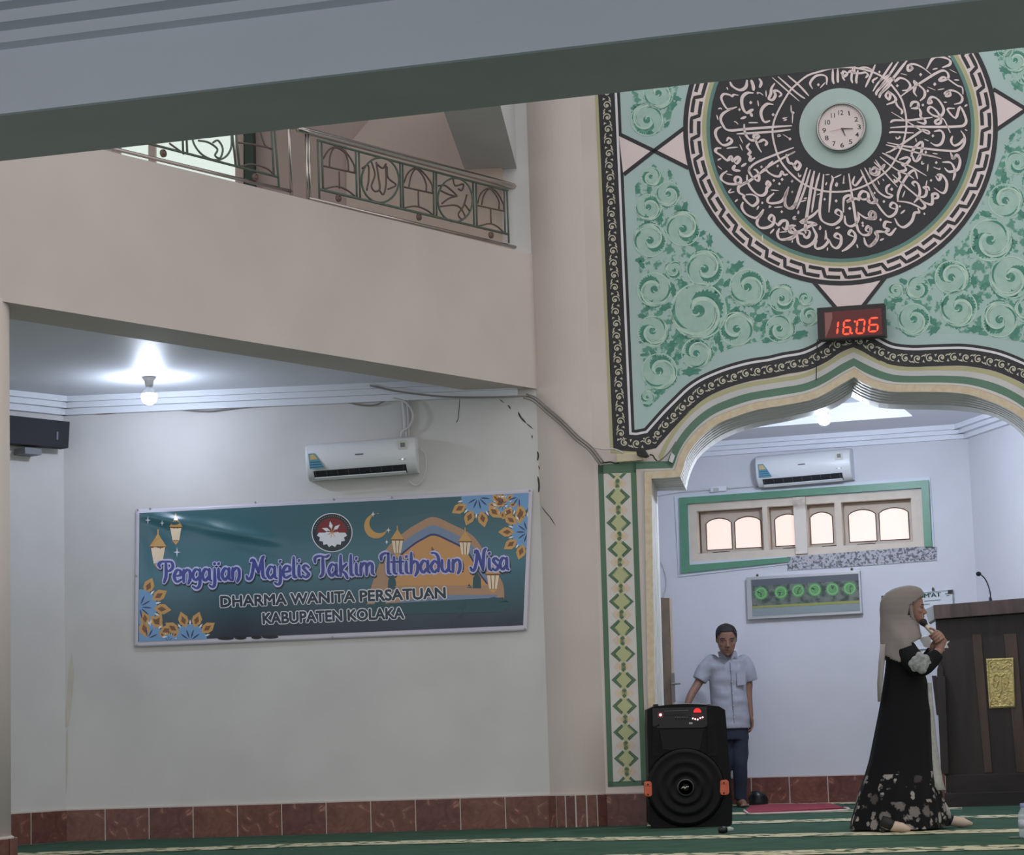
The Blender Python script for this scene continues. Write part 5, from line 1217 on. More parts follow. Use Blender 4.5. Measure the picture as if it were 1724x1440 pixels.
def bpt(x, y, off=0): return BW.pt(x, y, .022 + disp(x, y) + off)
ban = empty('banner', BW.pt(556, 1076), 'long teal vinyl banner with blue script title hung on the alcove wall', 'banner')
def bsheet(u0, u1, v0, v1, nu, nv, name, m_, off, par):
    rows = [[bpt(*bil(u0+(u1-u0)*i/nu, v0+(v1-v0)*j/nv), off) for i in range(nu+1)] for j in range(nv+1)]
    q = MB(); q.grid(rows); return q.build(name, m_, par, smooth=True, fixn=False)
M_van = mat('banner_white_margin', (206, 202, 214), .35)
sheet = bsheet(0, 1, 0, 1, 160, 60, 'sheet', M_van, 0, ban)
sol = sheet.modifiers.new('thickness', 'SOLIDIFY'); sol.thickness = .002; sol.offset = 1 
def banner_mat():
    M = mat('banner_print_ground', (60, 110, 116), .22, spec=.5)
    nt = M.node_tree; b = nt.nodes['Principled BSDF']
    tc = nt.nodes.new('ShaderNodeTexCoord'); sp = nt.nodes.new('ShaderNodeSeparateXYZ'); mr = nt.nodes.new('ShaderNodeMapRange')
    mr.inputs['From Min'].default_value = 0.02; mr.inputs['From Max'].default_value = 1.05
    nz = nt.nodes.new('ShaderNodeTexNoise'); nz.inputs['Scale'].default_value = 2.2; nz.inputs['Detail'].default_value = 5
    ad_ = nt.nodes.new('ShaderNodeMath'); ad_.operation = 'MULTIPLY_ADD'; ad_.inputs[1].default_value = .22; 
    rp = nt.nodes.new('ShaderNodeValToRGB'); e = rp.color_ramp.elements
    e[0].position = .12; e[0].color = lin((40, 46, 62)); e[1].position = 1.0; e[1].color = lin((62, 102, 110))
    k = e.new(.34); k.color = lin((50, 80, 92)); k = e.new(.62); k.color = lin((74, 120, 134))
    nt.links.new(tc.outputs['Object'], sp.inputs[0]); nt.links.new(sp.outputs['Z'], mr.inputs['Value']); nt.links.new(tc.outputs['Object'], nz.inputs['Vector'])
    nt.links.new(nz.outputs['Fac'], ad_.inputs[0]); nt.links.new(mr.outputs[0], ad_.inputs[2]); nt.links.new(ad_.outputs[0], rp.inputs['Fac']); nt.links.new(rp.outputs['Color'], b.inputs['Base Color'])
    return M
prt = bsheet(.010, .990, .028, .962, 150, 56, 'printed_ground', banner_mat(), .0012, ban)
class BPaint(Paint):
    def __init__(s, layer): Paint.__init__(s, BW, layer, fn=lambda x, y, o: bpt(x, y, .0012+o))
def inb(x, y):
    # keep print inside the sheet
    u = (x-233)/(890-233); u = min(max(u, 0), 1)
    yt = 864+(830-864)*u; yb = 1081+(1053-1081)*u
    return (min(max(x, 234), 890-(y-830)*.04), min(max(y, yt), yb))
gp = lambda n, c: mat('print_'+n, c, .25)
PO = gp('orange', (206, 152, 96)); PT_ = gp('tan', (180, 142, 112)); PN = gp('navy', (52, 58, 104)); PS = gp('steel', (122, 140, 168)); PG = gp('gold', (206, 160, 96)); PB = gp('flower_blue', (116, 162, 206)); PW = gp('white', (232, 232, 238)); PL2 = gp('lilac', (196, 198, 236)); PD = gp('dark', (40, 56, 62)); PM = gp('maroon', (128, 44, 48)); PC = gp('cream', (240, 220, 190)); PTL = gp('teal_dark', (44, 84, 92)); PDB = gp('brown', (128, 84, 54)); PTX = gp('title_blue', (66, 76, 150))
Cb = lambda *p: crop(540, 810, .2204, p); Ca = lambda *p: crop(200, 810, .2088, p)
# arch picture
outer = Cb((350, 950), (380, 830), (430, 680), (500, 520), (640, 390), (750, 320), (860, 275), (1000, 330), (1150, 410), (1230, 510), (1300, 650), (1390, 780), (1402, 940))
outs = cat(P2(outer), 5)
def toward(c, p, k): return (c[0]+(p[0]-c[0])*k, c[1]+(p[1]-c[1])*k)
ctr = (733, 1010)
for i, (k, m_) in enumerate(((1.0, PT_), (.90, PS), (.80, PN), (.775, PO))):
    BPaint(1.0+.4*i).poly([toward(ctr, p, k) for p in outs]).build('print_arch', m_, prt)
pmz = BPaint(2.8)
def dome(cx, cy, w, h):
    pmz.poly([(cx-w, cy+h), (cx-w, cy), (cx-w*.9, cy-h*.5), (cx-w*.45, cy-h*.85), (cx, cy-h*1.25), (cx+w*.45, cy-h*.85), (cx+w*.9, cy-h*.5), (cx+w, cy), (cx+w, cy+h)])
for a in ((733, 985, 26, 18), (772, 1010, 12, 14), (660, 985, 7, 16), (803, 980, 7, 14), (825, 1012, 12, 10), (790, 998, 7, 12), (690, 1000, 14, 14), (640, 1015, 9, 10), (848, 1018, 10, 8)): dome(*a)
pmz.poly([(618, 1018), (848, 1006), (848, 1030), (618, 1036)])
pmz.build('print_domes', PTL, prt)
def lantern(x, y, s_):
    r = BPaint(3.2); r.poly([(x-12*s_, y-8*s_), (x-4*s_, y-20*s_), (x, y-27*s_), (x+4*s_, y-20*s_), (x+12*s_, y-8*s_)]); r.stroke([(x, y-26*s_), (x, y-32*s_)], 2*s_, taper=0); r.build('print_lantern', PG, prt)
    r = BPaint(3.2); r.poly([(x-6*s_, y+17*s_), (x+6*s_, y+17*s_), (x, y+24*s_)]); r.build('print_lantern', PG, prt)
    g = BPaint(3.2); g.poly([(x-10*s_, y-7*s_), (x+10*s_, y-7*s_), (x+6*s_, y+16*s_), (x-6*s_, y+16*s_)]); g.build('print_lantern', PC, prt)
    f = BPaint(3.6)
    for dx in (-3.5, 3.5): f.stroke([(x+dx*s_, y-7*s_), (x+dx*.6*s_, y+16*s_)], 1.2*s_, taper=0)
    f.stroke([(x-12*s_, y-7*s_), (x+12*s_, y-7*s_)], 2.4*s_, taper=0); f.build('print_lantern', PDB, prt)
for a in ((266, 930, 1.2), (296, 895, .95), (669, 916, .95), (783, 919, .95), (830, 975, 1.05)): lantern(*a)
# crescent
cr = BPaint(2)
pts = [(633+20*math.cos(a), 886+21*math.sin(a)) for a in [(-1.35-i*.21) for i in range(22)]]
pts2 = [(639+17*math.cos(a), 881+17*math.sin(a)) for a in [(-1.5-4.3+i*.21) for i in range(21)]]
cr.poly(pts+pts2); cr.build('print_crescent', PG, prt)
BPaint(3.4).poly([(727, 920), (731, 926), (738, 928), (731, 930), (726, 926)]).build('print_crescent', PDB, prt)
# sparkles
sk_ = BPaint(3)
for x, y, s_ in ((249, 876, 7), (273, 881, 5), (298, 930, 9), (628, 866, 5), (654, 893, 5), (651, 913, 4)):
    sk_.poly([(x, y-s_), (x+1, y-1), (x+s_*.7, y), (x+1, y+1), (x, y+s_), (x-1, y+1), (x-s_*.7, y), (x-1, y-1)])
sk_.build('print_sparkle', PW, prt)
# mandala flowers
def flower(x, y, R, n=10, ph=0):
    g = BPaint(2.4); g2 = BPaint(2.8); b_ = BPaint(2.2); w = BPaint(2.9); d = BPaint(3.2)
    b_.poly([inb(x+R*.62*math.cos(a*math.pi/12), y+R*.62*math.sin(a*math.pi/12)) for a in range(24)])
    for i in range(n):
        a = ph+2*math.pi*i/n
        def F(r, da): return inb(x+r*math.cos(a+da), y+r*math.sin(a+da))
        c = (x+R*.8*math.cos(a), y+R*.8*math.sin(a))
        if inb(*c) != c: continue
        g.poly([F(R*.5, 0), F(R*.72, .24), F(R*.9, .2), F(R*1.12, 0), F(R*.9, -.2), F(R*.72, -.24)])
        g2.poly([F(R*.62, 0), F(R*.78, .12), F(R*.95, 0), F(R*.78, -.12)])
        w.poly([F(R*.66, math.pi/n-.06), F(R*.78, math.pi/n), F(R*.66, math.pi/n+.06), F(R*.56, math.pi/n)])
        d.stroke([F(R*.1, 0), F(R*.42, 0)], R*.05, taper=.3, smooth=False)
    for p, m_ in ((b_, PB), (g, PG), (g2, PDB), (w, PW), (d, PN)):
        if p.mb.f: p.build('print_flower', m_, prt)
for a in ((805, 838, 46, 10, .1), (874, 836, 42, 10, .3), (888, 896, 44, 10, 0), (846, 850, 22, 8, 0), (248, 1076, 44, 10, .2), (320, 1079, 46, 10, 0), (235, 1022, 48, 10, .1), (284, 1080, 20, 8, 0)): flower(*a)
# emblem
em = (559, 897)
for i, (r, m_) in enumerate(((34.5, PW), (33, PD))): BPaint(2+.5*i).disc(em, r, 40, r*.955).build('print_emblem', m_, prt)
e_ = BPaint(3.2); e_.poly([(em[0]+26*math.cos(a), em[1]+25*math.sin(a)) for a in [math.pi+i*math.pi/16 for i in range(17)]]); e_.build('print_emblem', PM, prt)
e_ = BPaint(3.2)
pts = [(em[0]-26, em[1])]
for i in range(17):
    a = math.pi - i*math.pi/16; r = 26 if i % 2 else 22; pts.append((em[0]+r*math.cos(a), em[1]+r*.96*math.sin(a)))
e_.poly(pts + [(em[0]+26, em[1])]); e_.build('print_emblem', PW, prt)
e_ = BPaint(3.7)
for a in (-.2, .85, -1.25, 1.57*1.25, -1.57*1.25):
    def F(r, da): return (em[0]+r*math.sin(a+da), em[1]-2-r*math.cos(a+da))
    e_.poly([F(3, 0), F(10, .32), F(18, 0), F(10, -.32)])
e_.build('print_emblem', PW, prt)
e_ = BPaint(4.0)
for i in range(7): e_.stroke([(em[0], em[1]), (em[0]+9*math.cos(i*.9), em[1]+9*math.sin(i*.9))], 1.1, taper=.4, smooth=False)
e_.build('print_emblem', PG, prt)
e_ = BPaint(3.4)
for i in range(22):
    a = math.pi + .25 + i*(math.pi-.5)/21; e_.disc((em[0]+29.5*math.cos(a), em[1]+28.2*math.sin(a)), .8, 5)
e_.build('print_emblem', PT_, prt)
# title in round script letters
GL = {'P': (1.05, [[(-.12, 1.25), (-.25, 1.5), (-.02, 1.72), (.35, 1.72), (.85, 1.68), (1.0, 1.3), (.75, .98), (.4, .95)], [(.38, 1.6), (.4, .6), (.22, .02)]]),
 'e': (.78, [[(.1, .5), (.6, .58), (.6, .92), (.3, .98), (.06, .5), (.28, .04), (.68, .2)]]),
 'n': (.86, [[(.12, 1), (.12, 0)], [(.14, .7), (.42, 1), (.66, .82), (.68, .25), (.52, -.15)]]),
 'g': (.86, [[(.64, .88), (.32, 1), (.05, .55), (.3, .1), (.62, .38)], [(.68, 1), (.68, -.2), (.42, -.55), (.05, -.38)]]),
 'a': (.86, [[(.62, .85), (.3, 1), (.05, .5), (.28, .03), (.6, .4)], [(.66, 1), (.66, .2), (.82, .02)]]),
 'j': (.42, [[(.25, 1), (.27, -.2), (.08, -.5), (-.18, -.36)], [(.22, 1.36), (.28, 1.44)]]),
 'i': (.45, [[(.18, 1), (.2, .2), (.38, .02)], [(.16, 1.36), (.22, 1.44)]]),
 'M': (1.55, [[(-.15, .3), (0, .02), (.25, .2), (.42, 1.0), (.45, 1.6)], [(.2, 1.5), (.45, 1.6), (.85, .55)], [(.85, .55), (1.15, 1.6), (1.3, 1.85)], [(1.18, 1.6), (1.22, .3), (1.45, .04)]]),
 'l': (.44, [[(.18, 1.7), (.2, .2), (.38, .02)]]),
 's': (.66, [[(.55, .82), (.3, 1), (.1, .8), (.34, .5), (.56, .25), (.3, 0), (.05, .15)]]),
 'T': (.95, [[(-.12, 1.2), (-.12, 1.58), (.25, 1.72), (.75, 1.62), (1.0, 1.75)], [(.5, 1.62), (.52, .35), (.3, .02)]]),
 'k': (.8, [[(.15, 1.7), (.15, 0)], [(.62, 1), (.2, .52), (.52, .2), (.72, -.2)]]),
 'm': (1.25, [[(.12, 1), (.12, 0)], [(.14, .7), (.38, 1), (.58, .82), (.58, 0)], [(.6, .7), (.85, 1), (1.05, .8), (1.05, .2), (1.2, .02)]]),
 'I': (.62, [[(-.2, 1.2), (-.2, 1.55), (.1, 1.74), (.4, 1.7)], [(.38, 1.7), (.38, .25), (.56, .02)]]),
 't': (.52, [[(.22, 1.4), (.24, .2), (.44, .02)], [(0, 1), (.46, 1)]]),
 'h': (.84, [[(.14, 1.7), (.14, 0)], [(.15, .7), (.42, 1), (.66, .8), (.66, .2), (.48, -.2)]]),
 'd': (.86, [[(.62, .72), (.34, .95), (.05, .5), (.3, .03), (.62, .28)], [(.12, 1.62), (.45, 1.55), (.68, 1.1), (.66, .08)]]),
 'u': (.88, [[(.1, 1), (.1, .3), (.36, .02), (.62, .28)], [(.66, 1), (.66, .2), (.84, .02)]]),
 'N': (1.3, [[(-.2, .3), (-.02, .02), (.2, .25), (.36, 1.0), (.4, 1.6)], [(.18, 1.5), (.4, 1.62), (.92, .06)], [(.92, .06), (1.0, 1.5), (1.18, 1.8)]])}
TITLE = [('Pengajian', 272, 406), ('Majelis', 418, 522), ('Taklim', 533, 631), ('Ittihadun', 646, 778), ('Nisa', 796, 857)]
layers = [(2.6, 10.5, PD, 1.2, 2.6), (4.2, 9.6, PL2, 0, 0), (4.6, 5.4, PTX, 0, 0)]
for w_, xa, xb in TITLE:
    adv = sum(GL[c][0] for c in w_); sc = (xb-xa)/adv
    for lay, wd, m_, ox, oy in layers:
        p = BPaint(lay); x = xa
        for c in w_:
            a_, sts = GL[c]
            for st in sts:
                pts = [(x+u*sc+ox, (981.5-.0376*(x+u*sc-275)) - v*20.5 + oy) for u, v in st]
                p.stroke(pts, wd, pen=.2 if wd < 6 else None, taper=.75, k=4)
                for e in (pts[0], pts[-1]): p.disc(e, wd*.36, 8)
            x += a_*sc
        p.build('title_lettering', m_, prt)
for s_, p0, p1, h in (('DHARMA WANITA PERSATUAN', (372, 1022), (750, 1007), 18.5), ('KABUPATEN KOLAKA', (443, 1050.5), (680, 1041), 18.5)):
    bp2 = lambda x, y, o=0: bpt(x, y, .0012+LAY*2.4+o)
    def stack(rad, n_, lay, nm, m_):
        q = MB()
        for k_ in range(n_):
            ox, oy = rad*math.cos(k_*2*math.pi/n_+.4), rad*math.sin(k_*2*math.pi/n_+.4)
            vs_, fs = text_mesh(s_); x0 = min(v[0] for v in vs_); x1 = max(v[0] for v in vs_)
            d = Vector((p1[0]-p0[0], p1[1]-p0[1], 0)); nn = Vector((d.y, -d.x, 0)).normalized()
            out = []
            for x, y in vs_:
                c_ = Vector((p0[0]+ox, p0[1]+oy, 0)) + d*((x-x0)/(x1-x0)) + nn*(y/.72*h)
                out.append(bpt(c_.x, c_.y, .0012+LAY*(lay+.03*k_)))
            q.add(out, fs)
        return q.build(nm, m_, prt, weld=False, fixn=False)
    stack(2.5, 8, 4.4, 'caption_outline', PW)
    stack(1.0, 5, 5.4, 'caption_lettering', gp('slate', (44, 62, 70)))
bl_ = BPaint(2)
for x, w in ((380, 14), (405, 10), (432, 9), (455, 14)): bl_.disc((x, 1075-.03*(x-380)), w, 14, 3.0)
bl_.build('print_shadow', gp('night', (30, 32, 42)), prt)
for x, y in ((232, 859), (253, 856.5), (430, 846), (562, 841), (660, 838), (892, 826), (229, 970), (230, 1087), (884, 1059), (560, 1073)):
    q = MB(); q.lathe(bpt(x, y, .001), [(.009, 0), (.009, .004), (.005, .005), (.004, .001)], 10, axis=BW.n); q.build('eyelet', mat('eyelet_steel', (168, 166, 170), .3, .9), ban)
# ================================================================ trolley loudspeaker
SPp = Plane(onz(1155, 1394), 0)
tsp = empty('trolley_speaker', onz(1155, 1394), 'big black portable trolley loudspeaker with orange corner handles beside the lattice strip', 'loudspeaker')
M_cab = mat('cabinet_black', (17, 17, 19), .5, bump=.25, bscale=160, spec=.18); M_gloss = mat('cone_black_gloss', (8, 8, 9), .38, spec=.22); M_pit = mat('recess_black', (12, 12, 13), .8)
outl = [(1085.5, 1196), (1098, 1190), (1125, 1187), (1152, 1186), (1180, 1187), (1204, 1190), (1214, 1196), (1217, 1230), (1222, 1300), (1226, 1350), (1225.5, 1384), (1218, 1391), (1190, 1396), (1157, 1398), (1120, 1396), (1096, 1391), (1088.5, 1384), (1087.5, 1300), (1085.5, 1230)]
pprism(SPp, outl, -.34, 0, 'cabinet', M_cab, tsp)
rimp = [SPp.pt(p[0], p[1], -.02) for p in outl]
q = MB(); q.tube([SPp.pt(*p, -.03) for p in ((1150, 1185.5), (1180, 1186), (1205, 1189.5), (1215, 1196), (1219, 1240), (1223, 1300))], .004, 6); q.build('edge_trim', mat('trim_silver', (150, 150, 150), .3, .8), tsp)
pprism(SPp, [(1098, 1193), (1190, 1190.5), (1191, 1222), (1185, 1226), (1106, 1227), (1099, 1223)], .0, .012, 'control_panel', mat('panel_black', (20, 20, 23), .35), tsp, bevel=.003)
pan = tsp.children[-1]
M_lbl = mat('panel_print', (120, 120, 124), .5); M_red = emit('red_led', (255, 50, 50), 3.5); M_redd = emit('red_display', (230, 40, 44), .9); M_wled = emit('white_led', (255, 215, 215), 2.5)
def sp_box(p, w, h, m_, nm, par, o=.012, d=.004): pprism(SPp, [(p[0]-w/2, p[1]-h/2), (p[0]+w/2, p[1]-h/2), (p[0]+w/2, p[1]+h/2), (p[0]-w/2, p[1]+h/2)], o, o+d, nm, m_, par)
for i in range(14): sp_box((1119+i*3, 1197.5-.1*i), 1.7, .9, M_lbl, 'panel_mark', pan)
for i in range(8): sp_box((1120+i*4.4, 1204), 3, 1.6, M_pit, 'slot', pan)
for i in range(5): sp_box((1138+i*5, 1211), 2.6, 2.6, M_pit, 'jack', pan)
for i in range(6): sp_box((1137+i*4, 1208), 2.2, .8, M_lbl, 'panel_mark', pan)
q = MB(); q.ball(SPp.pt(1112, 1204, .014), .010, 10, 8); q.build('power_light', M_wled, pan)
sp_box((1112, 1204), 9, 9, mat('red_halo_paint', (120, 18, 22), .3), 'lens', pan, .0122, .001)  # red glow around the power light painted as a dark red square
pts = [(1168, 1200)] + [(1174+6.5*math.cos(a), 1199.5-7*math.sin(a)) for a in [math.pi-i*math.pi/10 for i in range(11)]] + [(1181, 1200)]
pprism(SPp, pts, .012, .015, 'display', M_redd, pan)
pprism(SPp, [(1165, 1203), (1182, 1203), (1184, 1213), (1166, 1214)], .012, .014, 'display', mat('display_dark_red', (74, 14, 18), .3), pan)
for i, (x, y) in enumerate(((1166.5, 1210), (1170.5, 1211), (1174.5, 1211.8), (1179, 1209.5), (1183, 1208))):
    q = MB(); q.ball(SPp.pt(x, y, .015), .006, 8, 6); q.build('indicator', M_wled, pan)
sp_box((1163, 1218), 6, 3, mat('panel_sticker', (176, 174, 166), .4), 'sticker', pan)
# horn recess
pprism(SPp, [(1110, 1228), (1185, 1227), (1178, 1262), (1158, 1266), (1138, 1264), (1116, 1262)], .001, .006, 'horn', M_pit, tsp)
for sd, x0 in ((-1, 1104), (1, 1197)):
    g = pprism(SPp, [(x0-6, 1204+(sd < 0)*3), (x0+6, 1204+(sd < 0)*3), (x0+8*(sd > 0)+5, 1272), (x0-6, 1274)], .001, .006, 'side_grille', M_gloss, tsp)
    for i in range(6):
        y = 1222+i*8; pprism(SPp, [(x0-5, y+3), (x0+6, y-3), (x0+6, y), (x0-5, y+6)], .006, .014, 'slat', M_cab, g)
mpx = mpp(SPp, 1154, 1326)
cw = SPp.pt(1154, 1326, .002)
R = [66, 64, 58, 50, 46, 40, 34, 29, 24, 20, 15, 10, 1]; Hs = [0, .022, .026, .012, .020, .024, .010, .020, .024, .010, .018, .022, .026]
q = MB(); q.lathe(cw, [(r*mpx, h) for r, h in zip(R, Hs)], 48, axis=SPp.n); wf = q.build('woofer', M_gloss, tsp, smooth=True)
p = Paint(SPp, 0, fn=lambda x, y, o: SPp.pt(x, y, .030))
p.stroke([(1147, 1328), (1151, 1325), (1153, 1327.5), (1156, 1325), (1160, 1325)], 1.6, taper=.5); p.build('cone_badge', mat('badge_silver', (196, 194, 180), .3, .5), wf)
q = MB(); q.lathe(cw, [(14*mpx, .024), (12.5*mpx, .027), (12*mpx, .024)], 32, axis=SPp.n); q.build('cone_ring', mat('ring_grey', (74, 74, 78), .3, .4), wf)
M_or = mat('handle_orange', (214, 104, 72), .45, vary=.1, scale=20)
for pts in ([(1084, 1316.5), (1094, 1315), (1096.5, 1318), (1097, 1338), (1094, 1341.5), (1087, 1341), (1084, 1337)], [(1211, 1314), (1222, 1312.5), (1225.5, 1316), (1226.5, 1335), (1223, 1338.5), (1213, 1338.5), (1210.5, 1334)]):
    h = pprism(SPp, pts, -.05, .03, 'corner_handle', M_or, tsp, bevel=.006)
    x = sum(a for a, b in pts)/len(pts); y = sum(b for a, b in pts)/len(pts)
    for dy in (-8.5, 8.5):
        q = MB(); q.ball(SPp.pt(x, y+dy, .032), .006, 8, 6); q.build('screw', M_pit, h)
    sp_box((x, y-6), 10, .8, mat('handle_groove', (140, 60, 42), .5), 'groove', h, .03, .001)
for x in (1103, 1190): pprism(SPp, [(x-4, 1186.5), (x+4, 1186), (x+4, 1190), (x-4, 1190.5)], -.2, -.1, 'top_catch', M_blackpl, tsp)
for x in (1105, 1205):
    c = SPp.pt(x, 1396, -.28); c.z = .03; q = MB(); q.lathe(c-Vector((.02, 0, 0)), [(.03, 0), (.03, .04)], 16, axis=(1, 0, 0)); q.build('wheel', M_blackpl, tsp)
for x in (1110, 1200):
    c = SPp.pt(x, 1394, -.05); c.z = .012; q = MB(); q.box(c, (.05, .04, .024)); q.build('foot', M_blackpl, tsp)

# small dark thing by its foot: wireless microphone head
wm = onz(1222, 1404)
mc = empty('charger_plug', wm, 'small dark plug with pale end lying on the carpet beside the trolley loudspeaker', 'plug')
q = MB(); d = Vector((.07, .012, .0)); q.tube([wm+Vector((-.05, 0, .022)), wm+Vector((-.02, .004, .027)), wm+Vector((.01, .006, .025))], [.018, .026, .02], 10); q.build('plug_body', M_blackpl, mc, smooth=True)
q = MB(); q.tube([wm+Vector((.005, .006, .026)), wm+Vector((.03, .01, .03)), wm+Vector((.055, .013, .026))], [.017, .018, .012], 10); q.build('plug_tip', mat('pale_tip', (176, 184, 176), .5), mc, smooth=True)

# ---------------------------------------------------------------- red prayer mat, bag, bottle
matt = MB()
mtop = [(1256, 1367), (1265, 1360), (1300, 1357.5), (1398, 1356.5), (1420, 1363.5), (1300, 1370.5), (1262, 1372)]
q = MB(); q.prism([onz(*p)+UZ*.005 for p in mtop], UZ*.014); pmat = empty('prayer_mat', onz(1335, 1364), 'crimson prayer mat with white edge on the niche carpet', 'prayer mat')
q.build('pile', mat('crimson_pile', (156, 58, 74), .95, vary=.2, scale=14, bump=.4, bscale=200), pmat)
edge = cat(P2([(1253, 1367), (1258, 1371), (1264, 1373), (1300, 1372), (1350, 1370), (1422, 1366.5), (1428, 1364), (1422, 1362.5)]), 4)
q = MB(); q.tube([onz(p.x, p.y)+UZ*.010 for p in edge], .011, 6); q.build('edge_binding', mat('binding_white', (206, 190, 184), .8), pmat, smooth=True)
bgp = onz(1277, 1356.5)
bag = empty('black_bag', bgp, 'crumpled black bag on the floor against the niche skirting', 'bag')
q = MB()
rr = random.Random(5); rgs = []
for i in range(9):
    z = .115*math.sin(math.pi/2*i/8)+.004; k = math.cos(math.pi/2*(i/8)**1.6)
    rgs.append([bgp + Vector(((.085*k+.004)*math.cos(a)*(1+rr.uniform(-.09, .09)), (.06*k+.003)*math.sin(a)*(1+rr.uniform(-.09, .09)), z*(1+.18*math.cos(a+2)))) for a in [2*math.pi*j/18 for j in range(18)]])
q.rings(rgs); q.build('bag_body', mat('bag_black', (22, 22, 25), .35, bump=.4, bscale=25), bag, smooth=True)
q = MB(); q.tube([bgp+Vector((-.06, 0, .09)), bgp+Vector((-.055, -.02, .125)), bgp+Vector((-.01, -.02, .128)), bgp+Vector((.02, 0, .11))], .007, 6); q.build('handle', MATS['bag_black'], bag, smooth=True)
bt = onz(1725, 1411.5)
bot = empty('water_bottle', bt, 'clear plastic water bottle with lilac cap standing on the carpet', 'bottle')
gl = glass('bottle_plastic', (222, 232, 236), .08, .38)
q = MB(); q.lathe(bt, [(.001, .004), (.03, .002), (.033, .012), (.033, .045), (.0315, .05), (.033, .055), (.033, .12), (.0315, .125), (.033, .13), (.030, .155), (.016, .18), (.014, .195)], 20); q.build('bottle_body', gl, bot, smooth=True)
q = MB(); q.lathe(bt, [(.0336, .06), (.0336, .115)], 20); q.build('wrap_label', mat('label_silver', (188, 196, 204), .3), bot, smooth=True)
q = MB(); q.lathe(bt, [(.001, .006), (.0295, .006), (.0305, .1), (.029, .1), (.001, .1)], 16); q.build('water', glass('bottle_water', (196, 214, 220), .02, .3), bot, smooth=True)
q = MB(); q.lathe(bt, [(.016, .19), (.017, .192), (.017, .213), (.014, .216), (.001, .216)], 20); q.build('cap', mat('cap_lilac', (146, 152, 196), .4), bot, smooth=True)
dish = onz(1708, 1412)
q = MB(); q.lathe(dish, [(.001, .003), (.03, .003), (.036, .009), (.033, .009), (.028, .006), (.001, .006)], 18)
props(q.build('paper_scrap', mat('scrap_grey', (150, 156, 152), .7)), 'flat pale scrap on the carpet just left of the water bottle', 'scrap')

# ---------------------------------------------------------------- pulpit
PU = Plane(onz(1600, 1358), 12)
pul = empty('pulpit', onz(1660, 1358), 'dark stained wooden pulpit with overhanging top and gold plaque', 'pulpit')
def wood(name, rgb, sc=(1, 1, .12)):
    M = mat(name, rgb, .42)
    nt = M.node_tree; b = nt.nodes['Principled BSDF']; tc = nt.nodes.new('ShaderNodeTexCoord'); mp = nt.nodes.new('ShaderNodeMapping'); mp.inputs['Scale'].default_value = tuple(9*s for s in sc)
    nz = nt.nodes.new('ShaderNodeTexNoise'); nz.inputs['Scale'].default_value = 1.6; nz.inputs['Detail'].default_value = 5
    rp = nt.nodes.new('ShaderNodeValToRGB'); c = lin(rgb); rp.color_ramp.elements[0].position = .35; rp.color_ramp.elements[0].color = tuple(x*.5 for x in c[:3])+(1,); rp.color_ramp.elements[1].position = .68; rp.color_ramp.elements[1].color = c
    nt.links.new(tc.outputs['Object'], mp.inputs[0]); nt.links.new(mp.outputs[0], nz.inputs[0]); nt.links.new(nz.outputs['Fac'], rp.inputs[0]); nt.links.new(rp.outputs[0], b.inputs['Base Color'])
    return M
M_wd = wood('wood_dark', (46, 36, 33)); M_wl = wood('wood_strip_brown', (80, 61, 50)); M_wt = wood('wood_top', (92, 76, 70)); M_wb = wood('wood_base', (42, 32, 31), (.12, 1, 1))
def pu(pts, o0, o1, nm, m_, par=pul, bevel=.004): return pprism(PU, pts, o0, o1, nm, m_, par, bevel=bevel)
XR = 1800
pu([(1574, 1023.5), (XR, 1006), (XR, 1030), (1576, 1046.5)], -.36, .16, 'top_board', M_wt)
pu([(1560, 1030), (1574, 1023.5), (1576, 1046.5), (1566, 1052)], -.36, .10, 'top_chamfer', mat('chamfer_grey', (150, 150, 150), .5))
pu([(1577, 1047), (XR, 1030), (XR, 1300), (1592, 1304)], -.34, .05, 'body', M_wd)
for x0, x1 in ((1636, 1652), (1690, 1711)):
    dx = 22
    pu([(x0, 1068), (x1, 1067), (x1+dx*.85, 1301), (x0+dx, 1301.5)], .05, .062, 'panel_strip', M_wl, bevel=.002)
pu([(1594, 1303), (XR, 1297), (XR, 1328), (1595, 1333)], -.35, .10, 'plinth', M_wb)
pu([(1592, 1332), (XR, 1327), (XR, 1352), (1594, 1359)], -.36, .15, 'plinth', M_wb)
M_gold = mat('brass_relief', (220, 200, 132), .38, .5, vary=.3, scale=26, bump=.9, bscale=55)
pq = [(1660, 1109.5), (1706, 1107.5), (1709, 1190.5), (1665.5, 1193)]
pla = pu(pq, .062, .074, 'plaque', M_gold, bevel=.003)
PUg = lambda u, v: (1420+u/3., 940+v/3.)
def rel(pts, r, nm='plaque_relief'):
    c = cat(P2([PUg(*p) for p in pts]), 4); q = MB(); q.tube([PU.pt(p.x, p.y, .076) for p in c], r, 6); q.build(nm, M_gold, pla, smooth=True)
rel([(793, 600), (797, 660), (785, 705)], .006)
for sd in (-1, 1):
    rel([(793, 600), (793+sd*25, 585), (793+sd*38, 625), (793+sd*24, 655), (793+sd*12, 620)], .006)
    rel([(793+sd*10, 560), (793+sd*30, 545), (793+sd*45, 560)], .005)
    rel([(793+sd*15, 725), (793+sd*35, 705), (793+sd*50, 725), (793+sd*40, 740)], .005)
    rel([(793+sd*20, 530), (793+sd*40, 520), (793+sd*55, 535), (793+sd*45, 548)], .005)
for a, b in (((1662, 1112), (1704.5, 1110)), ((1667, 1190), (1707, 1188)), ((1662, 1112), (1667, 1190)), ((1704.5, 1110), (1707, 1188))):
    q = MB(); q.tube([PU.pt(*a, .076), PU.pt(*b, .076)], .006, 6); q.build('plaque_border', M_gold, pla)
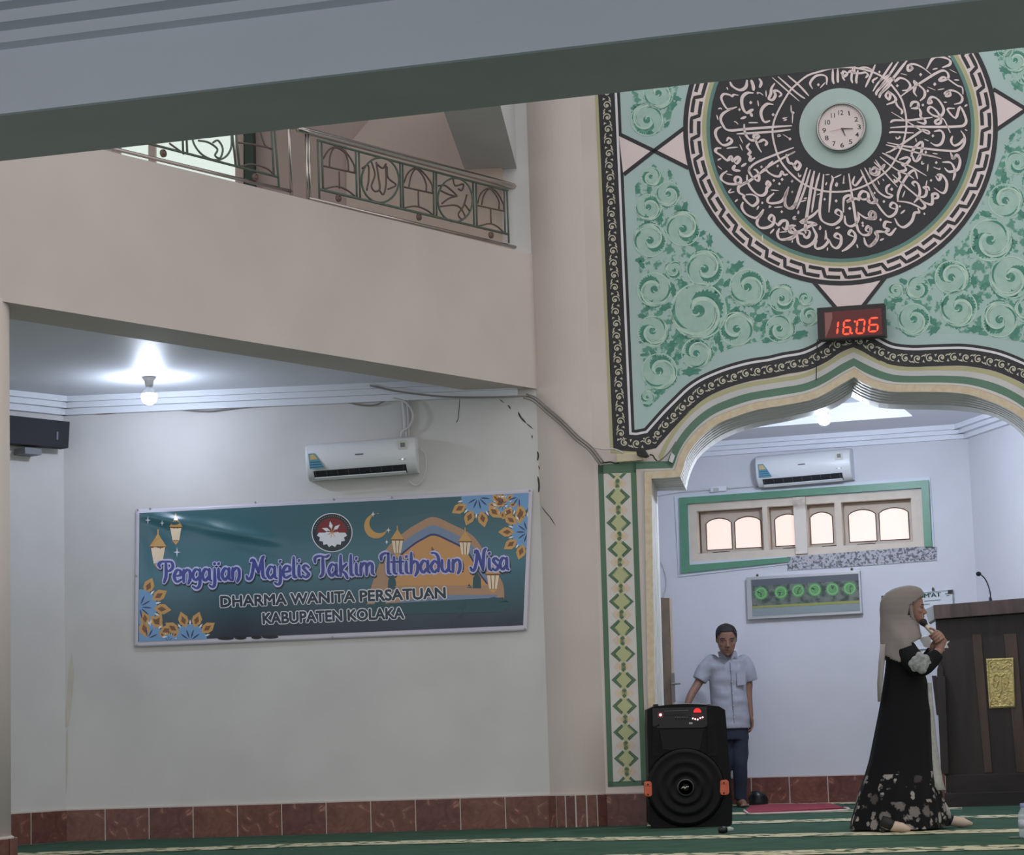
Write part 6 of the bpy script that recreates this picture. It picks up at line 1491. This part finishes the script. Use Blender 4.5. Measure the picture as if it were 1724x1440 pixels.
# low post with pointed finial beside the body
pu([(1577, 1140), (1592, 1139), (1598, 1303), (1585, 1304)], .06, .16, 'side_post', M_wd)
pu([(1578, 1127), (1582.5, 1114), (1588, 1126), (1588, 1139.5), (1578, 1140)], .09, .13, 'finial', M_wd, bevel=.002)
pu([(1569, 1138), (1577, 1138), (1583, 1204), (1577, 1205)], .10, .13, 'side_rail', M_wd)
# gooseneck microphone
gmic = empty('gooseneck_microphone', PU.pt(1668, 1018, -.1), 'black gooseneck microphone standing on the pulpit top', 'microphone')
GP = PU.shifted(-.10)
C5_ = lambda *p: crop(1560, 950, .125, p)
pt_ = GP
q = MB(); b0 = GP.pt(1668, 1017.5); q.lathe(b0+UZ*.012, [(.013, 0), (.013, .03), (.010, .045), (.008, .05)], 14); q.build('base_socket', M_blackpl, gmic)
ptube(GP, C5_((865, 470), (855, 380), (830, 290), (790, 205), (735, 145)), .0055, 'neck', M_blackpl, gmic, 0, 8)
q = MB(); c_ = GP.pt(1647.5, 966.5); q.ball(c_, .02, 14, 10, (1.15, 1, 1)); q.build('foam_head', mat('foam_black', (22, 22, 24), .95, bump=.5, bscale=200), gmic, smooth=True)
# ================================================================ people
def fuse(mb, voxel, smooth=4, fac=.5):
    me = mb.mesh('tmp')
    bm = bmesh.new(); bm.from_mesh(me); bmesh.ops.recalc_face_normals(bm, faces=bm.faces); bm.to_mesh(me); bm.free()
    ob = bpy.data.objects.new('tmp', me); COL.objects.link(ob)
    r = ob.modifiers.new('r', 'REMESH'); r.mode = 'VOXEL'; r.voxel_size = voxel; r.use_smooth_shade = True
    if smooth:
        s_ = ob.modifiers.new('s', 'SMOOTH'); s_.factor = fac; s_.iterations = smooth
    bpy.context.view_layer.update()
    out = bpy.data.meshes.new_from_object(ob.evaluated_get(bpy.context.evaluated_depsgraph_get()))
    bpy.data.objects.remove(ob); bpy.data.meshes.remove(me)
    return out
def oval(c, ax, ay, hw, hd, n=20, sq=1.0):
    out = []
    for j in range(n):
        a = 2*math.pi*j/n; ca, sa = math.cos(a), math.sin(a)
        ca = math.copysign(abs(ca)**sq, ca); sa = math.copysign(abs(sa)**sq, sa)
        out.append(c + ax*(hw*ca) + ay*(hd*sa))
    return out
HEADR = [(0.0, .08, .20, .08), (.05, .17, .17, .18), (.14, .235, .12, .27), (.27, .285, .06, .335), (.40, .31, .03, .365), (.52, .325, .0, .39), (.65, .33, -.02, .41), (.78, .315, -.03, .40), (.89, .24, -.03, .32), (.96, .14, -.03, .20), (1.0, .03, -.03, .04)]
def head_rings(chin, up, fwd, right, H, k=1.0, n=24):
    return [oval(chin + up*(t*H) + fwd*(c*H), right, fwd, hw*H*k, d*H*k, n) for t, hw, c, d in HEADR]
def face_parts(mb, chin, up, fwd, right, H):
    P = lambda r, f, u: chin + right*(r*H) + fwd*(f*H) + up*(u*H)
    mb.tube([P(0, .36, .56), P(0, .42, .44), P(0, .475, .36), P(0, .40, .325)], [.03*H, .04*H, .055*H, .04*H], 8)      # nose
    for s_ in (-1, 1):
        mb.ball(P(.055*s_, .40, .345), .035*H, 8, 6)
        mb.ball(P(.33*s_, -.04, .47), .09*H, 10, 8, (.35, .75, 1.15), (right, fwd, up))                                   # ear
        mb.tube([P(.05*s_, .385, .565), P(.16*s_, .36, .585), P(.25*s_, .27, .56)], .028*H, 6)                              # brow
        mb.ball(P(.19*s_, .25, .40), .09*H, 8, 6)                                                                       # cheek
    mb.tube([P(-.10, .345, .235), P(0, .395, .245), P(.10, .345, .235)], [.02*H, .034*H, .02*H], 8)                     # lips
    mb.tube([P(-.09, .34, .205), P(0, .385, .198), P(.09, .34, .205)], [.02*H, .034*H, .02*H], 8)
    mb.ball(P(0, .30, .06), .085*H, 10, 8)                                                                           # chin
def face_details(par, chin, up, fwd, right, H, sides=(-1, 1), lipm=None):
    P = lambda r, f, u: chin + right*(r*H) + fwd*(f*H) + up*(u*H)
    for s_ in sides:
        q = MB(); q.ball(P(.155*s_, .345, .505), .038*H, 10, 8, (1.25, .6, .6), (right, fwd, up)); q.build('eye', mat('eye_white', (118, 100, 90), .6), par, smooth=True)
        q = MB(); q.ball(P(.155*s_, .365, .505), .024*H, 10, 8, (1, .6, .9), (right, fwd, up)); q.build('iris', mat('iris_dark', (24, 18, 16), .3), par, smooth=True)
        q = MB(); q.tube([P(.07*s_, .392, .59), P(.16*s_, .375, .612), P(.25*s_, .30, .59)], [.012*H, .02*H, .01*H], 6); q.build('eyebrow', mat('brow_dark', (32, 26, 24), .8), par, smooth=True)
    q = MB(); q.tube([P(-.09, .365, .222), P(0, .415, .222), P(.09, .365, .222)], [.008*H, .016*H, .008*H], 6); q.build('mouth', lipm or mat('lip_brown', (96, 56, 50), .6), par, smooth=True)
def finger(mb, pts, r0, r1): 
    c = cat(pts, 3); n = len(c); mb.tube(c, [r0+(r1-r0)*i/(n-1) for i in range(n)], 8); mb.ball(c[-1], r1*1.02, 8, 6); mb.ball(c[0], r0, 8, 6)

M_skinm = mat('skin_brown', (134, 98, 80), .55, vary=.12, scale=20); M_skinw = mat('skin_tan', (150, 112, 96), .5, vary=.08, scale=20)
# ---------------------------------------------------------------- man in the grey shirt
MP = Plane(onz(1243, 1360), 0)
def mm(px, py, dy=0.0): return MP.pt(px, py, dy)
ms = mpp(MP, 1230, 1200)
man = empty('person', onz(1240, 1360), 'man in grey short-sleeved shirt and jeans standing behind the trolley loudspeaker', 'person')
X, Y, Z = Vector((1, 0, 0)), Vector((0, -1, 0)), Vector((0, 0, 1))
tl = math.radians(14)
fwd = Y*math.cos(tl) - Z*math.sin(tl); upv = Z*math.cos(tl) + Y*math.sin(tl)
rgt = X
H_ = 50*ms
chin = mm(1223.5, 1101, .06)
b = MB()
b.rings(head_rings(chin, upv, fwd, rgt, H_)); face_parts(b, chin, upv, fwd, rgt, H_)
b.tube([mm(1224, 1088, -.02), mm(1226, 1104, -.03), mm(1227, 1116, -.04)], [.058, .056, .07], 14)
# trunk core and legs under the clothes
b.rings([oval(mm(1226, y, -.03), X, Y, hw*ms, hd, 20) for y, hw, hd in ((1112, 22, .07), (1120, 31, .095), (1150, 28, .10), (1190, 27, .095), (1225, 29, .10), (1240, 27, .10))])
def limb(pts, rs, n=12): 
    c = cat(pts, 4); m_ = len(c); k = len(rs)
    rr = []
    for i in range(m_):
        t = i/(m_-1)*(k-1); j = min(int(t), k-2); rr.append(rs[j]+(rs[j+1]-rs[j])*(t-j))
    b.tube(c, rr, n); b.ball(c[0], rr[0], n, 8); b.ball(c[-1], rr[-1], n, 8)
limb([mm(1196, 1114, -.03), mm(1176, 1150, -.02), mm(1163, 1172, .06), mm(1154, 1196, .12)], [.050, .040, .036, .026])
limb([mm(1255, 1114, -.03), mm(1260, 1150, -.04), mm(1260, 1168, -.03), mm(1264, 1206, .0)], [.048, .038, .035, .025])
limb([mm(1244, 1236, -.02), mm(1245, 1292, .0), mm(1247, 1348, -.03)], [.062, .045, .036])
limb([mm(1219, 1236, -.02), mm(1219, 1292, -.02), mm(1220, 1346, -.05)], [.062, .045, .036])
# feet
for x, d in ((1247, 0), (1221, -.05)):
    a = mm(x, 1350, -.03+d); a.z = .055
    t = Vector((a.x+.025, a.y-.11, .022))
    b.tube([a+Vector((-.01, .06, -.02)), a+Vector((0, 0, -.005)), a.lerp(t, .55), t], [.032, .042, .036, .022], 10)
    for i in range(5): b.ball(t+Vector((-.03+.014*i, -.012+.006*abs(i-1), -.004)), .011, 8, 6)
# hands: his right reaches behind the loudspeaker, his left hangs
def hand(wrist, dirv, side, curl, s_=1.0):
    d = dirv.normalized(); sd = side.normalized(); nn = d.cross(sd).normalized()*curl
    pc = wrist + d*(.045*s_)
    b.ball(pc, .042*s_, 12, 8, (1.0, .42, 1.1), (sd, nn.normalized(), d))
    for i, L in enumerate((.070, .078, .073, .058)):
        r0 = pc + d*(.036*s_) + sd*((-.028+.0187*i)*s_)
        finger(b, [r0, r0+d*(L*.45*s_)+nn*.008*s_, r0+d*(L*.8*s_)+nn*.026*s_, r0+d*(L*.9*s_)+nn*.048*s_], .0098*s_, .0075*s_)
    t0 = pc - sd*(.03*s_) - d*(.015*s_)
    finger(b, [t0, t0-sd*.022*s_+d*.028*s_+nn*.012*s_, t0-sd*.018*s_+d*.055*s_+nn*.024*s_], .0115*s_, .009*s_)
hand(mm(1264, 1205, .0), Vector((.05, 0, -1)), Vector((.3, -1, 0)), 1)
hand(mm(1154, 1195, .12), Vector((-.25, -.5, -.85)), Vector((1, -.3, 0)), 1)
me = fuse(b, .006, 3); link('body', me, M_skinm, man, smooth=True)
face_details(man, chin, upv, fwd, rgt, H_)
# hair: short cap with receding front
q = MB(); n = 28; RR = []
for t in (.42, .5, .58, .66, .74, .82, .89, .95, 1.0):
    import bisect
    ts = [h[0] for h in HEADR]; i = min(max(bisect.bisect_left(ts, t), 1), len(ts)-1); u = (t-ts[i-1])/(ts[i]-ts[i-1])
    hw, c_, d_h = [HEADR[i-1][k]+(HEADR[i][k]-HEADR[i-1][k])*u for k in (1, 2, 3)]
    RR.append((t, [chin + upv*(t*H_*1.0+.006) + fwd*(c_*H_) + rgt*((hw*H_+.009)*math.cos(2*math.pi*j/n)) + fwd*((d_h*H_+.009)*math.sin(2*math.pi*j/n)) for j in range(n)]))
vs_ = [p for _, r_ in RR for p in r_]; fs = []
for i in range(len(RR)-1):
    t = RR[i][0]
    for j in range(n):
        a = 2*math.pi*(j+.5)/n; s_ = math.sin(a)
        lim = -.25 if t < .5 else (.12 if t < .58 else (.30 if t < .66 else (.55 if t < .74 else (.80 if t < .82 else 2))))
        if s_ < lim: fs.append((i*n+j, i*n+(j+1) % n, (i+1)*n+(j+1) % n, (i+1)*n+j))
fs.append(tuple((len(RR)-1)*n+j for j in range(n)))
q.add(vs_, fs); hair = q.build('hair', mat('hair_black', (30, 27, 27), .7, vary=.3, scale=40, bump=.6, bscale=150), man, smooth=True)
# shirt
b = MB()
b.rings([oval(mm(x, y, -.03+dd), X, Y, hw*ms, hd, 28) for x, y, hw, hd, dd in ((1226, 1106, 13, .062, .0), (1225, 1109, 22, .08, 0), (1224.5, 1113, 30, .10, 0), (1224, 1122, 33, .118, 0), (1225, 1140, 31.5, .124, 0), (1226, 1160, 31, .122, 0), (1228, 1185, 31.5, .12, .01), (1230, 1208, 32.5, .124, .01), (1231, 1227, 33.5, .128, .01))])
def sleeve(pts, rs):
    c = cat(pts, 4); m_ = len(c); k = len(rs); rr = []
    for i in range(m_):
        t = i/(m_-1)*(k-1); j = min(int(t), k-2); rr.append(rs[j]+(rs[j+1]-rs[j])*(t-j))
    b.tube(c, rr, 16); b.ball(c[0], rr[0], 16, 8)
sleeve([mm(1198, 1115, -.03), mm(1188, 1127, -.03), mm(1177, 1146, -.02)], [.072, .074, .068])
sleeve([mm(1252, 1115, -.03), mm(1259, 1128, -.035), mm(1264, 1147, -.04)], [.070, .070, .066])
me = fuse(b, .009, 3)
from mathutils import noise as mnoise
for v in me.vertices:
    p = v.co*9; k = mnoise.noise(Vector((p.x*.8, p.y*.8, p.z*1.7)))
    v.co += Vector((0, -1, 0))*(k*.011) + Vector((1, 0, 0))*(mnoise.noise(p+Vector((7, 3, 1)))*.006)
M_shirt = mat('shirt_grey', (158, 162, 172), .8, vary=.10, scale=5, bump=.25, bscale=30)
link('shirt', me, M_shirt, man, smooth=True)
sh = man.children[-1]
def front(px, py): return mm(px, py, .098)
for pts in ([(1208, 1098), (1210, 1107), (1216, 1106), (1226, 1114), (1222, 1106), (1213, 1096)], [(1239, 1096), (1242, 1106), (1236, 1106), (1231, 1114), (1231, 1106), (1236, 1096)]):
    q = MB(); q.prism([MP.pt(p[0], p[1], .062) for p in pts], Y*.016); q.build('collar', M_shirt, sh, bevel=.002)
q = MB(); q.tube([mm(1229, 1116, .088), mm(1231, 1140, .100), mm(1233, 1180, .103), mm(1237, 1225, .106)], .0035, 5); q.build('placket', mat('placket_shadow', (112, 118, 130), .8), sh)
for y in (1128, 1148, 1168, 1188, 1208):
    q = MB(); q.ball(mm(1230+(y-1116)*.066, y, .104), .006, 8, 6); q.build('button', mat('button_pearl', (190, 190, 192), .3), sh)
q = MB(); q.prism([mm(*p, .094) for p in ((1240, 1133), (1255, 1131), (1255, 1153), (1241, 1155))], Y*.006); q.build('pocket', M_shirt, sh)
# jeans
b = MB()
b.rings([oval(mm(x, y, -.03), X, Y, hw*ms, hd, 24) for x, y, hw, hd in ((1231, 1218, 29, .115), (1231, 1232, 30, .12), (1231, 1246, 30, .118))])
sleeve([mm(1245, 1240, -.02), mm(1245.5, 1270, -.01), mm(1246, 1295, .01), mm(1247, 1322, -.02), mm(1246, 1347, -.03)], [.082, .075, .064, .062, .058])
sleeve([mm(1219, 1240, -.02), mm(1219, 1270, -.02), mm(1219, 1295, -.01), mm(1220, 1322, -.04), mm(1220, 1345, -.05)], [.082, .073, .062, .060, .056])
me = fuse(b, .009, 3)
for v in me.vertices:
    p = v.co*10; v.co += Vector((mnoise.noise(p)*.010, mnoise.noise(p+Vector((4, 9, 2)))*.008, 0))
link('jeans', me, mat('denim_navy', (40, 48, 66), .85, vary=.25, scale=7, bump=.3, bscale=80), man, smooth=True)

# ---------------------------------------------------------------- woman with the microphone
WP = Plane(onz(1505, 1398), 0)
def ww(px, py, dy=0.0): return WP.pt(px, py, dy)
wsx = mpp(WP, 1520, 1200)
wom = empty('person', onz(1510, 1398), 'woman in black floral-hem dress and grey headscarf speaking into a microphone', 'person')
fwd = Vector((math.cos(.12), -math.sin(.12), -.06)).normalized(); rgt = Vector((-math.sin(.12), -math.cos(.12), 0)); upv = rgt.cross(fwd)
if upv.z < 0: upv = -upv
H_ = 54*wsx
chin = ww(1534, 1050, 0)
b = MB(); b.rings(head_rings(chin, upv, fwd, rgt, H_*.97)); face_parts(b, chin, upv, fwd, rgt, H_*.97)
b.tube([ww(1522, 1040), ww(1520, 1066), ww(1517, 1085)], [.055, .05, .07], 14)
b.rings([oval(ww(x, y), X, Y, hw*wsx, hd, 20) for x, y, hw, hd in ((1518, 1078, 14, .09), (1519, 1095, 22, .15), (1521, 1130, 24, .14), (1520, 1180, 24, .13), (1518, 1220, 26, .15), (1518, 1260, 26, .15))])
limb([ww(1522, 1094, .14), ww(1537, 1112, .19), ww(1552, 1122, .20), ww(1566, 1112, .18), ww(1580, 1097, .16)], [.048, .046, .042, .036, .028])
limb([ww(1522, 1094, -.14), ww(1540, 1112, -.16), ww(1556, 1118, -.10), ww(1566, 1104, -.02), ww(1572, 1092, .04)], [.048, .046, .042, .036, .028])
limb([ww(1512, 1250, .06), ww(1504, 1320, .08), ww(1490, 1384, .09)], [.085, .055, .034])
limb([ww(1528, 1250, -.06), ww(1556, 1320, -.06), ww(1584, 1374, -.06)], [.085, .055, .034])
# right hand closed round the microphone
m0 = ww(1553, 1046.5, .10); m1 = ww(1582, 1080, .15)
md = (m1-m0).normalized(); ms_ = md.cross(Y).normalized()
if ms_.x > 0: ms_ = -ms_                          # points to the lower left
hc = m0 + md*((m1-m0).length*.78)
palm = hc - ms_*.030 + md*.010 - Y*.012
b.ball(palm, .042, 12, 8, (.55, .9, 1.15), (ms_, Y, md)); b.tube([ww(1580, 1098, .155), palm+md*.03], [.028, .034], 12)
for i in range(4):
    o_ = md*(-.032+.0215*i)
    finger(b, [palm+o_-ms_*.004+Y*.022, hc+o_-ms_*.024+Y*.034, hc+o_+ms_*.002+Y*.040, hc+o_+ms_*.026+Y*.028, hc+o_+ms_*.031+Y*.004], .0092, .0078)
finger(b, [palm-md*.025-Y*.012, hc-md*.05-ms_*.020+Y*.0, hc-md*.072-ms_*.006+Y*.018], .0125, .009)
# left hand under it holding the folded paper
lh = ww(1573, 1090, .06)
b.ball(lh, .036, 12, 8, (.9, .5, 1.1), (X, Y, Z))
for i in range(4):
    r0 = lh + Vector((.012, -.006, .026-.017*i))
    finger(b, [r0, r0+Vector((.030, -.014, .004)), r0+Vector((.046, -.030, .0)), r0+Vector((.036, -.044, -.002))], .0095, .0075)
finger(b, [lh+Vector((-.01, -.01, .03)), lh+Vector((.008, -.026, .05)), lh+Vector((.03, -.03, .058))], .011, .0085)
me = fuse(b, .0045, 2); link('body', me, M_skinw, wom, smooth=True)
face_details(wom, chin, upv, fwd, rgt, H_*.97, sides=(1, -1), lipm=mat('lip_red', (130, 62, 58), .5))
# dress
prof = [(1519, 1076, 13, .085), (1518, 1084, 21, .15), (1519, 1094, 26, .185), (1521, 1112, 29, .175), (1523, 1132, 33, .165), (1524, 1150, 37, .16), (1524, 1172, 40, .17), (1523, 1200, 44, .19), (1520, 1240, 49, .22), (1517, 1280, 54, .25), (1514, 1310, 60, .28), (1512, 1335, 67, .31), (1511, 1360, 73, .33), (1510, 1380, 77, .35), (1509, 1393, 78, .36)]
q = MB(); n = 64; rows_ = []
def iv(y):
    for a, c in zip(prof, prof[1:]):
        if a[1] <= y <= c[1]:
            t = (y-a[1])/(c[1]-a[1]); return [a[k]+(c[k]-a[k])*t for k in (0, 2, 3)]
    return [prof[-1][0], prof[-1][2], prof[-1][3]]
ysr = [1076+ (1394-1076)*i/60 for i in range(61)]
for y in ysr:
    x, hw, hd = iv(min(y, 1393)); fl_ = max(0, (y-1180)/213.)
    ring = []
    for j in range(n):
        a = 2*math.pi*j/n
        k = 1 + fl_*(.055*math.sin(7*a+1.0) + .04*math.sin(12*a+.4) + .02*math.sin(19*a)) 
        c0 = ww(x, y, 0)
        ring.append(c0 + X*(hw*wsx*k*math.cos(a)) + Y*(hd*k*math.sin(a)*.9))
    rows_.append(ring)
for r_ in rows_:
    for i, p in enumerate(r_):
        if p.z < .012: r_[i] = Vector((p.x, p.y, .012))
q.rings(rows_, caps=False)
def dress_mat():
    M = mat('dress_black_floral', (16, 16, 19), .8, spec=.2)
    nt = M.node_tree; b_ = nt.nodes['Principled BSDF']; N = nt.nodes.new
    tc = N('ShaderNodeTexCoord'); sp = N('ShaderNodeSeparateXYZ'); nt.links.new(tc.outputs['Object'], sp.inputs[0])
    def vor(scale, r, off):
        mp = N('ShaderNodeMapping'); mp.inputs['Location'].default_value = off; nt.links.new(tc.outputs['Object'], mp.inputs[0])
        v = N('ShaderNodeTexVoronoi'); v.inputs['Scale'].default_value = scale; nt.links.new(mp.outputs[0], v.inputs['Vector'])
        nz = N('ShaderNodeTexNoise'); nz.inputs['Scale'].default_value = 60; nt.links.new(tc.outputs['Object'], nz.inputs['Vector'])
        ad_ = N('ShaderNodeMath'); ad_.operation = 'MULTIPLY_ADD'; ad_.inputs[1].default_value = .35; nt.links.new(nz.outputs['Fac'], ad_.inputs[0]); nt.links.new(v.outputs['Distance'], ad_.inputs[2])
        rp = N('ShaderNodeValToRGB'); rp.color_ramp.elements[0].position = r; rp.color_ramp.elements[0].color = (1, 1, 1, 1); rp.color_ramp.elements[1].position = r+.08; rp.color_ramp.elements[1].color = (0, 0, 0, 1)
        nt.links.new(ad_.outputs[0], rp.inputs[0]); return rp.outputs[0], v.outputs['Color']
    f1, c1 = vor(10, .52, (0, 0, 0)); f2, c2 = vor(17, .44, (3, 5, 2))
    mx = N('ShaderNodeMath'); mx.operation = 'MAXIMUM'; nt.links.new(f1, mx.inputs[0]); nt.links.new(f2, mx.inputs[1])
    zr = N('ShaderNodeMapRange'); zr.inputs['From Min'].default_value = .46; zr.inputs['From Max'].default_value = .14; nt.links.new(sp.outputs['Z'], zr.inputs['Value'])
    # flower print thins out upwards: threshold a cell random by height
    sc = N('ShaderNodeSeparateColor'); nt.links.new(c1, sc.inputs[0])
    lt = N('ShaderNodeMath'); lt.operation = 'LESS_THAN'; nt.links.new(sc.outputs[0], lt.inputs[0]); nt.links.new(zr.outputs[0], lt.inputs[1])
    ml = N('ShaderNodeMath'); ml.operation = 'MULTIPLY'; nt.links.new(mx.outputs[0], ml.inputs[0]); nt.links.new(lt.outputs[0], ml.inputs[1])
    rp2 = N('ShaderNodeValToRGB'); e = rp2.color_ramp.elements; e[0].color = lin((62, 57, 56)); e[1].color = lin((158, 150, 144)); e[1].position = .8; nt.links.new(sc.outputs[1], rp2.inputs[0])
    mi = N('ShaderNodeMix'); mi.data_type = 'RGBA'; mi.inputs['A'].default_value = lin((18, 18, 21)); nt.links.new(ml.outputs[0], mi.inputs['Factor']); nt.links.new(rp2.outputs[0], mi.inputs['B'])
    nt.links.new(mi.outputs['Result'], b_.inputs['Base Color'])
    return M
M_dress = dress_mat()
dress = q.build('dress', M_dress, wom, smooth=True)
M_blk = mat('sleeve_black', (18, 18, 21), .8, spec=.2)
b = MB()
sleeve([ww(1521, 1092, .13), ww(1534, 1110, .19), ww(1550, 1122, .215), ww(1566, 1114, .19), ww(1578, 1101, .165)], [.075, .078, .074, .058, .050])
sl1 = link('sleeve', fuse(b, .009, 2), M_blk, wom, smooth=True)
b = MB()
sleeve([ww(1523, 1092, -.13), ww(1540, 1112, -.16), ww(1556, 1119, -.10), ww(1565, 1107, -.03), ww(1570, 1098, .03)], [.075, .075, .066, .052, .046])
link('sleeve', fuse(b, .009, 2), M_blk, wom, smooth=True)
# pale printed flower patch on the near sleeve
b = MB()
for x, y, r, dy in ((1549, 1112, .030, .268), (1557, 1111, .030, .262), (1546, 1121, .032, .272), (1536, 1118, .024, .255), (1552, 1126, .030, .268), (1561, 1118, .026, .245), (1541, 1112, .024, .262), (1555, 1119, .030, .270), (1548, 1104, .022, .255), (1559, 1126, .022, .245), (1540, 1125, .022, .258)): b.ball(ww(x, y, dy+.010), r*1.3, 12, 8, (1, .40, 1))
link('sleeve_flower', fuse(b, .006, 2), mat('lace_grey', (164, 166, 164), .8, rgb2=(120, 122, 120), scale=30, bump=.5, bscale=60), wom, smooth=True)
# pale front panel of the dress
q = MB(); rws = []
for x, y, w_, dd in ((1564, 1150, 3, .05), (1567, 1200, 4, .05), (1570, 1250, 6, .06), (1574, 1290, 8, .07), (1578, 1318, 9, .08), (1584, 1331, 7, .10)):
    rws.append([ww(x-w_, y, dd+.02), ww(x, y, dd), ww(x+w_, y, dd-.05)])
q.grid(rws); fp = q.build('front_panel', mat('panel_grey_lace', (176, 174, 168), .8, vary=.2, scale=30), wom, smooth=True)
m_ = fp.modifiers.new('t', 'SOLIDIFY'); m_.thickness = .006
# headscarf: shell over head, falling to a pointed drape on the chest
q = MB(); rows_ = []; n = 48
HS = [(988, 1529, 2, .02), (989.5, 1528, 13, .06), (993, 1526, 23, .09), (999, 1523, 30, .105), (1007, 1520, 34, .115), (1016, 1518, 34.5, .12), (1026, 1516.5, 34, .122), (1036, 1515, 31.5, .12), (1046, 1514, 30, .125), (1056, 1515, 31, .14), (1066, 1516, 32, .165), (1076, 1517, 33, .19), (1088, 1517, 33, .205), (1100, 1517, 33, .212), (1112, 1517, 33, .215), (1120, 1517, 33, .215)]
HSd = HS
def iv2(y):
    for a, c in zip(HSd, HSd[1:]):
        if a[0] <= y <= c[0]:
            t = (y-a[0])/(c[0]-a[0]); return [a[k]+(c[k]-a[k])*t for k in (1, 2, 3)]
    return HSd[-1][1:]
ysr = [988+ (1118-988)*i/70 for i in range(71)]
hem_pts = [(1480, 1101), (1488, 1102), (1498, 1110), (1508, 1116), (1513, 1107), (1522, 1093), (1531, 1083), (1547, 1073), (1560, 1068)]
def hem(px):
    for a, c in zip(hem_pts, hem_pts[1:]):
        if a[0] <= px <= c[0]: return a[1]+(c[1]-a[1])*(px-a[0])/(c[0]-a[0])
    return 1101 if px < 1480 else 1068
for y in ysr:
    x, hw, hd = iv2(y); ring = []
    for j in range(n+1):
        a = 2*math.pi*j/n
        fold = 1 + (.025*math.sin(5*a+y*.11) + .018*math.sin(9*a-y*.07))*min(1, max(0, (y-1030)/30.))
        ring.append((ww(x, y) + X*(hw*wsx*fold*math.cos(a)) + Y*(hd*fold*math.sin(a)), x+hw*math.cos(a), y, a))
    rows_.append(ring)
vs_ = []; idx = {}
for i, r_ in enumerate(rows_):
    for j, (p, px, py, a) in enumerate(r_): idx[i, j] = len(vs_); vs_.append(p)
fs = []
for i in range(len(rows_)-1):
    for j in range(n):
        p, px, py, a = rows_[i][j]; a_m = math.degrees(a+math.pi/n)
        a_m = a_m if a_m < 180 else a_m-360
        face = 1005 < py < 1051 and -60 < a_m < (30 + 48*math.sin(math.pi*min(1, max(0, (py-1003)/50.))))     # opening for the face
        if py > hem(px): continue
        if face: continue
        fs.append((idx[i, j], idx[i, j+1], idx[i+1, j+1], idx[i+1, j]))
q.add(vs_, fs)
M_hij = mat('headscarf_taupe', (134, 126, 122), .85, vary=.06, scale=4, bump=.15, bscale=20)
hij = q.build('headscarf', M_hij, wom, smooth=True)
m_ = hij.modifiers.new('t', 'SOLIDIFY'); m_.thickness = .008; m_.offset = 1
# tucked fold under the chin and trailing end at the back
q = MB(); q.tube([ww(1534, 1004, .09), ww(1532, 1022, .105), ww(1535, 1040, .10), ww(1541, 1051, .06), ww(1544, 1052, .0)], [.012, .014, .016, .018, .016], 10); q.build('scarf_fold', M_hij, hij, smooth=True)
q = MB(); q.grid([[ww(1486+dx, 1085, dy) for dx, dy in ((-3, .05), (2, .09), (6, .10))], [ww(1484+dx, 1120, dy) for dx, dy in ((-4, .05), (1, .09), (5, .10))], [ww(1482+dx, 1150, dy) for dx, dy in ((-4, .05), (1, .09), (4, .10))], [ww(1481+dx, 1182, dy) for dx, dy in ((-2, .05), (0, .08), (2, .09))]])
tr = q.build('scarf_tail', mat('scarf_sheer', (160, 154, 152), .9), hij, smooth=True); m_ = tr.modifiers.new('t', 'SOLIDIFY'); m_.thickness = .006
# shoes
M_shoe = mat('shoe_beige', (196, 176, 156), .5); M_sole = mat('shoe_dark', (22, 21, 22), .6)
for (hx, hy, tx, ty, dy) in ((1486, 1391, 1533, 1402, .36), (1584, 1385, 1637, 1384.5, -.05)):
    h = ww(hx, hy, dy); t = ww(tx, ty, dy); h.z = max(h.z, .06); t.z = .022
    q = MB(); q.tube([h + Z*.01, h.lerp(t, .35)+Z*.0, h.lerp(t, .7), t], [.034, .036, .034, .010], 12); s1 = q.build('shoe', M_shoe, wom, smooth=True)
    q = MB(); q.tube([h-X*.005+Z*.02, h.lerp(t, .2)+Z*.012, h.lerp(t, .34)+Z*.002], [.040, .042, .038], 12); q.build('shoe_upper', M_sole, s1, smooth=True)
    q = MB(); q.lathe(Vector((h.x, h.y, .004)), [(.014, 0), (.016, h.z-.02)], 10); q.build('heel', M_sole, s1)
q = MB(); q.rings([oval(ww(x, y, -.05), X, Y, w_*wsx, .06, 16) for x, y, w_ in ((1578, 1352, 14), (1584, 1364, 15), (1589, 1378, 14))]); q.build('trouser_cuff', mat('cuff_grey', (160, 156, 150), .8), wom, smooth=True)

# ---------------------------------------------------------------- things she holds
hm = empty('handheld_microphone', m1, 'handheld microphone with black head and pale body held to her mouth', 'microphone')
q = MB(); q.tube([m0-md*.012, m0, m0+md*.014, m0+md*.040], [.018, .027, .027, .016], 16); q.build('grille', mat('mic_grille', (24, 24, 27), .6, bump=.5, bscale=300), hm, smooth=True)
q = MB(); q.tube([m0+md*.036, m0+md*.06, m1+md*.02], [.017, .0165, .012], 14); q.build('handle', mat('mic_champagne', (204, 194, 172), .35, .3), hm, smooth=True)
q = MB(); q.tube([m0+md*.036, m0+md*.041], [.0185, .0185], 14); q.build('collar_ring', mat('ring_grey2', (120, 116, 108), .3, .6), hm, smooth=True)
pap = empty('folded_paper', ww(1572, 1092, .02), 'folded white paper held in her hand under the microphone', 'paper')
q = MB(); q.prism([ww(*p, .035) for p in ((1547, 1074), (1566, 1071), (1568, 1092), (1556, 1090))], Y*.004); q.build('sheet', mat('paper_white', (222, 220, 222), .7), pap)
q = MB(); q.prism([ww(*p, .055) for p in ((1585, 1082), (1599, 1079.5), (1594, 1085), (1597, 1091), (1586, 1092))], Y*.004); q.build('sheet', MATS['paper_white'], pap)
